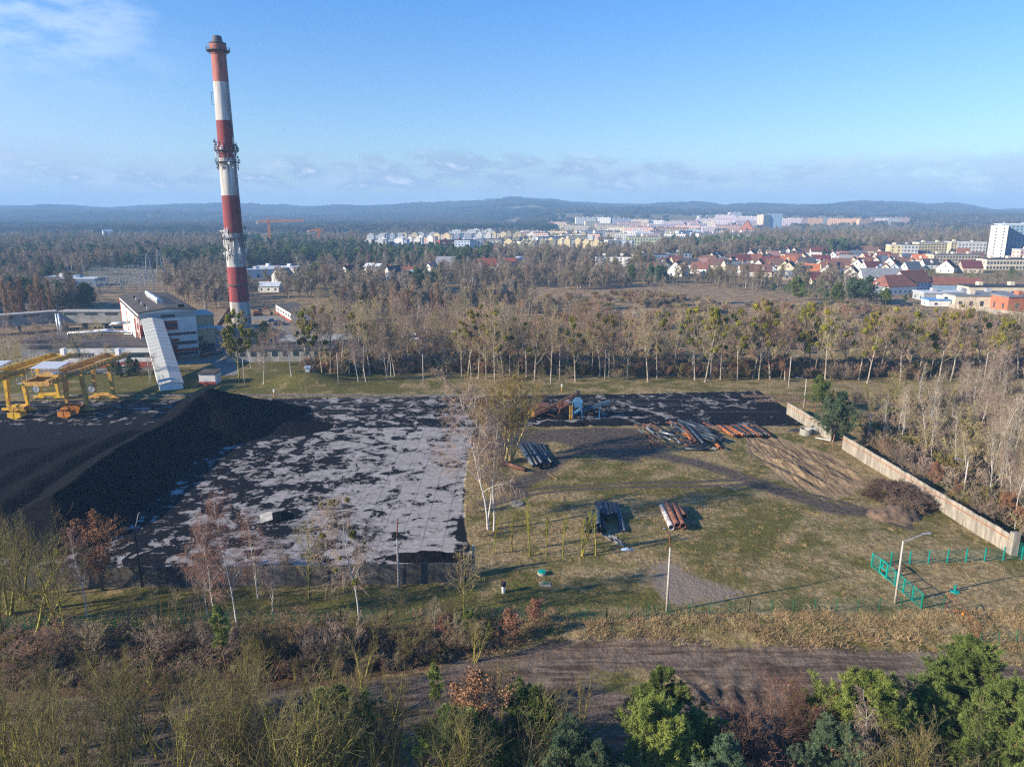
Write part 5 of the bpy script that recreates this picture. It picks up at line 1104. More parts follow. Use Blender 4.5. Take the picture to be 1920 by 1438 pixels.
# ------------------------------------------------------------------ gantry cranes
def crane(cx, ym, body, lb):
    t_ = thing('gantry_crane', lb, 'gantry crane', (cx, 0, 0)); zb = 9.2
    y0, y1 = 149.5, 181.0
    for dx in (0, 4.6):
        m_ = MB(); x = dx-2.3
        m_.add([(x-.35, y0, zb+.35), (x+.35, y0, zb+.35), (x+.35, y0+3, zb-.1), (x-.35, y0+3, zb-.1), (x-.35, y1, zb-.1), (x+.35, y1, zb-.1), (x-.35, y0, zb+1.2), (x+.35, y0, zb+1.2), (x-.35, y1, zb+1.2), (x+.35, y1, zb+1.2)],
               [(0, 1, 3, 2)[::1], (2, 3, 5, 4), (6, 8, 9, 7), (0, 2, 4, 8, 6), (1, 7, 9, 5, 3), (0, 6, 7, 1), (4, 5, 9, 8)]); m_.build('girder', body, t_)
        m_ = MB(); xo = x+(-.9 if dx == 0 else .9)
        m_.box(xo-.45, xo+.45, y0-.6, y1+.6, zb+.55, zb+.63)
        for i in range(22):
            yy = y0-.5+i*(y1-y0+1)/21; m_.bar((xo+(-.42 if dx == 0 else .42), yy, zb+.6), (xo+(-.42 if dx == 0 else .42), yy, zb+1.75), .07)
        for hh_ in (1.15, 1.72): m_.bar((xo+(-.42 if dx == 0 else .42), y0-.5, zb+hh_), (xo+(-.42 if dx == 0 else .42), y1+.5, zb+hh_), .07)
        m_.build('walkway', M['steel'] if dx == 0 else M['ochre'], t_)
    for yy in (y0, y1): MB().box(-2.9, 2.9, yy-.3, yy+.3, zb+.1, zb+.9).build('cross_beam', body, t_)
    for yy, sp_ in ((162.5, 1.2), (174.0, 1.6)):
        for s_ in (-1, 1):
            m_ = MB(); m_.add([(s_*1.9-.45, yy-.5, zb), (s_*1.9+.45, yy-.5, zb), (s_*1.9+.45, yy+.5, zb), (s_*1.9-.45, yy+.5, zb), (s_*2.3-.3, yy-.3, .9), (s_*2.3+.3, yy-.3, .9), (s_*2.3+.3, yy+.3, .9), (s_*2.3-.3, yy+.3, .9)], [(0, 1, 2, 3), (7, 6, 5, 4), (0, 4, 5, 1), (1, 5, 6, 2), (2, 6, 7, 3), (3, 7, 4, 0)]); m_.build('leg', body, t_)
            bg_ = MB().box(s_*2.5-1.3, s_*2.5+1.3, yy-.4, yy+.4, .45, .9).build('bogie', body, t_)
            for w2 in (-.8, .8): MB().tube([(s_*2.5+w2, yy-.25, .42), (s_*2.5+w2, yy+.25, .42)], .42, 12).build('wheel', M['dark'], bg_)
        if yy > 170: MB().box(-2.0, 2.0, yy-.3, yy+.3, 1.0, 1.7).build('tie_beam', body, t_)
    # trolley with a pale roof, machine room and grab
    MB().box(-2.4, 2.4, ym-1.8, ym+1.8, zb+1.21, zb+1.5).build('trolley', body, t_)
    MB().box(.2, 1.4, ym-.6, ym+.6, zb+1.51, zb+2.9).build('machine_cabin', M['white'], t_)
    MB().add([(-3.0, ym-2.3, zb+3.05), (3.0, ym-2.3, zb+3.05), (3.0, ym+2.4, zb+3.6), (-3.0, ym+2.4, zb+3.6), (-3.0, ym-2.3, zb+3.2), (3.0, ym-2.3, zb+3.2), (3.0, ym+2.4, zb+3.75), (-3.0, ym+2.4, zb+3.75)], [(0, 3, 2, 1), (4, 5, 6, 7), (0, 1, 5, 4), (1, 2, 6, 5), (2, 3, 7, 6), (3, 0, 4, 7)]).build('trolley_roof', mat('sheet_roof', (.45, .47, .5), .5, var=.05), t_)
    m_ = MB()
    for a in (-2.8, 2.8):
        for b_ in (-2.1, 2.2): m_.bar((a, ym+b_, zb+1.4), (a, ym+b_, zb+3.1), .12)
    m_.build('roof_post', M['ochre'], t_)
    MB().box(2.2, 3.2, 177, 178.2, zb+1.2, zb+2.9).build('control_cabin', M['white'], t_)
    m_ = MB(); m_.lathe([(.1, 0), (.95, 0)], 16).lathe([(.95, -.08), (.95, .08)], 16)
    for i in range(8): m_.bar((0, 0, 0), (.95*math.cos(i*.785), .95*math.sin(i*.785), 0), .07)
    o_ = m_.build('cable_reel', M['steel'], t_); o_.location = (-2.9, 173.6, 2.8); o_.rotation_euler = (math.pi/2, 0, 0)
    return t_
c1 = P(137, 772)[0]; crane(c1+1.2, 155.0, M['ochre'], 'ochre gantry crane with pale trolley roof, the right one of two by the coal heap')
crane(c1-12.4, 156.0, M['yellow'], 'bright yellow gantry crane cut by the left edge of the picture')
def grab(px, py, k, lb):
    x, y = at(px, py); t_ = thing('grab_bucket', lb, 'grab bucket', (x, y, .0))
    for s_ in (-1, 1):
        MB().add([(s_*.1, -1.1, 1.7), (s_*1.4, -1.1, 1.5), (s_*1.5, -1.1, .5), (s_*.1, -1.1, 0), (s_*.1, 1.1, 1.7), (s_*1.4, 1.1, 1.5), (s_*1.5, 1.1, .5), (s_*.1, 1.1, 0)], [(0, 1, 2, 3), (7, 6, 5, 4), (1, 5, 6, 2), (2, 6, 7, 3), (0, 3, 7, 4)]).build('shell', M[k], t_)
        MB().bar((s_*1.3, 0, 1.6), (0, 0, 3.0), .2).build('arm', M[k], t_)
    MB().box(-.5, .5, -.7, .7, 2.7, 3.1).build('head', M[k], t_)
grab(126, 782, 'orange', 'orange grab bucket lying between the legs of the ochre crane'); grab(33, 784, 'yellow', 'dirty yellow grab bucket under the bright yellow crane')
for px, py, k, lb in ((140, 773, 'orange', 'tilted rusty-yellow skip behind the orange grab bucket'), (36, 774, 'ochre', 'tilted ochre skip behind the dirty yellow grab bucket')):
    x, y = at(px, py); MB().add([(-1.3, -.8, 0), (1.3, -.8, 0), (1.3, .8, 0), (-1.3, .8, 0), (-1.8, -1.2, 1.8), (2.3, -1.2, 1.8), (2.3, 1.2, 1.8), (-1.8, 1.2, 1.8), (-1.6, -1, 1.8), (2.1, -1, 1.8), (2.1, 1, 1.8), (-1.6, 1, 1.8), (-1.2, -.7, .15), (1.2, -.7, .15), (1.2, .7, .15), (-1.2, .7, .15)],
        [(0, 3, 2, 1), (0, 1, 5, 4), (1, 2, 6, 5), (2, 3, 7, 6), (3, 0, 4, 7), (4, 5, 9, 8), (5, 6, 10, 9), (6, 7, 11, 10), (7, 4, 8, 11), (8, 9, 13, 12), (9, 10, 14, 13), (10, 11, 15, 14), (11, 8, 12, 15), (12, 13, 14, 15)]).build('skip', M[k], loc=(x, y, 0))
    tag(bpy.data.objects[[o_.name for o_ in bpy.data.objects if o_.name.startswith('skip')][-1]], lb, 'skip')
# rails
def track(x0, x1, y, lb, slp=True, z=.02):
    m_ = MB(); m_.mat(0)
    for d_ in (-.75, .75): m_.box(x0, x1, y+d_-.05, y+d_+.05, z, z+.17)
    if slp:
        m_.mat(1); n = int((x1-x0)/.8)
        for i in range(n): m_.box(x0+i*.8, x0+i*.8+.26, y-1.3, y+1.3, z-.02, z+.06)
    o_ = m_.build('railway_track', [M['rust'], M['concrete_dark']]); tag(o_, kind='structure')
track(58, 175, 177.2, ''); track(60, 175, 172.6, '')
for y in (174.0, 162.5): 
    m_ = MB().box(-150, 62 if y < 170 else 55, y-.06, y+.06, .0, .07); tag(m_.build('crane_rail', M['iron']), kind='structure')
m_ = MB().box(-150, 40, 168.5, 168.62, .0, .06).box(-150, 40, 170.0, 170.12, .0, .06); tag(m_.build('crane_rail', M['iron']), kind='structure')
m_ = MB().box(-150, -12, 177.0, 177.5, .0, .38); tag(m_.build('kerb', M['concrete_dark']), kind='structure')

# ------------------------------------------------------------------ walls
def panel_wall(name, pts, hh_, lb, m_k, pw=1.5, rail=None, gap=None, jit=.05, tp=.16):
    t_ = thing(name, lb, 'wall', (pts[0][0], pts[0][1], 0)); b_ = MB(); r_ = random.Random(4); k = 0
    for (ax, ay), (bx, by) in zip(pts[:-1], pts[1:]):
        L_ = math.hypot(bx-ax, by-ay); n = max(1, round(L_/pw)); ux, uy = (bx-ax)/L_, (by-ay)/L_
        for i in range(n):
            k += 1
            if gap and gap[0] < k < gap[1]: continue
            s0 = i*L_/n+.012; s1_ = (i+1)*L_/n-.012; off = r_.uniform(-jit, jit); h2 = hh_+r_.uniform(-.07, .05); nx_, ny_ = -uy*tp/2, ux*tp/2
            c = [(ax+ux*s+nx_*q_+off*nx_*4-pts[0][0], ay+uy*s+ny_*q_+off*ny_*4-pts[0][1]) for s in (s0, s1_) for q_ in (-1, 1)]
            v = [(c[0][0], c[0][1], -.3), (c[2][0], c[2][1], -.3), (c[3][0], c[3][1], -.3), (c[1][0], c[1][1], -.3), (c[0][0], c[0][1], h2), (c[2][0], c[2][1], h2), (c[3][0], c[3][1], h2), (c[1][0], c[1][1], h2)]
            b_.mat(r_.choice([0, 0, 1])); b_.add(v, [(0, 3, 2, 1), (4, 5, 6, 7), (0, 1, 5, 4), (1, 2, 6, 5), (2, 3, 7, 6), (3, 0, 4, 7)])
    b_.build('wall_panel', [M[m_k], M[m_k+'2']], t_); return t_
for k, a, b_ in (('wallgrey', (0.125, 0.115, 0.102), (0.070, 0.063, 0.056)), ('wallgrey2', (0.10, 0.092, 0.082), (0.05, 0.046, 0.042)), ('walllight', (0.35, 0.31, 0.255), (0.21, 0.185, 0.15)), ('walllight2', (0.30, 0.265, 0.22), (0.18, 0.16, 0.13))):
    mm(k, a, 0.9, c2=b_, sc=.9, stretch=(1.6, 1.6, .35))
yw = [P(-420, 1110), P(0, 1104), P(300, 1099), P(560, 1097), P(858, 1091)]
t_ = panel_wall('retaining_wall', yw+[P(873, 1085), P(888, 1077)], 2.65, 'weathered grey, shade-darkened concrete panel wall holding the near edge of the coal yard', 'wallgrey')  # the front's shade is put into the dark panel colour
o_ = P(888, 1077); MB().box(o_[0]-yw[0][0]-.15, o_[0]-yw[0][0]+.2, o_[1]-yw[0][1]-.1, o_[1]-yw[0][1]+.25, 0, 4.0).build('end_post', M['concrete'], t_)
wp = [P(1475, 776), P(1548, 832), P(1600, 872), P(1700, 932), P(1889, 1036)]
wp = [P(1475, 776), P(1889, 1036)]
t_ = panel_wall('concrete_wall', wp, 2.75, 'long pale concrete panel wall running back along the right side of the field', 'walllight', 1.5, gap=(14, 18))
m_ = MB(); a = Vector((wp[0][0], wp[0][1], 2.05)); b_ = Vector((wp[1][0], wp[1][1], 2.05)); nrm = Vector((-.14, 0, 0)); org = Vector((wp[0][0], wp[0][1], 0))
m_.bar(a-org+nrm, a.lerp(b_, .22)-org+nrm, .09).bar(a.lerp(b_, .34)-org+nrm, b_-org+nrm, .09); m_.build('rail', M['rust_orange'], t_)
e = Vector((wp[1][0], wp[1][1], 0))-org; MB().box(e.x-.15, e.x+.75, e.y-.9, e.y-.1, 0, 3.2).build('end_pillar', M['walllight'], t_)
x, y = at(1548, 812); o_ = MB().box(-1.5, 1.5, -.1, .1, 0, 2.4).build('fallen_panel', M['walllight'], loc=(x+.4, y+2, .25)); o_.rotation_euler = (R(-72), 0, R(60)); tag(o_, 'broken concrete panel leaning by the pine in the wall gap', 'concrete panel')
# concrete rings
for px, py, s_, lb in ((1510, 815, 1.15, 'pale upright concrete ring, the left of two by the wall gap'), (1528, 812, 1.05, 'grey upright concrete ring, right of the paler one by the wall gap')):
    x, y = at(px, py); MB().lathe([(s_-.16, 0), (s_, 0), (s_, 1.35), (s_-.16, 1.35), (s_-.16, 0)], 28).build('concrete_ring', M['concrete'], loc=(x, y, -.02), smooth_=False); tag(bpy.context.scene.objects[[q_.name for q_ in bpy.data.objects if q_.name.startswith('concrete_ring')][-1]], lb, 'concrete ring')
x, y = at(1495, 808); lumps('tarpaulin', x, y, 1.8, .9, .6, M['dark'], 'crumpled black tarpaulin left of the concrete rings', 'tarpaulin', 95)

# ------------------------------------------------------------------ fences
def wire_mat(c, dens):
    m_ = bpy.data.materials.new('wire_mesh'); m_.use_nodes = True; t = NT(m_.node_tree); bs = t.n['Principled BSDF']; bs.inputs['Base Color'].default_value = (*c, 1); bs.inputs['Roughness'].default_value = .6
    co_ = t.n.new('ShaderNodeTexCoord').outputs[3]; s_ = t.n.new('ShaderNodeSeparateXYZ'); t.put(s_.inputs[0], co_)
    def ln(v, p): return t.m('GREATER_THAN', t.m('ABSOLUTE', t.m('SUBTRACT', t.m('FRACT', t.m('DIVIDE', v, p)), .5)), .5-dens/2)
    a_ = t.m('MAXIMUM', ln(t.m('ADD', s_.outputs[0], s_.outputs[2]), .08), ln(t.m('SUBTRACT', s_.outputs[0], s_.outputs[2]), .08))
    t.put(bs.inputs['Alpha'], a_); return m_
WM = wire_mat((.03, .16, .10), .075); WT = wire_mat((.0, .24, .19), .09)
def fence(name, lb, pts, hh_, pk, wm, step=2.5, pw=.07, top=False):
    t_ = thing(name, lb, 'fence', (pts[0][0], pts[0][1], 0)); ox, oy = pts[0]
    for (ax, ay), (bx, by) in zip(pts[:-1], pts[1:]):
        L_ = math.hypot(bx-ax, by-ay); n = max(1, round(L_/step))
        for i in range(n+1):
            f_ = i/n; x = ax+(bx-ax)*f_; y = ay+(by-ay)*f_; z = tz(x, y)
            MB().box(-pw/2, pw/2, -pw/2, pw/2, 0, hh_).build('post', M[pk], t_, (x-ox, y-oy, z-.02))
        if top: MB().bar((ax-ox, ay-oy, hh_-.03), (bx-ox, by-oy, hh_-.03), .06).bar((ax-ox, ay-oy, .12), (bx-ox, by-oy, .12), .05).build('rail', M[pk], t_)
        z0 = tz((ax+bx)/2, (ay+by)/2); w_ = MB().add([(0, 0, .08), (L_, 0, .08), (L_, 0, hh_-.04), (0, 0, hh_-.04)], [(0, 1, 2, 3)]).build('wire_panel', wm, t_, (ax-ox, ay-oy, z0)); w_.rotation_euler = (0, 0, math.atan2(by-ay, bx-ax))
    return t_
fence('wire_fence', 'low dark green wire fence crossing the whole field above the bank', [P(-120, 1186), P(300, 1176), P(640, 1171), P(900, 1163), P(1137, 1166), P(1405, 1152), P(1768, 1141)], 1.75, 'green_post', WM, 2.45)
fence('wire_fence', 'short green wire fence at the far right below the rusty gate', [P(1838, 1201), P(1940, 1198), P(2050, 1195)], 1.7, 'green_post', WM, 2.2)
m_ = fence('panel_fence', 'bright teal mesh fence running right towards the concrete wall', [P(1634, 1061), P(1915, 1050)], 1.95, 'teal', WT, 2.5, .13)
x0_, y0_ = P(1634, 1061); q1 = P(1649, 1074); q2 = P(1662, 1085); q3 = P(1727, 1141)
fence('panel_fence', 'bright teal mesh fence with a wicket gate running towards the camera', [P(1634, 1063), q1], 1.95, 'teal', WT, 2.5, .13, True)
t_ = fence('panel_fence', 'teal fence section between the wicket gate and the tall lamp post', [q2, q3], 1.95, 'teal', WT, 2.0, .13, True)
g_ = thing('wicket_gate', 'teal framed wicket gate in the fence near the lamp post', 'gate', (q1[0], q1[1], 0), math.atan2(q2[1]-q1[1], q2[0]-q1[0])); L_ = math.hypot(q2[0]-q1[0], q2[1]-q1[1])
m_ = MB()
for a, b_ in (((.05, 0, 0), (.05, 0, 2)), ((L_-.05, 0, 0), (L_-.05, 0, 2)), ((.05, 0, 1.95), (L_-.05, 0, 1.95)), ((.05, 0, .15), (L_-.05, 0, .15)), ((.05, 0, 1.0), (L_-.05, 0, 1.0))): m_.bar(a, b_, .16)
m_.build('gate_frame', M['teal'], g_); MB().box(.45, .75, -.09, .09, 1.3, 1.5).build('lock', M['teal'], g_)
fence('panel_fence', 'teal fence from the wall pillar leaving the picture at the right edge', [P(1900, 1036), P(1935, 1058), P(1990, 1085)], 2.1, 'teal', WT, 2.5, .12)
# rusty leaning gate
gp = [P(1770, 1148), P(1836, 1195)]
t_ = thing('rusty_gate', 'rusty collapsed frame gate leaning between the two wire fences', 'gate', (gp[0][0], gp[0][1], 0), math.atan2(gp[1][1]-gp[0][1], gp[1][0]-gp[0][0])); L_ = math.hypot(gp[1][0]-gp[0][0], gp[1][1]-gp[0][1])
m_ = MB()
for a, b_ in (((0, 0, .1), (0, .5, 2.1)), ((0, .5, 2.1), (L_*.5, .3, 1.8)), ((L_*.5, .3, 1.8), (L_, 0, 1.3)), ((L_, 0, 1.3), (L_, 0, -.3)), ((0, 0, .1), (L_, 0, -.2)), ((0, 0, .1), (L_*.5, .3, 1.8)), ((L_*.5, .3, 1.8), (L_*.5, 0, 0)), ((L_*.5, .3, 1.8), (L_, 0, -.2)), ((0, .5, 2.1), (L_*.5, 0, 0))): m_.bar(a, b_, .07)
m_.build('gate_frame', M['rust'], t_); MB().box(L_*.5-.15, L_*.5+.15, -.0, .04, 1.2, 1.5).build('sign_plate', M['orange'], t_)

# ------------------------------------------------------------------ lamp posts
def lamp(px, py, ptop, lb, arm=None, r_=.16, k='pole', conc=None, name='lamp_post', group='concrete lamp posts around the yard'):
    x, y = P(px, py); zt = PZ(px, ptop, y)[2]; t_ = thing(name, lb, 'lamp post', (x, y, tz(x, y)-.1), 0, group)
    hc = zt if conc is None else PZ(px, conc, y)[2]
    MB().tube([(0, 0, 0), (0, 0, hc)], [r_, r_*.62], 8).build('pole', M[k], t_, smooth_=True)
    if arm:
        ax, az_ = arm; m_ = MB().tube([(0, 0, hc-.1), (ax*.15, 0, hc+(zt-hc)*.7), (ax*.75, 0, zt+az_)], .075 if conc else .045, 6).build('arm', M['rust'] if conc else M['steel'], t_)
        MB().tube([(ax*.72, 0, zt+az_), (ax, 0, zt+az_+.05)], [.08, .12], 8).build('lamp_head', M['dark' if k == 'dark' else 'steel'], t_)
    return t_
lamp(1250, 1149, 993, 'tall concrete lamp post with a rusty curved arm in the middle of the grass', arm=(-.9, .1), r_=.16, conc=1026)
lamp(1678, 1131, 1012, 'concrete lamp post standing in front of the teal fence, arm pointing right', arm=(3.0, .9), r_=.16)
bpy.data.objects['lamp_post'].children[1].rotation_euler = (0, 0, 0)
lamp(1803, 947, 864, 'lamp post beyond the wall near orange-leaved oaks, arm to the left', arm=(-2.1, .4), r_=.15)
lamp(1626, 834, 773, 'lamp post beyond the wall right of the green pine', arm=(-2.2, .2), r_=.15)
lamp(1507, 765, 710, 'lamp post at the far end of the concrete wall', arm=(-2.4, .3), r_=.14)
lamp(1478, 731, 668, 'lamp post beyond the railway at the end of the yard, arm to the right', arm=(1.6, .1), r_=.15)
lamp(1844, 719, 661, 'lamp post beside the railway among the right-hand poplars', arm=(2.0, .1), r_=.14)
lamp(748, 1101, 985, 'lamp post against the yard wall with a thin red and white arm', arm=(.3, 1.2), r_=.16, conc=1008)
lamp(266, 1100, 986, 'dark wooden lamp post against the yard wall with the lamp head bent right', arm=(1.0, 1.8), r_=.12, k='dark')
for px, py, pt, lb in ((459, 723, 672, 'post at the mistletoe tree'), (635, 725, 665, 'post left of the birch clump'), (794, 720, 663, 'post right of the birch clump'), (1049, 713, 645, 'pale post in the poplar row left of centre'), (1134, 712, 655, 'grey post in the middle of the poplar row'), (1297, 709, 655, 'post right of the two orange saplings'), (1445, 709, 676, 'short post in the poplar row near the railway end'), (484, 1118, 1040, 'thin post by the yard wall'), (282, 722, 672, 'slim post left of the sloping coal gallery')):
    lamp(px, py, pt, f'slim concrete pole without arm, {lb}', r_=.13, name='utility_pole', group='armless poles')
for px, py, z_ in ((410, 748, 1.6), (514, 743, 1.6), (1053, 733, 1.5)):
    x, y = P(px, py); t_ = thing('marker_post', 'short pale marker post at the far edge of the yard', 'post', (x, y, 0)); MB().tube([(0, 0, 0), (0, 0, 1.1)], .13, 8).build('post', M['ochre'], t_); MB().box(-.18, .18, -.15, .15, 1.1, 1.75).build('cap_box', M['white'], t_); TREES2 = ORDS.append((t_, px))
# hydrant, covers and bits in the grass
x, y = P(944, 1112); t_ = thing('vent_pipe', 'short white vent pipe with a dark cap in the shaded grass', 'vent pipe', (x, y, 0)); MB().tube([(0, 0, 0), (0, 0, 1.0)], .22, 12).build('pipe_body', M['white'], t_); MB().tube([(0, 0, 1.0), (0, 0, 1.45), (0, 0, 1.55)], [.34, .34, .2], 12).build('cap', M['dark'], t_)
x, y = P(1016, 1077); t_ = thing('manhole', 'round concrete manhole with green lid in the grass', 'manhole', (x, y, 0)); MB().lathe([(.58, 0), (.58, .4), (.0, .4)], 22).build('ring', M['concrete'], t_); MB().lathe([(.52, .41), (.52, .5), (0, .54)], 22).build('lid', M['teal'], t_)
x, y = P(1022, 1096); t_ = thing('manhole', 'worn square concrete cover with small green hatch', 'manhole', (x, y, -.05)); t_.scale = (.7, .7, .6); MB().add([(-1.5, -1.1, 0), (1.5, -1.1, 0), (1.5, 1.1, 0), (-1.5, 1.1, 0), (-.9, -.7, .35), (.9, -.7, .35), (.9, .7, .35), (-.9, .7, .35)], [(4, 5, 6, 7), (0, 1, 5, 4), (1, 2, 6, 5), (2, 3, 7, 6), (3, 0, 4, 7)]).build('ring', M['concrete_dark'], t_); MB().box(-.4, .4, -.35, .35, .35, .45).build('lid', M['green_post'], t_)
x, y = P(970, 945); t_ = thing('manhole', 'flat circular concrete well cover with a dark hole', 'manhole', (x, y, -.02)); MB().lathe([(.3, .2), (.32, .28), (1.0, .22), (1.15, 0)], 26).build('ring', M['concrete_dark'], t_); MB().lathe([(.31, .24), (0, .22)], 16).build('hole', M['dark'], t_)
x, y = P(1790, 1110); t_ = thing('hydrant', 'small teal hydrant on a round base in the grass', 'hydrant', (x, y, 0)); MB().lathe([(.55, 0), (.5, .15), (0, .18)], 18).build('base', M['teal'], t_); MB().tube([(0, 0, .1), (0, 0, .95)], .09, 8).box(-.25, .25, -.06, .06, .7, .8).build('standpipe', M['teal'], t_)
x, y = P(1176, 1029); o_ = lumps('plastic_sheet', x, y, 1.0, .5, .2, mat('sheet', (.35, .5, .75), .4), 'crumpled bluish plastic sheet in the grass below black pipes', 'plastic sheet', 96, .2)
for i in range(9):
    px = 1136+i*4.5; py = 1006+i*2.2+rn.uniform(-2, 2); x, y = P(px, py); o_ = MB().box(-.12, .12, -1.4, 1.4, 0, .07).build('plank', M['concrete'], loc=(x, y, .08)); o_.rotation_euler = (0, 0, rn.uniform(.1, .6)); tag(o_, 'loose grey board lying on the ground below the black pipes', 'board', 'loose grey boards')
x, y = P(1036, 894); o_ = MB().box(-.06, .06, -1.6, 1.6, 0, .09).build('plank', M['wood'], loc=(x, y, .1)); o_.rotation_euler = (0, 0, .5); tag(o_, 'single pale plank on the dirt track', 'board')
x, y = P(1546, 825); o_ = MB().box(-1.8, 1.8, -.09, .09, 0, .12).build('plank', M['white'], loc=(x, y, .1)); o_.rotation_euler = (0, 0, -.7); tag(o_, 'whitish beam lying left of the pine trunk', 'beam')
x, y = P(908, 820); t_ = thing('notice_board', 'pale grey board leaning behind the birches at the yard corner', 'board', (x, y, 0)); MB().box(-.9, .9, -.05, .05, .5, 2.6).build('panel', M['concrete'], t_); MB().box(-.8, -.7, .06, .16, 0, 2.5).box(.7, .8, .06, .16, 0, 2.5).build('leg', M['wood'], t_)

# ------------------------------------------------------------------ pipe stacks
def pipe_at(a, b_, r_, k, lb, group=None, th=.04, cat='pipe', name='steel_pipe'):
    a = Vector(a); b_ = Vector(b_); o_ = ob(name, MB().pipe((0, 0, 0), b_-a, r_, th).mesh(name, M[k], smooth_=False), loc=a)
    me = o_.data; me.polygons.foreach_set('use_smooth', [True]*len(me.polygons)); return tag(o_, lb, cat, group)
def gp_(px, py, z): x, y = P(px, py, z); return (x, y, z)
pipe_at(gp_(1259, 989, .42), gp_(1241, 949, .42), .42, 'white_pipe', 'white and rust-flaked wide pipe at the left of the brown pipe stack', 'four wide pipes in the grass')
pipe_at(gp_(1270, 985, .95), gp_(1251, 944, .95), .42, 'rust_brown', 'long brown pipe lying second from the left on the stack', 'four wide pipes in the grass')
pipe_at(gp_(1281, 986, .95), gp_(1264, 944, .95), .42, 'rust_brown', 'long brown pipe lying third from the left on the stack', 'four wide pipes in the grass')
pipe_at(gp_(1284, 968, .9), gp_(1273, 951, .9), .40, 'rust_brown', 'short brown pipe at the right of the brown pipe stack', 'four wide pipes in the grass')
for i in range(4):
    x, y = P(1272+i*5.5, 990, 0); o_ = MB().box(-.16, .16, -1.4, 0, 0, .55).build('timber_block', M['wood'], loc=(x, y+1, 0)); tag(o_, 'weathered timber block supporting the brown pipes', 'timber', 'timber blocks under the brown pipes')
G_ = 'black pipes in the grass stack'
for i, (xa, ya, xb, yb, z_, r_, k) in enumerate([(1121, 966, 1118, 942, .9, .30, 'black_pipe'), (1131, 966, 1126, 942, 1.0, .34, 'blue_pipe'), (1141, 968, 1134, 941, 1.0, .36, 'blue_pipe'), (1149, 965, 1142, 943, 1.0, .32, 'black_pipe'), (1155, 964, 1148, 944, .9, .28, 'blue_pipe'), (1166, 996, 1153, 944, .25, .20, 'blue_pipe'), (1172, 996, 1157, 943, .25, .20, 'blue_pipe'),
        (1100, 996, 1100, 972, .3, .3, 'black_pipe'), (1108, 996, 1107, 960, .35, .33, 'black_pipe'), (1116, 997, 1113, 958, .9, .35, 'blue_pipe'), (1124, 996, 1120, 954, .4, .38, 'rust_brown'), (1132, 995, 1126, 962, .35, .33, 'black_pipe'), (1112, 988, 1110, 958, 1.5, .33, 'black_pipe'), (1122, 985, 1120, 950, 1.6, .36, 'blue_pipe')]):
    pipe_at(gp_(xa, ya, z_), gp_(xb, yb, z_), r_, k, 'black coated pipe in the left group of the grass stack' if xa < 1135 and i > 4 else 'bluish-black pipe in the right group of the grass stack', G_)
G_ = 'black pipes under the golden tree'; CAPS = []
for i in range(9):
    z_ = .3 if i < 6 else .85; xb = 972+((i % 6)*7.5 if i < 6 else (i-6)*8+3); k = 'black_pipe' if i % 2 else 'blue_pipe'
    L_ = rn.uniform(-2, 2)
    q_ = pipe_at(gp_(xb+26, 872-i % 3+L_, z_), gp_(xb, 832-L_, z_), .33, k, 'long black coated pipe stacked under the golden-twigged tree', G_)
    if i in (3, 4): CAPS.append(q_)
for i in range(3): pipe_at(gp_(1020+i*6, 866-i, .25), gp_(1004+i*7, 832, .25), .22, 'blue_pipe', 'thinner bluish pipe at the right of the black stack under the tree', G_)
for xx in (999, 1006): x, y = P(xx, 871, .33); q_ = CAPS[0 if xx < 1000 else 1]; v_ = q_.data.vertices[0].co; o_ = MB().tube([(0, .03, 0), (0, -.14, 0)], [.345, .30], 14).build('end_cap', M['rust_orange'], q_)
pipe_at(gp_(986, 881, .4), gp_(911, 857, .4), .40, 'rust_brown', 'single long pinkish-brown pipe lying slantwise at the yard corner', name='rusty_pipe')
G_ = 'rusty pipe bundle'
for i in range(34):
    px = 1352+(i % 17)*4.6; ly = i//17; z_ = .25+ly*.45; k = rn.choice(['rust_orange', 'rust_orange', 'rust', 'rust_brown', 'black_pipe'])
    if ly and (i % 17) % 5 == 4: continue
    pipe_at(gp_(px+19, 817-rn.uniform(0, 2), z_), gp_(px-8, 797+rn.uniform(0, 3), z_), .23, k, 'rusty orange pipe in the neat bundle near the yard edge' if k != 'black_pipe' else 'dark pipe in the neat rusty bundle near the yard edge', G_)
G_ = 'scrap pipes near the yard edge'
for i in range(95):
    px = rn.uniform(1195, 1345); py = rn.uniform(800, 838)
    if px < 1215 and py > 822: continue
    big = px > 1270; a_ = rn.gauss(.55 if big else .35, .22); L_ = rn.uniform(3.5, 8) if big else rn.uniform(2.2, 4.5); r_ = rn.uniform(.12, .28) if big else rn.uniform(.07, .13)
    x, y = P(px, py); z_ = rn.uniform(.2, 1.15) if 800 < py < 830 else .2; k = rn.choice(['blue_pipe', 'black_pipe', 'black_pipe', 'blue_pipe', 'rust', 'rust_brown', 'steel'] if not big else ['blue_pipe', 'black_pipe', 'blue_pipe', 'rust_brown', 'black_pipe'])
    pipe_at((x-math.sin(a_)*L_/2, y+math.cos(a_)*L_/2, z_+rn.uniform(-.1, .25)), (x+math.sin(a_)*L_/2, y-math.cos(a_)*L_/2, z_), r_, k, 'loose scrap pipe in the jumbled heap near the yard edge', G_)
for xa, ya, xb, yb, k, lb in ((1306, 829, 1281, 800, 'rust_brown', 'fat brown pipe running across the scrap heap'), (1297, 826, 1279, 802, 'rust_orange', 'orange-brown pipe left of the fat brown one in the scrap heap'), (1320, 832, 1288, 798, 'blue_pipe', 'longest blue-black pipe on top of the scrap heap'), (1284, 841, 1330, 843, 'black_pipe', 'dark wide pipe lying crosswise in front of the scrap heap'), (1350, 840, 1338, 826, 'rust_orange', 'short orange pipe at the right tip of the scrap heap')):
    pipe_at(gp_(xa, ya, 1.0 if ya < 835 else .4), gp_(xb, yb, 1.0 if ya < 835 else .4), .34, k, lb, G_)
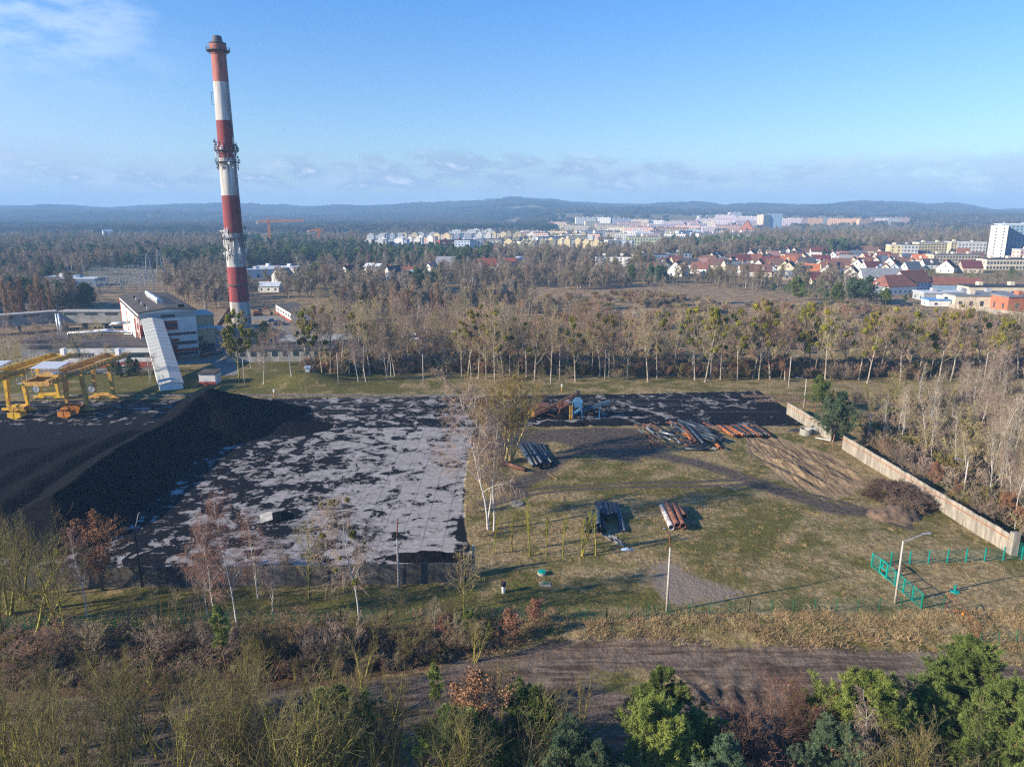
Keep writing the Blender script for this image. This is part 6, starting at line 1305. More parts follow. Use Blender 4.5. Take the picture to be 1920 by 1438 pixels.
for px, py in ((1324, 846), (1338, 845)):
    x, y = P(px, py); o_ = MB().tube([(0, -.15, .35), (0, .15, .35)], .36, 14).build('pipe_flange', M['concrete'], loc=(x, y, 0)); tag(o_, 'pale round flange standing in front of the scrap heap', 'flange', 'pale flanges')

# ------------------------------------------------------------------ screening machine
ox, oy = P(1082, 784)
t_ = thing('screening_machine', 'blue coal screening machine with two inclined conveyors on the yard', 'machine', (ox, oy, 0)); t_.scale = (.95, .95, .82); k = M['machine_blue']
m_ = MB()
for a in (-1.0, 1.2):
    for b_ in (-.8, 1.4): m_.bar((a, b_, 0), (a, b_, 4.6), .20)
for z_ in (1.6, 3.4, 4.6):
    for b_ in (-.8, 1.4): m_.bar((-1, b_, z_), (1.2, b_, z_), .16)
    for a in (-1, 1.2): m_.bar((a, -.8, z_), (a, 1.4, z_), .16)
m_.build('frame', k, t_)
MB().add([(-1.1, -.9, 3.5), (1.3, -.9, 3.5), (1.3, 1.5, 3.5), (-1.1, 1.5, 3.5), (-1.1, -.9, 4.9), (1.3, -.9, 4.9), (1.3, 1.5, 4.9), (-1.1, 1.5, 4.9), (-.4, -.1, 5.9), (.6, -.1, 5.9), (.6, .7, 5.9), (-.4, .7, 5.9)], [(0, 3, 2, 1), (0, 1, 5, 4), (1, 2, 6, 5), (2, 3, 7, 6), (3, 0, 4, 7), (4, 5, 9, 8), (5, 6, 10, 9), (6, 7, 11, 10), (7, 4, 8, 11), (8, 9, 10, 11)]).build('hopper', k, t_)
MB().bar((.8, -1.2, 3.2), (-.8, -1.2, 1.9), .9, .3).build('chute', k, t_)
MB().tube([(.1, .3, 5.8), (.1, .3, 7.6)], [.3, .45], 8).build('feed_pipe', M['dark'], t_)
def conv(a, b_, k_, rails, nm='conveyor'):
    a = Vector(a); b_ = Vector(b_); m_ = MB(); d_ = Vector((0, .45, 0)); up = Vector((0, 0, .6))
    for s_ in (-1, 1):
        m_.bar(a+d_*s_, b_+d_*s_, .14, .22); m_.bar(a+d_*s_-up, b_+d_*s_-up, .10)
        for i in range(11): m_.bar(a.lerp(b_, i/10)+d_*s_, a.lerp(b_, min(1, (i+1)/10))+d_*s_-up*(1 if i % 2 == 0 else 0), .07)
    m_.build(nm, k_, t_)
    MB().bar(a+Vector((0, 0, .12)), b_+Vector((0, 0, .12)), .8, .06).build('belt', M['dark'], t_)
conv((-10.2, .4, 1.1), (.0, .4, 7.2), M['rust_brown'], 0); conv((1.6, .4, 2.6), (7.6, .4, 5.0), k, 0)
MB().bar((5.2, -.2, 0), (5.4, -.2, 3.9), .14).bar((5.2, 1.0, 0), (5.4, 1.0, 3.9), .14).build('support_leg', k, t_)
MB().bar((-4.8, -.2, 0), (-3.2, .4, 4.9), .22).bar((-4.8, 1.2, 0), (-3.2, .6, 4.9), .22).bar((-10, .4, 2.2), (-4.8, .4, .3), .2).build('support_leg', M['rust_brown'], t_)
MB().box(-4.6, -1.9, 1.9, 4.2, .3, 3.4).build('rusty_container', M['rust_brown'], t_)
m_ = MB(); m_.bar((-1.9, -1.1, 0), (-1.9, -1.0, 4.0), .12).bar((-1.3, -1.1, 0), (-1.3, -1.0, 4.0), .12)
for i in range(11): m_.bar((-1.9, -1.1, .3+i*.34), (-1.3, -1.1, .3+i*.34), .08)
m_.build('ladder', M['yellow'], t_); MB().box(1.7, 4.0, 1.8, 4.0, 0.2, 2.8).build('engine_box', M['dark'], t_)
lumps('coal_heap', ox-3.6, oy-.2, 1.7, 1.3, 1.3, CM, 'dark coal mound under the left conveyor of the screening machine', 'coal heap', 97)
x, y = P(1005, 779); t_ = thing('feed_wagon', 'rusty feed hopper on wheels at the low end of the left conveyor', 'hopper', (x, y, 0))
MB().add([(-2.2, -1, 1.0), (2.2, -1, 1.0), (2.2, 1, 1.0), (-2.2, 1, 1.0), (-2.9, -1.5, 2.6), (2.9, -1.5, 2.6), (2.9, 1.5, 2.6), (-2.9, 1.5, 2.6)], [(0, 3, 2, 1), (0, 1, 5, 4), (1, 2, 6, 5), (2, 3, 7, 6), (3, 0, 4, 7), (4, 5, 6, 7)]).build('bin', M['rust_brown'], t_)
MB().box(-2, -.4, -2.1, -.9, .2, 1.3).build('motor_box', M['ochre'], t_)
for a in (-1.5, 1.5): MB().tube([(a, -1.1, .5), (a, 1.1, .5)], .5, 12).build('wheel', M['dark'], t_)
# brushwood heap by the wall
x, y = P(1690, 930); pr = bare(900, 2.2, stems=40, r0=.05, lean=1.4, L1=(9, .05, .97, 50, .5, .2), L2=(6, 55, .5, 0), L3=(4, 50, .6, 0), up=-.1, twig=.022, mtrunk='deadwood', mtwig='deadwood', bend=.4)
for i, (px, py, s_) in enumerate(((1668, 925, 1.3), (1690, 935, 1.5), (1715, 945, 1.3), (1650, 930, 1.0), (1700, 955, 1.1))):
    x, y = P(px, py); t_ = thing('brushwood_heap', 'tangled heap of cut branches against the concrete wall', 'branch heap', (x, y, -.1), i*1.3); t_.scale = (s_*1.4, s_*1.0, s_*.75); ob('branches', pr.trunk, t_); ob('twigs', pr.crown, t_); ORDS.append((t_, px))
for px, py in ((1640, 915), (1655, 935)): x, y = P(px, py); plant('pinelight', x, y, .16, 'bramble', 'low green bramble beside the cut branches', 'bush', 'green brambles at the branch heap')
finish_ordinals(ORDS)
# ------------------------------------------------------------------ town
for k, c in (('r_brown', (0.14, 0.08, 0.065)), ('r_dark', (0.055, 0.055, 0.065)), ('r_red', (0.22, 0.07, 0.05)), ('r_wine', (0.12, 0.040, 0.045)), ('r_orange', (0.42, 0.15, 0.07)), ('r_pink', (0.34, 0.19, 0.16)), ('r_grey', (0.19, 0.20, 0.22)), ('r_slate', (0.08, 0.10, 0.13)), ('r_blue', (0.12, 0.28, 0.5)), ('r_green', (0.02, 0.26, 0.19)), ('r_pale', (0.45, 0.48, 0.52)), ('r_maroon', (0.19, 0.085, 0.065)),
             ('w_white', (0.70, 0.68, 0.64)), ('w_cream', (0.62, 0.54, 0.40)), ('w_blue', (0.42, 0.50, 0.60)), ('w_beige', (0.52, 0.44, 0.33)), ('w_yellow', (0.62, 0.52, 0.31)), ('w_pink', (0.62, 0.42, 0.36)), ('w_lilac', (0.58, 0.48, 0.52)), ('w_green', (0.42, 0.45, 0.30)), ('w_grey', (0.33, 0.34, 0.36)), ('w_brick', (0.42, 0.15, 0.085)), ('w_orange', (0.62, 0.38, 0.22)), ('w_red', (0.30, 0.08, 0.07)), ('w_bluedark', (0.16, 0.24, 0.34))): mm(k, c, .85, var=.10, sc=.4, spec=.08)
mm('pane', (0.05, 0.065, 0.085), .4, var=.3, sc=.5)
FOOT = []
RN = {'r_brown': 'brown', 'r_dark': 'dark', 'r_red': 'red', 'r_wine': 'wine-red', 'r_orange': 'orange', 'r_pink': 'pinkish', 'r_grey': 'grey', 'r_slate': 'slate', 'r_blue': 'blue', 'r_green': 'green', 'r_pale': 'pale', 'r_maroon': 'maroon'}
HOUSES = []
def house(px, py, L_, D_, hw, hr, rot, wk_, rk, lb=None, cat='house', name='house', chim=1, hip=0, wins=True, dormer=0, group='gabled houses of the village'):
    # ridge runs along local x, gables at local x = +-L/2
    x, y = PT(px, py); y += D_*.35; z = tz(x, y)-.1; FOOT.append((x, y, max(L_, D_)*.62))
    lb_ = lb or f"{wk_[2:]} house with {RN[rk]} roof in the right-hand village"
    t_ = thing(name, lb_, cat, (x, y, z), R(rot), group)
    if not lb: HOUSES.append((t_, px))
    a, b_ = L_/2, D_/2; hi = hip*b_
    MB().add([(-a, -b_, 0), (a, -b_, 0), (a, b_, 0), (-a, b_, 0), (-a, -b_, hw), (a, -b_, hw), (a, b_, hw), (-a, b_, hw), (-a+hi, 0, hw+hr-.12), (a-hi, 0, hw+hr-.12)],
             [(0, 1, 5, 4), (2, 3, 7, 6), (1, 2, 6, 9, 5), (3, 0, 4, 8, 7)]).build('wall', M[wk_], t_)
    o_ = .45; e_ = hr/b_*o_
    V = []
    for dz in (0, .22): V += [(-a-o_, -b_-o_, hw-e_+dz), (a+o_, -b_-o_, hw-e_+dz), (a+o_, b_+o_, hw-e_+dz), (-a-o_, b_+o_, hw-e_+dz), (-a-o_+hi*1.1, 0, hw+hr+dz), (a+o_-hi*1.1, 0, hw+hr+dz)]
    rf = MB().add(V, [(6, 7, 11, 10), (8, 9, 10, 11), (0, 4, 5, 1), (2, 5, 4, 3), (0, 1, 7, 6), (2, 3, 9, 8), (1, 5, 11, 7), (5, 2, 8, 11), (3, 4, 10, 9), (4, 0, 6, 10)]+([(6, 10, 9), (7, 8, 11)] if hip else [])).build('roof', M[rk], t_)
    for i in range(chim):
        cx_ = (-.2+.5*i)*a; MB().box(cx_-.4, cx_+.4, .3, 1.1, hw+hr*.5, hw+hr+1.1).build('chimney_stack', M['w_brick' if chim == 1 else 'w_white'], rf)
    for i in range(dormer):
        cx_ = (-.5+i)*a if dormer > 1 else 0
        MB().add([(cx_-1.2, -b_*.85, hw), (cx_+1.2, -b_*.85, hw), (cx_, -b_*.85, hw+hr*.75), (cx_-1.2, -b_*.85, hw+hr*.45), (cx_+1.2, -b_*.85, hw+hr*.45), (cx_, -b_*.1, hw+hr*.75)], [(0, 1, 4, 2, 3), (3, 2, 5), (4, 5, 2)]).build('dormer', M[wk_], rf)
    if wins:
        w = t_
        nf = max(1, int(hw/2.7))
        for f_ in range(nf):
            zz = 1.0+f_*2.8
            n = max(2, int(L_/3.2))
            for i in range(n):
                xx = -a+L_*(i+.5)/n; MB().box(xx-.5, xx+.5, -b_-.05, -b_+.02, zz, zz+1.3).build('window', M['pane'], w)
            for s_ in (-1, 1):
                for yy in (-b_*.45, b_*.45): MB().box(s_*a-.04, s_*a+.04, yy-.5, yy+.5, zz, zz+1.3).build('window', M['pane'], w)
        if hr > 3:
            for s_ in (-1, 1): MB().box(s_*a-.04, s_*a+.04, -.5, .5, hw+.6, hw+1.8).build('window', M['pane'], w)
    return t_
V_ = [(1449, 487, 12, 9, 4, 4, 10, 'w_beige', 'r_pink'), (1463, 483, 11, 9, 4, 4, -20, 'w_cream', 'r_dark'), (1478, 482, 10, 9, 4.5, 4.5, 70, 'w_white', 'r_dark'), (1491, 481, 11, 9, 4, 5, 60, 'w_cream', 'r_dark'), (1496, 494, 12, 10, 4, 5, 65, 'w_white', 'r_dark'), (1477, 497, 13, 9, 3.5, 4, 0, 'w_cream', 'r_orange'), (1447, 502, 14, 10, 4, 5, -15, 'w_beige', 'r_wine'), (1446, 516, 12, 9, 4.5, 4, 70, 'w_blue', 'r_brown'), (1475, 511, 13, 11, 4, 5, 62, 'w_cream', 'r_dark'),
     (1474, 525, 12, 9, 3, 3, 0, 'w_beige', 'r_grey'), (1508, 480, 10, 8, 4, 4, 0, 'w_white', 'r_brown'), (1536, 481, 16, 10, 5, 4, -10, 'w_white', 'r_wine'), (1541, 499, 15, 11, 4, 5, -10, 'w_white', 'r_wine'), (1563, 490, 11, 9, 4.5, 5, 65, 'w_white', 'r_dark'), (1582, 487, 13, 9, 4, 3.5, 0, 'w_beige', 'r_pink'), (1592, 499, 14, 10, 4.5, 4.5, -30, 'w_grey', 'r_grey'), (1611, 488, 15, 10, 4.5, 4.5, -25, 'w_white', 'r_slate'), (1628, 491, 11, 9, 4.5, 3.5, 15, 'w_cream', 'r_red'),
     (1645, 505, 12, 10, 4.5, 5, 62, 'w_white', 'r_wine'), (1658, 495, 13, 12, 5, 5.5, 0, 'w_white', 'r_maroon'), (1670, 507, 14, 10, 5, 5.5, 60, 'w_white', 'r_dark'), (1611, 507, 14, 10, 4, 5, 58, 'w_white', 'r_wine'), (1555, 522, 14, 11, 4.5, 5.5, 62, 'w_white', 'r_brown'), (1580, 506, 14, 10, 4, 5, -25, 'w_beige', 'r_brown'), (1599, 524, 17, 11, 3.8, 5.5, 60, 'w_white', 'r_brown'), (1533, 501, 11, 8, 3.5, 2.5, -10, 'w_blue', 'r_pale'),
     (1538, 533, 12, 9, 3, 4.5, 0, 'w_beige', 'r_wine'), (1680, 517, 10, 8, 5, 3.5, 60, 'w_blue', 'r_grey'), (1712, 508, 13, 11, 4.5, 5, 60, 'w_beige', 'r_grey'), (1726, 496, 12, 10, 4.5, 4, -15, 'w_white', 'r_orange'), (1705, 492, 13, 10, 3.5, 4, 0, 'w_white', 'r_slate'), (1780, 512, 14, 12, 4, 5.5, 50, 'w_white', 'r_wine'), (1823, 512, 14, 11, 4, 5, -10, 'w_beige', 'r_wine'), (1650, 511, 9, 8, 4, 3, 0, 'w_blue', 'r_slate'), (1663, 515, 10, 9, 4, 4, 60, 'w_beige', 'r_brown'),
     (1429, 495, 12, 9, 4, 4, 10, 'w_white', 'r_dark'), (1248, 508, 13, 10, 5, 4.5, 62, 'w_white', 'r_brown'), (1273, 518, 15, 11, 5, 5.5, 60, 'w_white', 'r_brown'), (1338, 494, 12, 10, 4.5, 5, 60, 'w_cream', 'r_dark'), (1316, 500, 13, 9, 3.5, 3.5, 0, 'w_cream', 'r_pink'), (1346, 505, 14, 10, 3.5, 4.5, -20, 'w_beige', 'r_brown'), (1374, 504, 14, 11, 4, 5.5, 60, 'w_pink', 'r_brown'), (1392, 497, 14, 9, 4.5, 4.5, 0, 'w_beige', 'r_wine'), (1410, 489, 13, 10, 5, 5, 62, 'w_white', 'r_dark'),
     (1407, 519, 15, 10, 4, 4.5, 0, 'w_white', 'r_brown'), (1432, 520, 12, 9, 4, 4.5, -15, 'w_beige', 'r_brown'), (1395, 510, 11, 8, 4, 4.5, 62, 'w_cream', 'r_wine'), (1425, 508, 12, 9, 4, 5, 62, 'w_white', 'r_maroon'), (1342, 471, 12, 9, 6, 5, 62, 'w_white', 'r_slate'), (1405, 456, 12, 9, 5, 5, 60, 'w_cream', 'r_dark'), (1570, 511, 10, 8, 3.6, 4, 0, 'w_blue', 'r_brown'), (1624, 503, 12, 9, 4, 4.5, -20, 'w_white', 'r_brown'), (1690, 501, 11, 9, 4, 4, 10, 'w_cream', 'r_brown'), (1745, 505, 12, 9, 4, 4, 0, 'w_white', 'r_dark')]
for i, v in enumerate(V_): house(*v, dormer=(1 if i % 4 == 1 else 0))
house(1517, 518, 15, 10, 4, 4.5, -12, 'w_cream', 'r_orange', 'house with bright orange roof carrying dark solar panels', hip=0)
sx_ = bpy.data.objects[[o_.name for o_ in bpy.data.objects if o_.name.startswith('house')][-1]]
for i in range(2):
    o_ = MB().box(-2.0, 2.0, -1.3, 1.3, 0, .12).build('solar_panel', M['glass'], [q_ for q_ in COL.objects if q_.get('label') == 'house with bright orange roof carrying dark solar panels'][0], (-4.2+i*4.4, -3.0, 6.45)); o_.rotation_euler = (math.atan2(4.5, 5), 0, 0)
house(1654, 536, 24, 11, 5.5, 5, -8, 'w_white', 'r_grey', 'long white house with grey roof and two white chimneys', chim=2)
house(1680, 553, 21, 15, 4.8, 5.5, 20, 'w_white', 'r_maroon', 'broad white house with a red-brown hipped roof at the edge of the field', hip=.5, chim=0)
house(1712, 548, 20, 13, 6, 6, 25, 'w_blue', 'r_maroon', 'tall pale-blue gabled house with red-brown roof behind the broad hipped one')
house(1690, 533, 26, 11, 4.5, 4, 5, 'w_beige', 'r_maroon', 'low red-brown roofed building linking the white and blue houses', chim=1)
house(1785, 548, 32, 13, 4.5, 3.5, -18, 'w_bluedark', 'r_maroon', 'long shed with red-brown roof and dark blue gable', chim=0, wins=False)
# centre-left small houses
for v in ((655, 521, 12, 9, 4, 4.5, 60, 'w_white', 'r_wine', 'white gabled house with wine-red roof beside a dark spruce, left of centre'), (701, 514, 14, 9, 5, 2.5, -30, 'w_white', 'r_pale', 'plain white house with a pale roof, second in the village left of centre'), (736, 528, 13, 11, 4.5, 5.5, 60, 'w_white', 'r_dark', 'white chalet-like house with large dark roof left of centre'), (768, 519, 12, 9, 3.5, 3, -10, 'w_blue', 'r_red', 'small house with bright red roof behind hedges left of centre'),
          (775, 526, 9, 7, 4, 3, 20, 'w_white', 'r_pale', 'little white outbuilding beside the bright red roof'), (809, 517, 9, 8, 5, 4, 60, 'w_white', 'r_grey', 'narrow white house right of the dark conical spruce'), (836, 504, 16, 12, 3.5, 6, -15, 'w_beige', 'r_grey', 'house with a broad brown-grey roof below the apartment blocks'), (912, 508, 15, 10, 4.5, 5, 5, 'w_cream', 'r_red', 'cream house with red hipped roof in front of the yellow apartments'), (950, 500, 16, 9, 3.5, 3.5, -5, 'w_blue', 'r_red', 'long low house with dull red roof right of the cream one'), (980, 494, 12, 8, 3.5, 2.5, 0, 'w_orange', 'r_pale', 'low pinkish house with white roof near the yellow apartments'),
          (505, 548, 12, 9, 3.5, 2, 0, 'w_white', 'r_pale', 'small white kiosk-like house right of the chimney'), (528, 530, 11, 9, 5, 4, 60, 'w_white', 'r_grey', 'white house half hidden behind bare trees right of the chimney'), (585, 502, 12, 9, 4, 4, 20, 'w_white', 'r_red', 'little white house in the woods right of the chimney')):
    house(*v[:9], lb=v[9], group=None)

def flats(px, py, L_, D_, hh_, rot, wk_, lb, fl=None, bay=3.2, rk='r_dark', name='apartment_block', cat='apartment block', wn='each', group=None, side=None, gables=0, gk='w_yellow', loggia=False, win=1.5):
    x, y = PT(px, py); y += D_*.4; FOOT.append((x, y, L_*.5)); FOOT.append((x-L_*.3*math.cos(R(rot)), y-L_*.3*math.sin(R(rot)), L_*.33)); FOOT.append((x+L_*.3*math.cos(R(rot)), y+L_*.3*math.sin(R(rot)), L_*.33))
    t_ = thing(name, lb, cat, (x, y, tz(x, y)-.2), R(rot), group); a, b_ = L_/2, D_/2
    MB().box(-a, a, -b_, b_, 0, hh_).build('wall', M[wk_], t_)
    rf = MB().box(-a-.3, a+.3, -b_-.3, b_+.3, hh_+.003, hh_+.6).build('roof', M[rk], t_)
    for i in range(max(1, int(L_/14))): xx = -a+L_*(i+.5)/max(1, int(L_/14)); MB().box(xx-1.2, xx+1.2, -1.5, 1.5, hh_+.61, hh_+2.4).build('stair_head', M[wk_], rf)
    for i in range(gables):
        xx = -a+L_*(i+.5)/gables; w2 = L_/gables*.28
        MB().add([(xx-w2, -b_-.6, 0), (xx+w2, -b_-.6, 0), (xx+w2, -b_-.6, hh_+.5), (xx, -b_-.6, hh_+3.4), (xx-w2, -b_-.6, hh_+.5), (xx-w2, -b_+2, 0), (xx+w2, -b_+2, 0), (xx+w2, -b_+2, hh_+.5), (xx, -b_+2, hh_+3.4), (xx-w2, -b_+2, hh_+.5)], [(0, 1, 2, 3, 4), (1, 6, 7, 2), (0, 4, 9, 5), (2, 7, 8, 3), (3, 8, 9, 4), (5, 9, 8, 7, 6)]).build('gable_bay', M[gk], t_)
    fl = fl or max(2, int(hh_/2.9)); fh = (hh_-.8)/fl; n = max(2, int(L_/bay)); nd = max(1, int(D_/5)); W_ = []
    for f_ in range(fl):
        z0 = .9+f_*fh
        for i in range(n):
            xx = -a+L_*(i+.5)/n; W_.append((xx-win/2, xx+win/2, -b_-.05, -b_+.02, z0, z0+fh*.5))
        for s_ in (-1, 1):
            for j in range(nd): yy = -b_+D_*(j+.5)/nd; W_.append((s_*a-.05, s_*a+.05, yy-.6, yy+.6, z0, z0+fh*.45))
    if wn == 'each':
        W1, W2 = W_[:96], W_[96:]
        for w in W1: MB().box(*w).build('window', M['pane'], t_)
        if W2:
            m_ = MB(); [m_.box(*w) for w in W2]; tag(m_.build('window', M['pane'], t_), kind='stuff')
    else:                                  # far blocks: one window band per storey
        for f_ in range(fl):
            m_ = MB()
            for w in W_[f_*(n+2*nd):(f_+1)*(n+2*nd)]: m_.box(*w)
            m_.build('window_row', M['pane'], t_)
    if loggia:
        for i in range(max(2, n//3)):
            xx = -a+L_*(i+.5)/max(2, n//3); m_ = MB()
            for f_ in range(fl): m_.box(xx-1.6, xx+1.6, -b_-1.2, -b_-.02, .6+f_*fh, .6+f_*fh+1.0)
            m_.build('balcony', M['w_white'], t_)
    return t_
# the right-hand edge
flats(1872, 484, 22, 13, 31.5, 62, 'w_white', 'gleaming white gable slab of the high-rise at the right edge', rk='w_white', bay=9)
flats(1897, 483, 32, 14, 33, -28, 'w_bluedark', 'shaded grey-blue long side of the high-rise at the right edge', rk='w_white', bay=3.4, wn='row')  # shade of this side is painted in with dark blue walls
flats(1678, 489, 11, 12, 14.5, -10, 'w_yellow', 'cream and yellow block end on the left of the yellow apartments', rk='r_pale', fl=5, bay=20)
flats(1700, 486, 22, 11, 14, -28, 'w_grey', 'shaded grey-green side of the yellow apartments', bay=3, wn='row')  # grey walls stand in for the shade on this yellow side
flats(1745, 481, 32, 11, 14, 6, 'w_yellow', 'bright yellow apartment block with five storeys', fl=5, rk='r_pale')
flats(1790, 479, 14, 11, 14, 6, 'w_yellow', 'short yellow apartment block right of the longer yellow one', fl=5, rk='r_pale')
flats(1823, 480, 26, 11, 14, -22, 'w_grey', 'shaded grey block between the yellow apartments and the high-rise', wn='row', rk='r_pale')  # the block's shade is carried by its grey wall colour
flats(1790, 497, 42, 12, 9, 3, 'w_beige', 'long beige school building with pairs of windows', fl=3, rk='r_grey', bay=2.8)
flats(1895, 506, 42, 14, 8.5, 0, 'w_cream', 'long cream school building at the right edge with a dark roof', fl=2, rk='r_dark', bay=2.6, win=1.7)
flats(1925, 491, 16, 12, 11, 0, 'w_pink', 'pale pink building just right of the high-rise', fl=3, rk='r_pale')
t_ = flats(1828, 578, 20, 12, 5.6, -4, 'w_cream', 'single-storey cream building with four windows beside the field edge', fl=1, rk='r_grey', bay=5, win=1.6)
flats(1812, 583, 3, 2, .3, 0, 'w_beige', 'low pale ledge by the single-storey cream building', fl=1) if 0 else None
flats(1860, 570, 20, 12, 5.0, -10, 'w_grey', 'dark flat-roofed workshop behind the cream single-storey building', fl=1, rk='r_grey', bay=6)
flats(1873, 557, 34, 12, 5.4, -3, 'w_cream', 'long cream workshop with flat dark roof', fl=1, rk='r_dark', bay=4)
t_ = flats(1918, 583, 18, 12, 6.5, 3, 'w_brick', 'orange brick building cut by the right edge', fl=1, rk='r_grey', bay=30)
flats(1785, 565, 30, 12, 4.0, -3, 'w_grey', 'low shed with long pale blue roof beside the cream building', fl=1, rk='r_pale', bay=30)
flats(1768, 575, 14, 8, 3.0, -5, 'w_white', 'small white stalls under an awning at the field edge', fl=1, rk='r_blue', bay=5)
flats(1695, 530, 18, 9, 3, 0, 'w_white', 'low white garages behind the grey-roofed house', fl=1, rk='r_pale', bay=6)
flats(1650, 553, 22, 10, 4.0, 0, 'w_blue', 'white-roofed outbuilding under the long white house', fl=1, rk='r_pale', bay=30)
x, y = P(1880, 592); panel_wall('stone_wall', [P(1780, 578), P(1850, 587), P(1990, 607)], 2.4, 'rough pale stone wall along the far edge of the field', 'walllight', 3)
# centre
flats(1150, 500, 30, 11, 8.5, -6, 'w_white', 'white three-storey block with dark roof and balconies', fl=3, rk='r_dark', loggia=True)
flats(1228, 497, 24, 11, 9, -8, 'w_bluedark', 'dark-roofed bluish terrace right of the white balcony block', fl=3, rk='r_dark')
flats(1273, 493, 22, 11, 9, 8, 'w_blue', 'light-blue fronted terrace with dark roof', fl=3, rk='r_dark')
flats(1205, 490, 20, 10, 7, 0, 'w_beige', 'low beige block between the white and the dark terraces', fl=2)
flats(1405, 477, 46, 24, 6, -6, 'w_white', 'large hall with a green roof and white walls', fl=1, rk='r_green', bay=30, name='warehouse', cat='warehouse')
flats(1395, 462, 44, 12, 5, -3, 'w_beige', 'long low pale-roofed hall behind the green hall', fl=1, rk='r_pale', bay=20, name='warehouse', cat='warehouse')
flats(1226, 464, 66, 16, 13, -4, 'w_green', 'long pale green office building with tall windows', fl=3, rk='r_grey', bay=3.5)
flats(1275, 466, 34, 16, 14, -22, 'r_slate', 'shaded side of the pale green office building in dark wall colour', fl=3, rk='r_grey', wn='row')  # unlit side of the office, its shade put into slate walls
flats(1155, 466, 26, 14, 10, 12, 'w_white', 'white and red building left of the green office', fl=3, rk='r_pale')
flats(1172, 466, 22, 14, 9, -20, 'w_blue', 'shaded white wing beside the white and red building', fl=3, rk='r_pale', wn='row')  # white wing given blue walls for its shade
flats(1290, 457, 26, 12, 8, 0, 'w_white', 'cluster of white low buildings right of the office', fl=2)
flats(848, 474, 34, 14, 14, 20, 'w_red', 'red-fronted apartment house with balconies in the centre-left estate', fl=4, loggia=True, rk='r_slate')
flats(870, 476, 18, 14, 15, -15, 'w_blue', 'light blue apartment house next to the red-fronted one', fl=5)
flats(890, 475, 18, 14, 15, 10, 'w_white', 'white apartment house right of the light blue one', fl=5, rk='r_pale')
flats(915, 474, 34, 14, 15, -10, 'w_grey', 'grey apartment house with glass balconies under a dark hipped roof', fl=5, loggia=True)
for i, (px, py, L_, wk_, g_) in enumerate([(703, 464, 30, 'w_white', 2), (735, 463, 44, 'w_blue', 2), (770, 460, 34, 'w_white', 3), (800, 457, 30, 'w_pink', 2), (705, 452, 34, 'w_white', 2), (735, 451, 40, 'w_white', 3), (768, 450, 34, 'w_cream', 2), (800, 449, 40, 'w_blue', 2), (830, 451, 34, 'w_cream', 2), (865, 450, 40, 'w_white', 2), (900, 449, 44, 'w_white', 3), (870, 442, 60, 'w_white', 2), (905, 440, 50, 'w_white', 2), (935, 448, 36, 'w_cream', 2), (962, 447, 34, 'w_yellow', 2),
        (945, 466, 30, 'w_yellow', 2), (975, 478, 34, 'w_yellow', 3), (990, 470, 24, 'w_cream', 2), (955, 458, 34, 'w_grey', 2), (985, 457, 30, 'w_cream', 2), (1015, 457, 34, 'w_white', 2), (1045, 463, 30, 'w_yellow', 2), (1075, 464, 28, 'w_grey', 2), (1110, 467, 26, 'w_yellow', 2), (1025, 466, 26, 'w_cream', 2), (1060, 455, 36, 'w_grey', 2), (1095, 455, 34, 'w_white', 2), (1010, 448, 40, 'w_white', 2), (1045, 450, 34, 'w_cream', 2), (1085, 448, 30, 'w_cream', 2), (985, 445, 30, 'w_blue', 1)]):
    t_ = flats(px, py, L_, 13, 9.5 if py < 470 else 11, rn.uniform(-14, 14), wk_, f'flats with {"yellow" if g_ > 2 or wk_ == "w_yellow" else "white"} gabled bays in the mid-distance estate', fl=3, gables=g_, gk='w_yellow' if wk_ in ('w_yellow', 'w_cream', 'w_grey') else 'w_white', wn='row', name='terraced_flats', group='gabled flats of the mid-distance estate'); HOUSES.append((t_, px))
for i in range(34):
    px = 1000+i*13+rn.uniform(-5, 5); py = (445, 452, 459, 440)[i % 4]+rn.uniform(-1.5, 1.5)
    if 1120 < px < 1310 and py > 455: py -= 14
    t_ = flats(px, py, rn.uniform(20, 40), 13, rn.uniform(8, 12), rn.uniform(-25, 20), rn.choice(['w_white', 'w_cream', 'w_yellow', 'w_white', 'w_blue', 'w_pink']), 'pale low block in the built-up strip behind the green office', fl=3, wn='row', rk=rn.choice(['r_dark', 'r_grey', 'r_pale', 'r_maroon']), name='low_block', group='low blocks in the strip behind the office'); HOUSES.append((t_, px))
for i in range(56):
    px = (1310+i*20 if i < 30 else 1235+(i-30)*20)+rn.uniform(-8, 8); py = (478, 484, 490, 474)[i % 4]+rn.uniform(-2, 2) + (22 if i >= 30 else 0)
    if px > 1850: continue
    house(px, py, rn.uniform(10, 14), 9, 4, rn.uniform(3.5, 5), rn.choice([62, -15, 10, 60, -25]), rn.choice(['w_white', 'w_cream', 'w_white', 'w_beige']), rn.choice(['r_dark', 'r_brown', 'r_brown', 'r_slate', 'r_wine', 'r_maroon']))
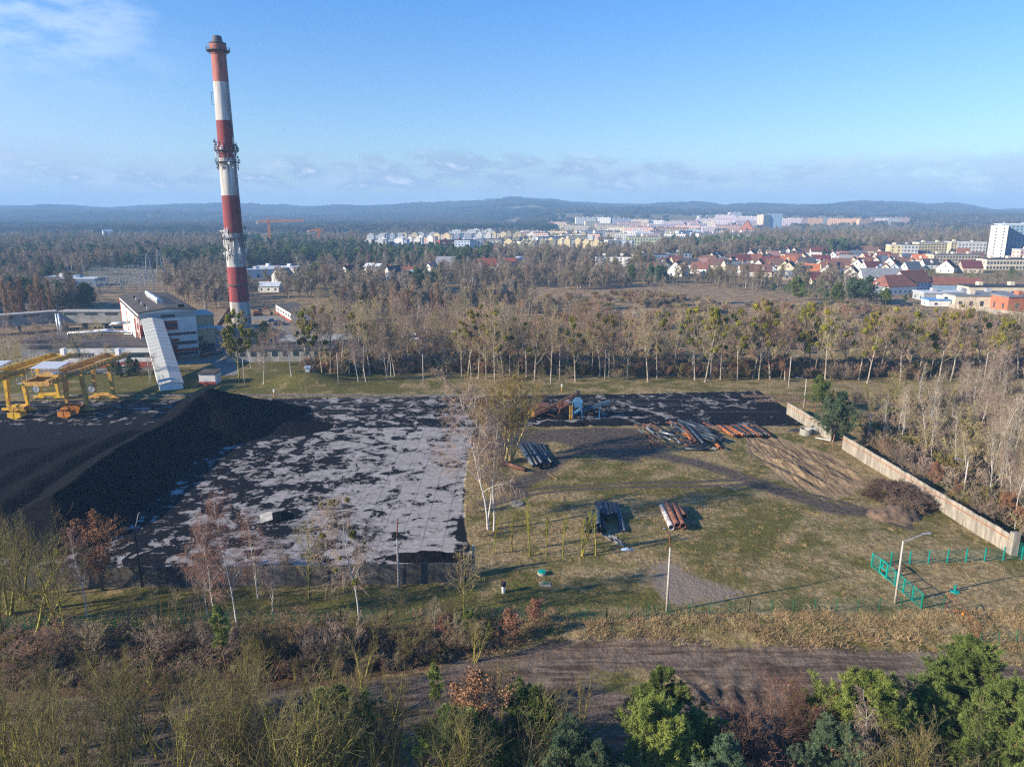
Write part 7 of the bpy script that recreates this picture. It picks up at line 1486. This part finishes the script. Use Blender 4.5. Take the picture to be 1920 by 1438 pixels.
# the far estate below the hills
FAR = [(1046, 424, 50, 'w_pink'), (1055, 429, 40, 'w_yellow'), (1080, 431, 60, 'w_cream'), (1110, 426, 40, 'w_yellow'), (1098, 418, 60, 'w_white'), (1130, 418, 50, 'w_white'), (1165, 418, 60, 'w_white'), (1130, 428, 36, 'w_pink'), (1150, 431, 80, 'w_beige'), (1180, 427, 60, 'w_pink'), (1200, 421, 50, 'w_cream'), (1170, 435, 70, 'w_cream'), (1215, 429, 24, 'w_pink'), (1245, 430, 80, 'w_lilac'), (1262, 424, 60, 'w_lilac'), (1225, 421, 60, 'w_white'), (1285, 424, 70, 'w_pink'), (1290, 431, 60, 'w_pink'), (1320, 424, 60, 'w_cream'), (1325, 417, 60, 'w_lilac'), (1345, 421, 80, 'w_lilac'), (1370, 418, 90, 'w_lilac'), (1360, 412, 60, 'w_lilac'), (1390, 415, 80, 'w_white'), (1400, 421, 70, 'w_lilac'), (1320, 412, 40, 'w_white'), (1378, 407, 44, 'w_white'), (1405, 412, 60, 'w_lilac'),
       (1340, 434, 46, 'w_lilac'), (1365, 434, 60, 'w_pink'), (1330, 437, 30, 'w_lilac'), (1388, 433, 60, 'w_cream'), (1260, 437, 70, 'w_orange'), (1478, 422, 70, 'w_lilac'), (1500, 421, 60, 'w_pink'), (1522, 421, 60, 'w_orange'), (1548, 420, 70, 'w_grey'), (1585, 422, 90, 'w_orange'), (1604, 422, 24, 'w_orange'), (1625, 423, 50, 'w_orange'), (1645, 423, 50, 'w_lilac'), (1665, 421, 60, 'w_grey'), (1685, 420, 60, 'w_pink'), (1200, 437, 60, 'w_pink'), (1225, 437, 40, 'w_beige'), (1308, 430, 46, 'w_lilac')]
for i, (px, py, L_, wk_) in enumerate(FAR):
    z_ = rn.uniform(12, 18) if px < 1440 else 20
    t_ = flats(px, py+2, L_, 14, z_, rn.uniform(-20, 12), wk_, f'far {dict(w_pink="pink", w_yellow="yellow", w_cream="cream", w_white="white", w_beige="beige", w_lilac="lilac", w_orange="orange-beige", w_grey="grey")[wk_]} slab block in the estate below the hills', rk='w_white' if wk_ in ('w_white', 'w_lilac') else 'r_grey', wn='row', bay=5, group='far slab blocks below the hills'); HOUSES.append((t_, px))
flats(1437, 428, 44, 22, 34, 30, 'w_beige', 'sunlit beige half of the tall far tower block', rk='r_pale', wn='row', bay=5)
flats(1452, 428, 42, 22, 36, -20, 'w_bluedark', 'shaded blue-grey half of the tall far tower block', rk='r_pale', wn='row', bay=5)  # shade on this half is put into the wall colour
house(1403, 437, 40, 30, 6, 22, 70, 'w_brick', 'r_maroon', 'church-like building with a steep brick-red triangular gable far away', wins=False, chim=0, group=None)
flats(520, 517, 34, 12, 6, -10, 'w_white', 'low white hall right of the chimney between woods', fl=1, rk='r_pale', bay=12)
flats(500, 522, 28, 12, 6, 20, 'w_blue', 'grey-blue shed adjoining the white hall right of the chimney', fl=1, rk='r_pale', bay=12)
flats(143, 537, 26, 12, 4.5, 0, 'w_bluedark', 'dark control building of the electrical substation', fl=1, rk='r_pale', bay=6)
flats(113, 533, 18, 10, 4.5, 0, 'w_white', 'white shed beside the substation control building', fl=1, rk='r_pale', bay=8)
for i, (px, py) in enumerate([(245, 417), (262, 426), (300, 429), (318, 421), (320, 422), (342, 420), (352, 424), (365, 423), (395, 420), (405, 421), (410, 417), (150, 436), (165, 442), (120, 430), (20, 437), (35, 440), (60, 437), (45, 432), (8, 430), (200, 440), (170, 432), (590, 432), (610, 435), (470, 412), (478, 411), (1580, 446), (1500, 448), (1510, 447)]):
    house(px, py, rn.uniform(14, 22), 12, 5, 5, rn.uniform(-60, 60), rn.choice(['w_white', 'w_white', 'w_blue', 'w_cream']), rn.choice(['r_pale', 'r_pink', 'r_slate']), 'tiny white cottage scattered among the woods of the far hillside', wins=False, chim=0, group='cottages scattered on the far hillside', name='cottage'); HOUSES.append(([o_ for o_ in COL.objects if o_.name.startswith('cottage')][-1], px))
finish_ordinals(HOUSES)
# tower cranes
def tcrane(px, py, pt, jl, jr, rot, lean, lb):
    x, y = P(px, py); zt = PZ(px, pt, y)[2]; t_ = thing('tower_crane', lb, 'crane', (x, y, 0), R(rot), None); m_ = MB(); s_ = 1.6
    def lat(a, b_, w_, nn):
        a = Vector(a); b_ = Vector(b_); d_ = (b_-a).normalized(); u = d_.cross(Vector((0, 1, 0))) if abs(d_.y) < .9 else Vector((1, 0, 0)); u.normalize(); v = d_.cross(u)
        c = [(u*i+v*j)*w_/2 for i, j in ((-1, -1), (1, -1), (1, 1), (-1, 1))]
        for k_ in range(4): m_.bar(a+c[k_], b_+c[k_], .55)
        for i in range(nn):
            for k_ in range(4): m_.bar(a.lerp(b_, i/nn)+c[k_], a.lerp(b_, (i+1)/nn)+c[(k_+1) % 4], .35)
    lat((0, 0, 0), (lean, 0, zt*.92), 2.2, 16); m_.build('mast', M['orange'], t_); m_ = MB()
    lat((lean-jl, 0, zt*.86), (lean+jr, 0, zt*.90), 1.8, 22); m_.bar((lean, 0, zt*.86), (lean, 0, zt), .8); m_.bar((lean, 0, zt), (lean+jr*.7, 0, zt*.90), .3); m_.bar((lean, 0, zt), (lean-jl, 0, zt*.86), .3); m_.build('jib', M['orange'], t_)
    MB().box(lean-jl-1.5, lean-jl+2, -1.5, 1.5, zt*.86-3, zt*.86).build('counterweight', M['concrete'], t_)
tcrane(507, 463, 408, 15, 48, 0, 0, 'tall orange tower crane with a long jib right of the chimney')
tcrane(594, 460, 428, 16, 6, 0, 5, 'shorter orange crane with folded jib farther right of the chimney')
# substation: lattice gantries, masts and pylons
def frame(x, y, w_, h_, lb=None):
    t_ = thing('switch_gantry', 'grey steel line gantry in the crowded electrical substation', 'gantry', (x, y, 0), rn.uniform(-.06, .06), 'steel gantries of the substation'); m_ = MB()
    for a in (-w_/2, w_/2): m_.bar((a, 0, 0), (a, 0, h_), .22)
    m_.bar((-w_/2, 0, h_*.9), (w_/2, 0, h_*.9), .25); m_.build('frame', M['steelblue'], t_)
    for i in range(3): xx = -w_/3+i*w_/3; MB().tube([(xx, 0, h_*.86), (xx, 0, h_*.7)], .18, 6).build('insulator', M['concrete'], t_)
mm('steelblue', (0.16, 0.19, 0.22), .6, var=.15, sc=.5)
for r_ in range(7):
    for c in range(10):
        px = 170+c*12+r_*2+rn.uniform(-3, 3); py = 545-r_*5.2+rn.uniform(-1, 1)
        if px > 300-r_*2: continue
        x, y = P(px, py); frame(x, y, rn.uniform(5, 8), rn.uniform(4, 7)); FOOT.append((x, y, 7))
for px, py, pt, lb in ((133, 545, 503, 'slim lightning mast left of the substation'), (187, 548, 510, 'slim lightning mast in the middle of the substation'), (228, 545, 500, 'lightning mast near the boiler house roof'), (272, 530, 490, 'lightning mast at the far right of the substation')):
    x, y = P(px, py); zt = PZ(px, pt, y)[2]; t_ = thing('mast', lb, 'mast', (x, y, 0)); MB().tube([(0, 0, 0), (0, 0, zt)], [.35, .1], 6).build('pole', M['steelblue'], t_)
def pylon(px, py, pt, lb):
    x, y = P(px, py); zt = PZ(px, pt, y)[2]; t_ = thing('power_pylon', lb, 'pylon', (x, y, 0), .3); m_ = MB(); n = 8
    for i in range(n):
        z0, z1 = zt*i/n, zt*(i+1)/n; w0, w1 = 2.6*(1-i/n*.82), 2.6*(1-(i+1)/n*.82)
        for (a, b_), (c, d_) in (((-1, -1), (1, -1)), ((1, -1), (1, 1)), ((1, 1), (-1, 1)), ((-1, 1), (-1, -1))):
            m_.bar((a*w0, b_*w0, z0), (a*w1, b_*w1, z1), .35); m_.bar((a*w0, b_*w0, z0), (c*w1, d_*w1, z1), .2)
    m_.build('tower', M['steelblue'], t_)
    for f_, w_ in ((.68, 6.5), (.82, 8), (.95, 5)): MB().bar((-w_, 0, zt*f_), (w_, 0, zt*f_), .5, .35).build('cross_arm', M['steelblue'], t_)
pylon(303, 527, 470, 'lattice power pylon rising over dark pines left of the chimney'); pylon(281, 522, 476, 'fainter power pylon left of the nearer one')
car(118, 541, .2, RD, 'red vehicle parked beside the substation shed')

# ------------------------------------------------------------------ woods (masses)
FT = np.array(FOOT)
def clear(X_, Y_, k=1.0, fwd=0.0):
    ok = np.ones(len(X_), bool)
    for fx, fy, fr in FT:
        ok &= (np.hypot(X_-fx, Y_-fy) > fr*k)
        if fwd:                            # gardens kept open in front of the houses
            t_ = Y_/fy; ok &= ~((t_ > 1-fwd) & (t_ < 1) & (np.abs(X_-fx*t_) < fr*.9))
    return ok
def pxy(X_, Y_):
    d_ = Y_*cP+H*sP; return 960+F*X_/d_, 719-F*(Y_*sP-H*cP)/d_
def wpt(n, px0, px1, py0, py1, clumps=True):
    """n random points, evenly spread over the land between two rows; far rows get fewer, larger groups"""
    px = rg.uniform(px0, px1, n); py = rg.uniform(py0, py1, n); v = 719-py; u = px-960
    t_ = -H/(v*cP-F*sP); return u*t_, (F*cP+v*sP)*t_, px, py
def polyp(poly, px, py): return sdf(poly, px, py) > 0
OPEN = [[(1000, 548), (1180, 540), (1460, 545), (1640, 566), (1640, 600), (1000, 600)], [(0, 640), (130, 640), (240, 690), (240, 705), (0, 705)], [(190, 548), (300, 548), (300, 566), (150, 560)], [(820, 540), (1050, 540), (1060, 560), (830, 585)], [(1180, 528), (1450, 548), (1440, 565), (1180, 548)], [(160, 548), (160, 505), (300, 505), (300, 548)], [(100, 528), (170, 528), (170, 548), (100, 548)], [(640, 545), (620, 600), (560, 600), (500, 600), (480, 590)], [(455, 500), (560, 500), (545, 525), (460, 560)]]
def layer(name, n, box, region, holes, kinds, weights, smin, smax, k=1.0, fwd=.03, greens=None, thin=None):
    X_, Y_, px, py = wpt(n, *box); ok = polyp(region, px, py)
    for h_ in holes: ok &= ~polyp(h_, px, py)
    ok &= clear(X_, Y_, k, fwd)
    ok &= sdf([(p[0], p[1]) for p in FW], X_, Y_) < 0
    if thin is not None: ok &= thin(X_, Y_, px, py)
    X_, Y_ = X_[ok], Y_[ok]; s_ = rg.uniform(smin, smax, len(X_)); ii = rg.choice(kinds, len(X_), p=np.array(weights)/sum(weights))
    if greens is not None:
        g_ = greens(X_, Y_) & (rg.random(len(X_)) < .85); ii = np.where(g_, rg.choice([6, 7, 8], len(X_)), ii)
    return mass(name, np.stack([X_, Y_, terr(X_, Y_, False)-.2], -1), np.stack([s_, s_, s_*rg.uniform(.85, 1.15, len(X_))], -1), rg.uniform(0, 6.28, len(X_)), ii, wk)
gr_ = lambda a, b: vnoise(a/75, b/110, 301) > .66
NEAR = [(-220, 600), (120, 590), (215, 560), (230, 552), (330, 548), (330, 570), (400, 585), (440, 585), (470, 560), (560, 560), (560, 600), (820, 596), (1010, 590), (1010, 560), (1180, 552), (1440, 575), (1560, 568), (1640, 560), (1660, 545), (1450, 525), (1230, 520), (1000, 500), (640, 490), (-220, 500)]
layer('woodland', 3600, (-220, 1660, 495, 600), NEAR, OPEN, [0, 1, 2, 3, 4, 5, 9], [3, 2, 3, 1.5, 3, 1, 3], .5, 1.0, fwd=.09, greens=lambda a, b: (vnoise(a/45, b/60, 302) > .80))
MID = [(-220, 512), (640, 505), (900, 500), (1240, 512), (1240, 478), (1000, 482), (960, 478), (690, 476), (690, 446), (-220, 446)]
layer('woodland', 8800, (-220, 1240, 444, 512), MID, OPEN, [0, 1, 2, 3, 4, 5, 9], [3, 2, 3, 2, 3, 1, 1], .6, 1.1, fwd=.09, greens=lambda a, b: ((vnoise(a/75, b/110, 301) > .60) & (a < -10)) | (np.abs(a+170) < 150)*(np.abs(b-690) < 170))
# village gardens
layer('garden_trees', 2400, (1130, 1960, 470, 600), [(1130, 540), (1130, 480), (1440, 474), (1700, 478), (1960, 486), (1960, 600), (1780, 575), (1500, 565), (1440, 548), (1250, 540)], [], [0, 1, 2, 3, 4], [2, 2, 2, 2, 1], .22, .5, fwd=.09, greens=lambda a, b: vnoise(a/22, b/30, 305) > .66)
layer('orchard_trees', 1500, (620, 1240, 485, 545), [(620, 545), (620, 490), (1240, 485), (1240, 545)], OPEN, [0, 1, 2, 4, 9], [2, 2, 2, 2, 2], .3, .55, fwd=.10)
EAST = [(1240, 500), (1240, 470), (1440, 440), (1480, 432), (2120, 420), (2120, 470), (1840, 474), (1700, 474), (1440, 482)]
layer('woodland', 8000, (1240, 2120, 420, 500), EAST, [], [0, 1, 2, 3, 4, 5], [3, 3, 2, 2.5, 2, 1], .7, 1.3, fwd=.03, greens=lambda a, b: vnoise(a/75, b/140, 306) > .74)
CEN = [(690, 446), (690, 436), (1040, 432), (1440, 440), (1440, 470), (1300, 470), (1120, 470), (1120, 446)]
layer('woodland', 2200, (690, 1440, 432, 472), CEN, [], [0, 1, 2, 3, 4], [3, 3, 2, 2, 2], .5, .95, k=1.0, fwd=.10, greens=lambda a, b: vnoise(a/75, b/140, 307) > .8)
# near tall conifers of the village edge as single things
for k, px, py, s_, lb in (('spruce', 678, 530, 1.25, 'dark cedar-like spruce right of the wine-red roofed house'), ('spruce', 797, 532, 1.15, 'dark conical spruce left of centre in the village'), ('pine', 1490, 572, 1.15, 'dark green pine at the right edge of the brush field'), ('pineblue', 1598, 572, 1.1, 'broad bluish pine before the village'), ('pine', 1570, 576, .9, 'wide low pine at the far field edge'), ('pineblue', 1622, 573, 1.1, 'dark pine before the long white house'), ('spruce', 1578, 545, 1.0, 'conifer beside the big brown-roofed gable'), ('spruce', 1545, 492, 1.2, 'rounded dark conifer between the village roofs'), ('pine', 1660, 575, .7, 'small pine before the broad hipped-roof house'), ('pine', 1612, 566, 1.0, 'pine behind the broad bluish pine')):
    x, y = at(px, py); plant(k, x, y, s_, 'spruce_tree' if k == 'spruce' else 'pine_tree', lb, 'tree')
for px, py, s_, lb in ((1188, 606, 1.0, 'small white-blossomed tree in the brush field'), (395, 560, 1.3, 'whitish blossoming tree near the chimney'), (62, 598, 1.5, 'pale blossoming bush behind the long gallery'), (1308, 503, 1.6, 'whitish blossoming tree among village houses')):
    x, y = at(px, py); plant('blossom' if 'blossom' in PR else 'bush', x, y, s_, 'blossom_tree', lb, 'tree')
# hills: canopies
n = 34000
X_ = rg.uniform(-3600, 3600, n); Y_ = 1500+3900*rg.random(n)**.8; d_ = Y_*cP+H*sP; px = 960+F*X_/d_
ok = (px > -260) & (px < 2180) & clear(X_, Y_, 1.0, .03) & ~((px > 1036) & (px < 1700) & (Y_ < 2900) & (Y_ > 1500) & (rg.random(n) < .93)) & ~((px > 690) & (px < 1040) & (Y_ < 1650))
ok &= ~((vnoise(X_/160, Y_/220, 309) > .83) & (Y_ < 3600))
X_, Y_ = X_[ok], Y_[ok]; s_ = rg.uniform(.8, 1.45, len(X_))
gg = vnoise(X_/260, Y_/340, 310); ii = np.where(gg > .72, 3, rg.choice([0, 0, 1, 2], len(X_)))
mass('hill_forest', np.stack([X_, Y_, terr(X_, Y_, False)-1.0], -1), np.stack([s_, s_, s_], -1), rg.uniform(0, 6.28, len(X_)), ii, hk)

# ------------------------------------------------------------------ haze
hm = bpy.data.materials.new('haze'); hm.use_nodes = True; t = NT(hm.node_tree); t.n.remove(t.n['Principled BSDF'])
pv = t.n.new('ShaderNodeVolumePrincipled'); pv.inputs['Color'].default_value = (0.36, 0.64, 1.0, 1); pv.inputs['Density'].default_value = 0.00022; pv.inputs['Anisotropy'].default_value = 0.0
t.l.new(pv.outputs[0], t.n['Material Output'].inputs['Volume'])
tag(MB().box(-5600, 5600, -150, 6900, -3.5, 190).build('haze', hm), kind='stuff')
print('objects', len(bpy.data.objects))
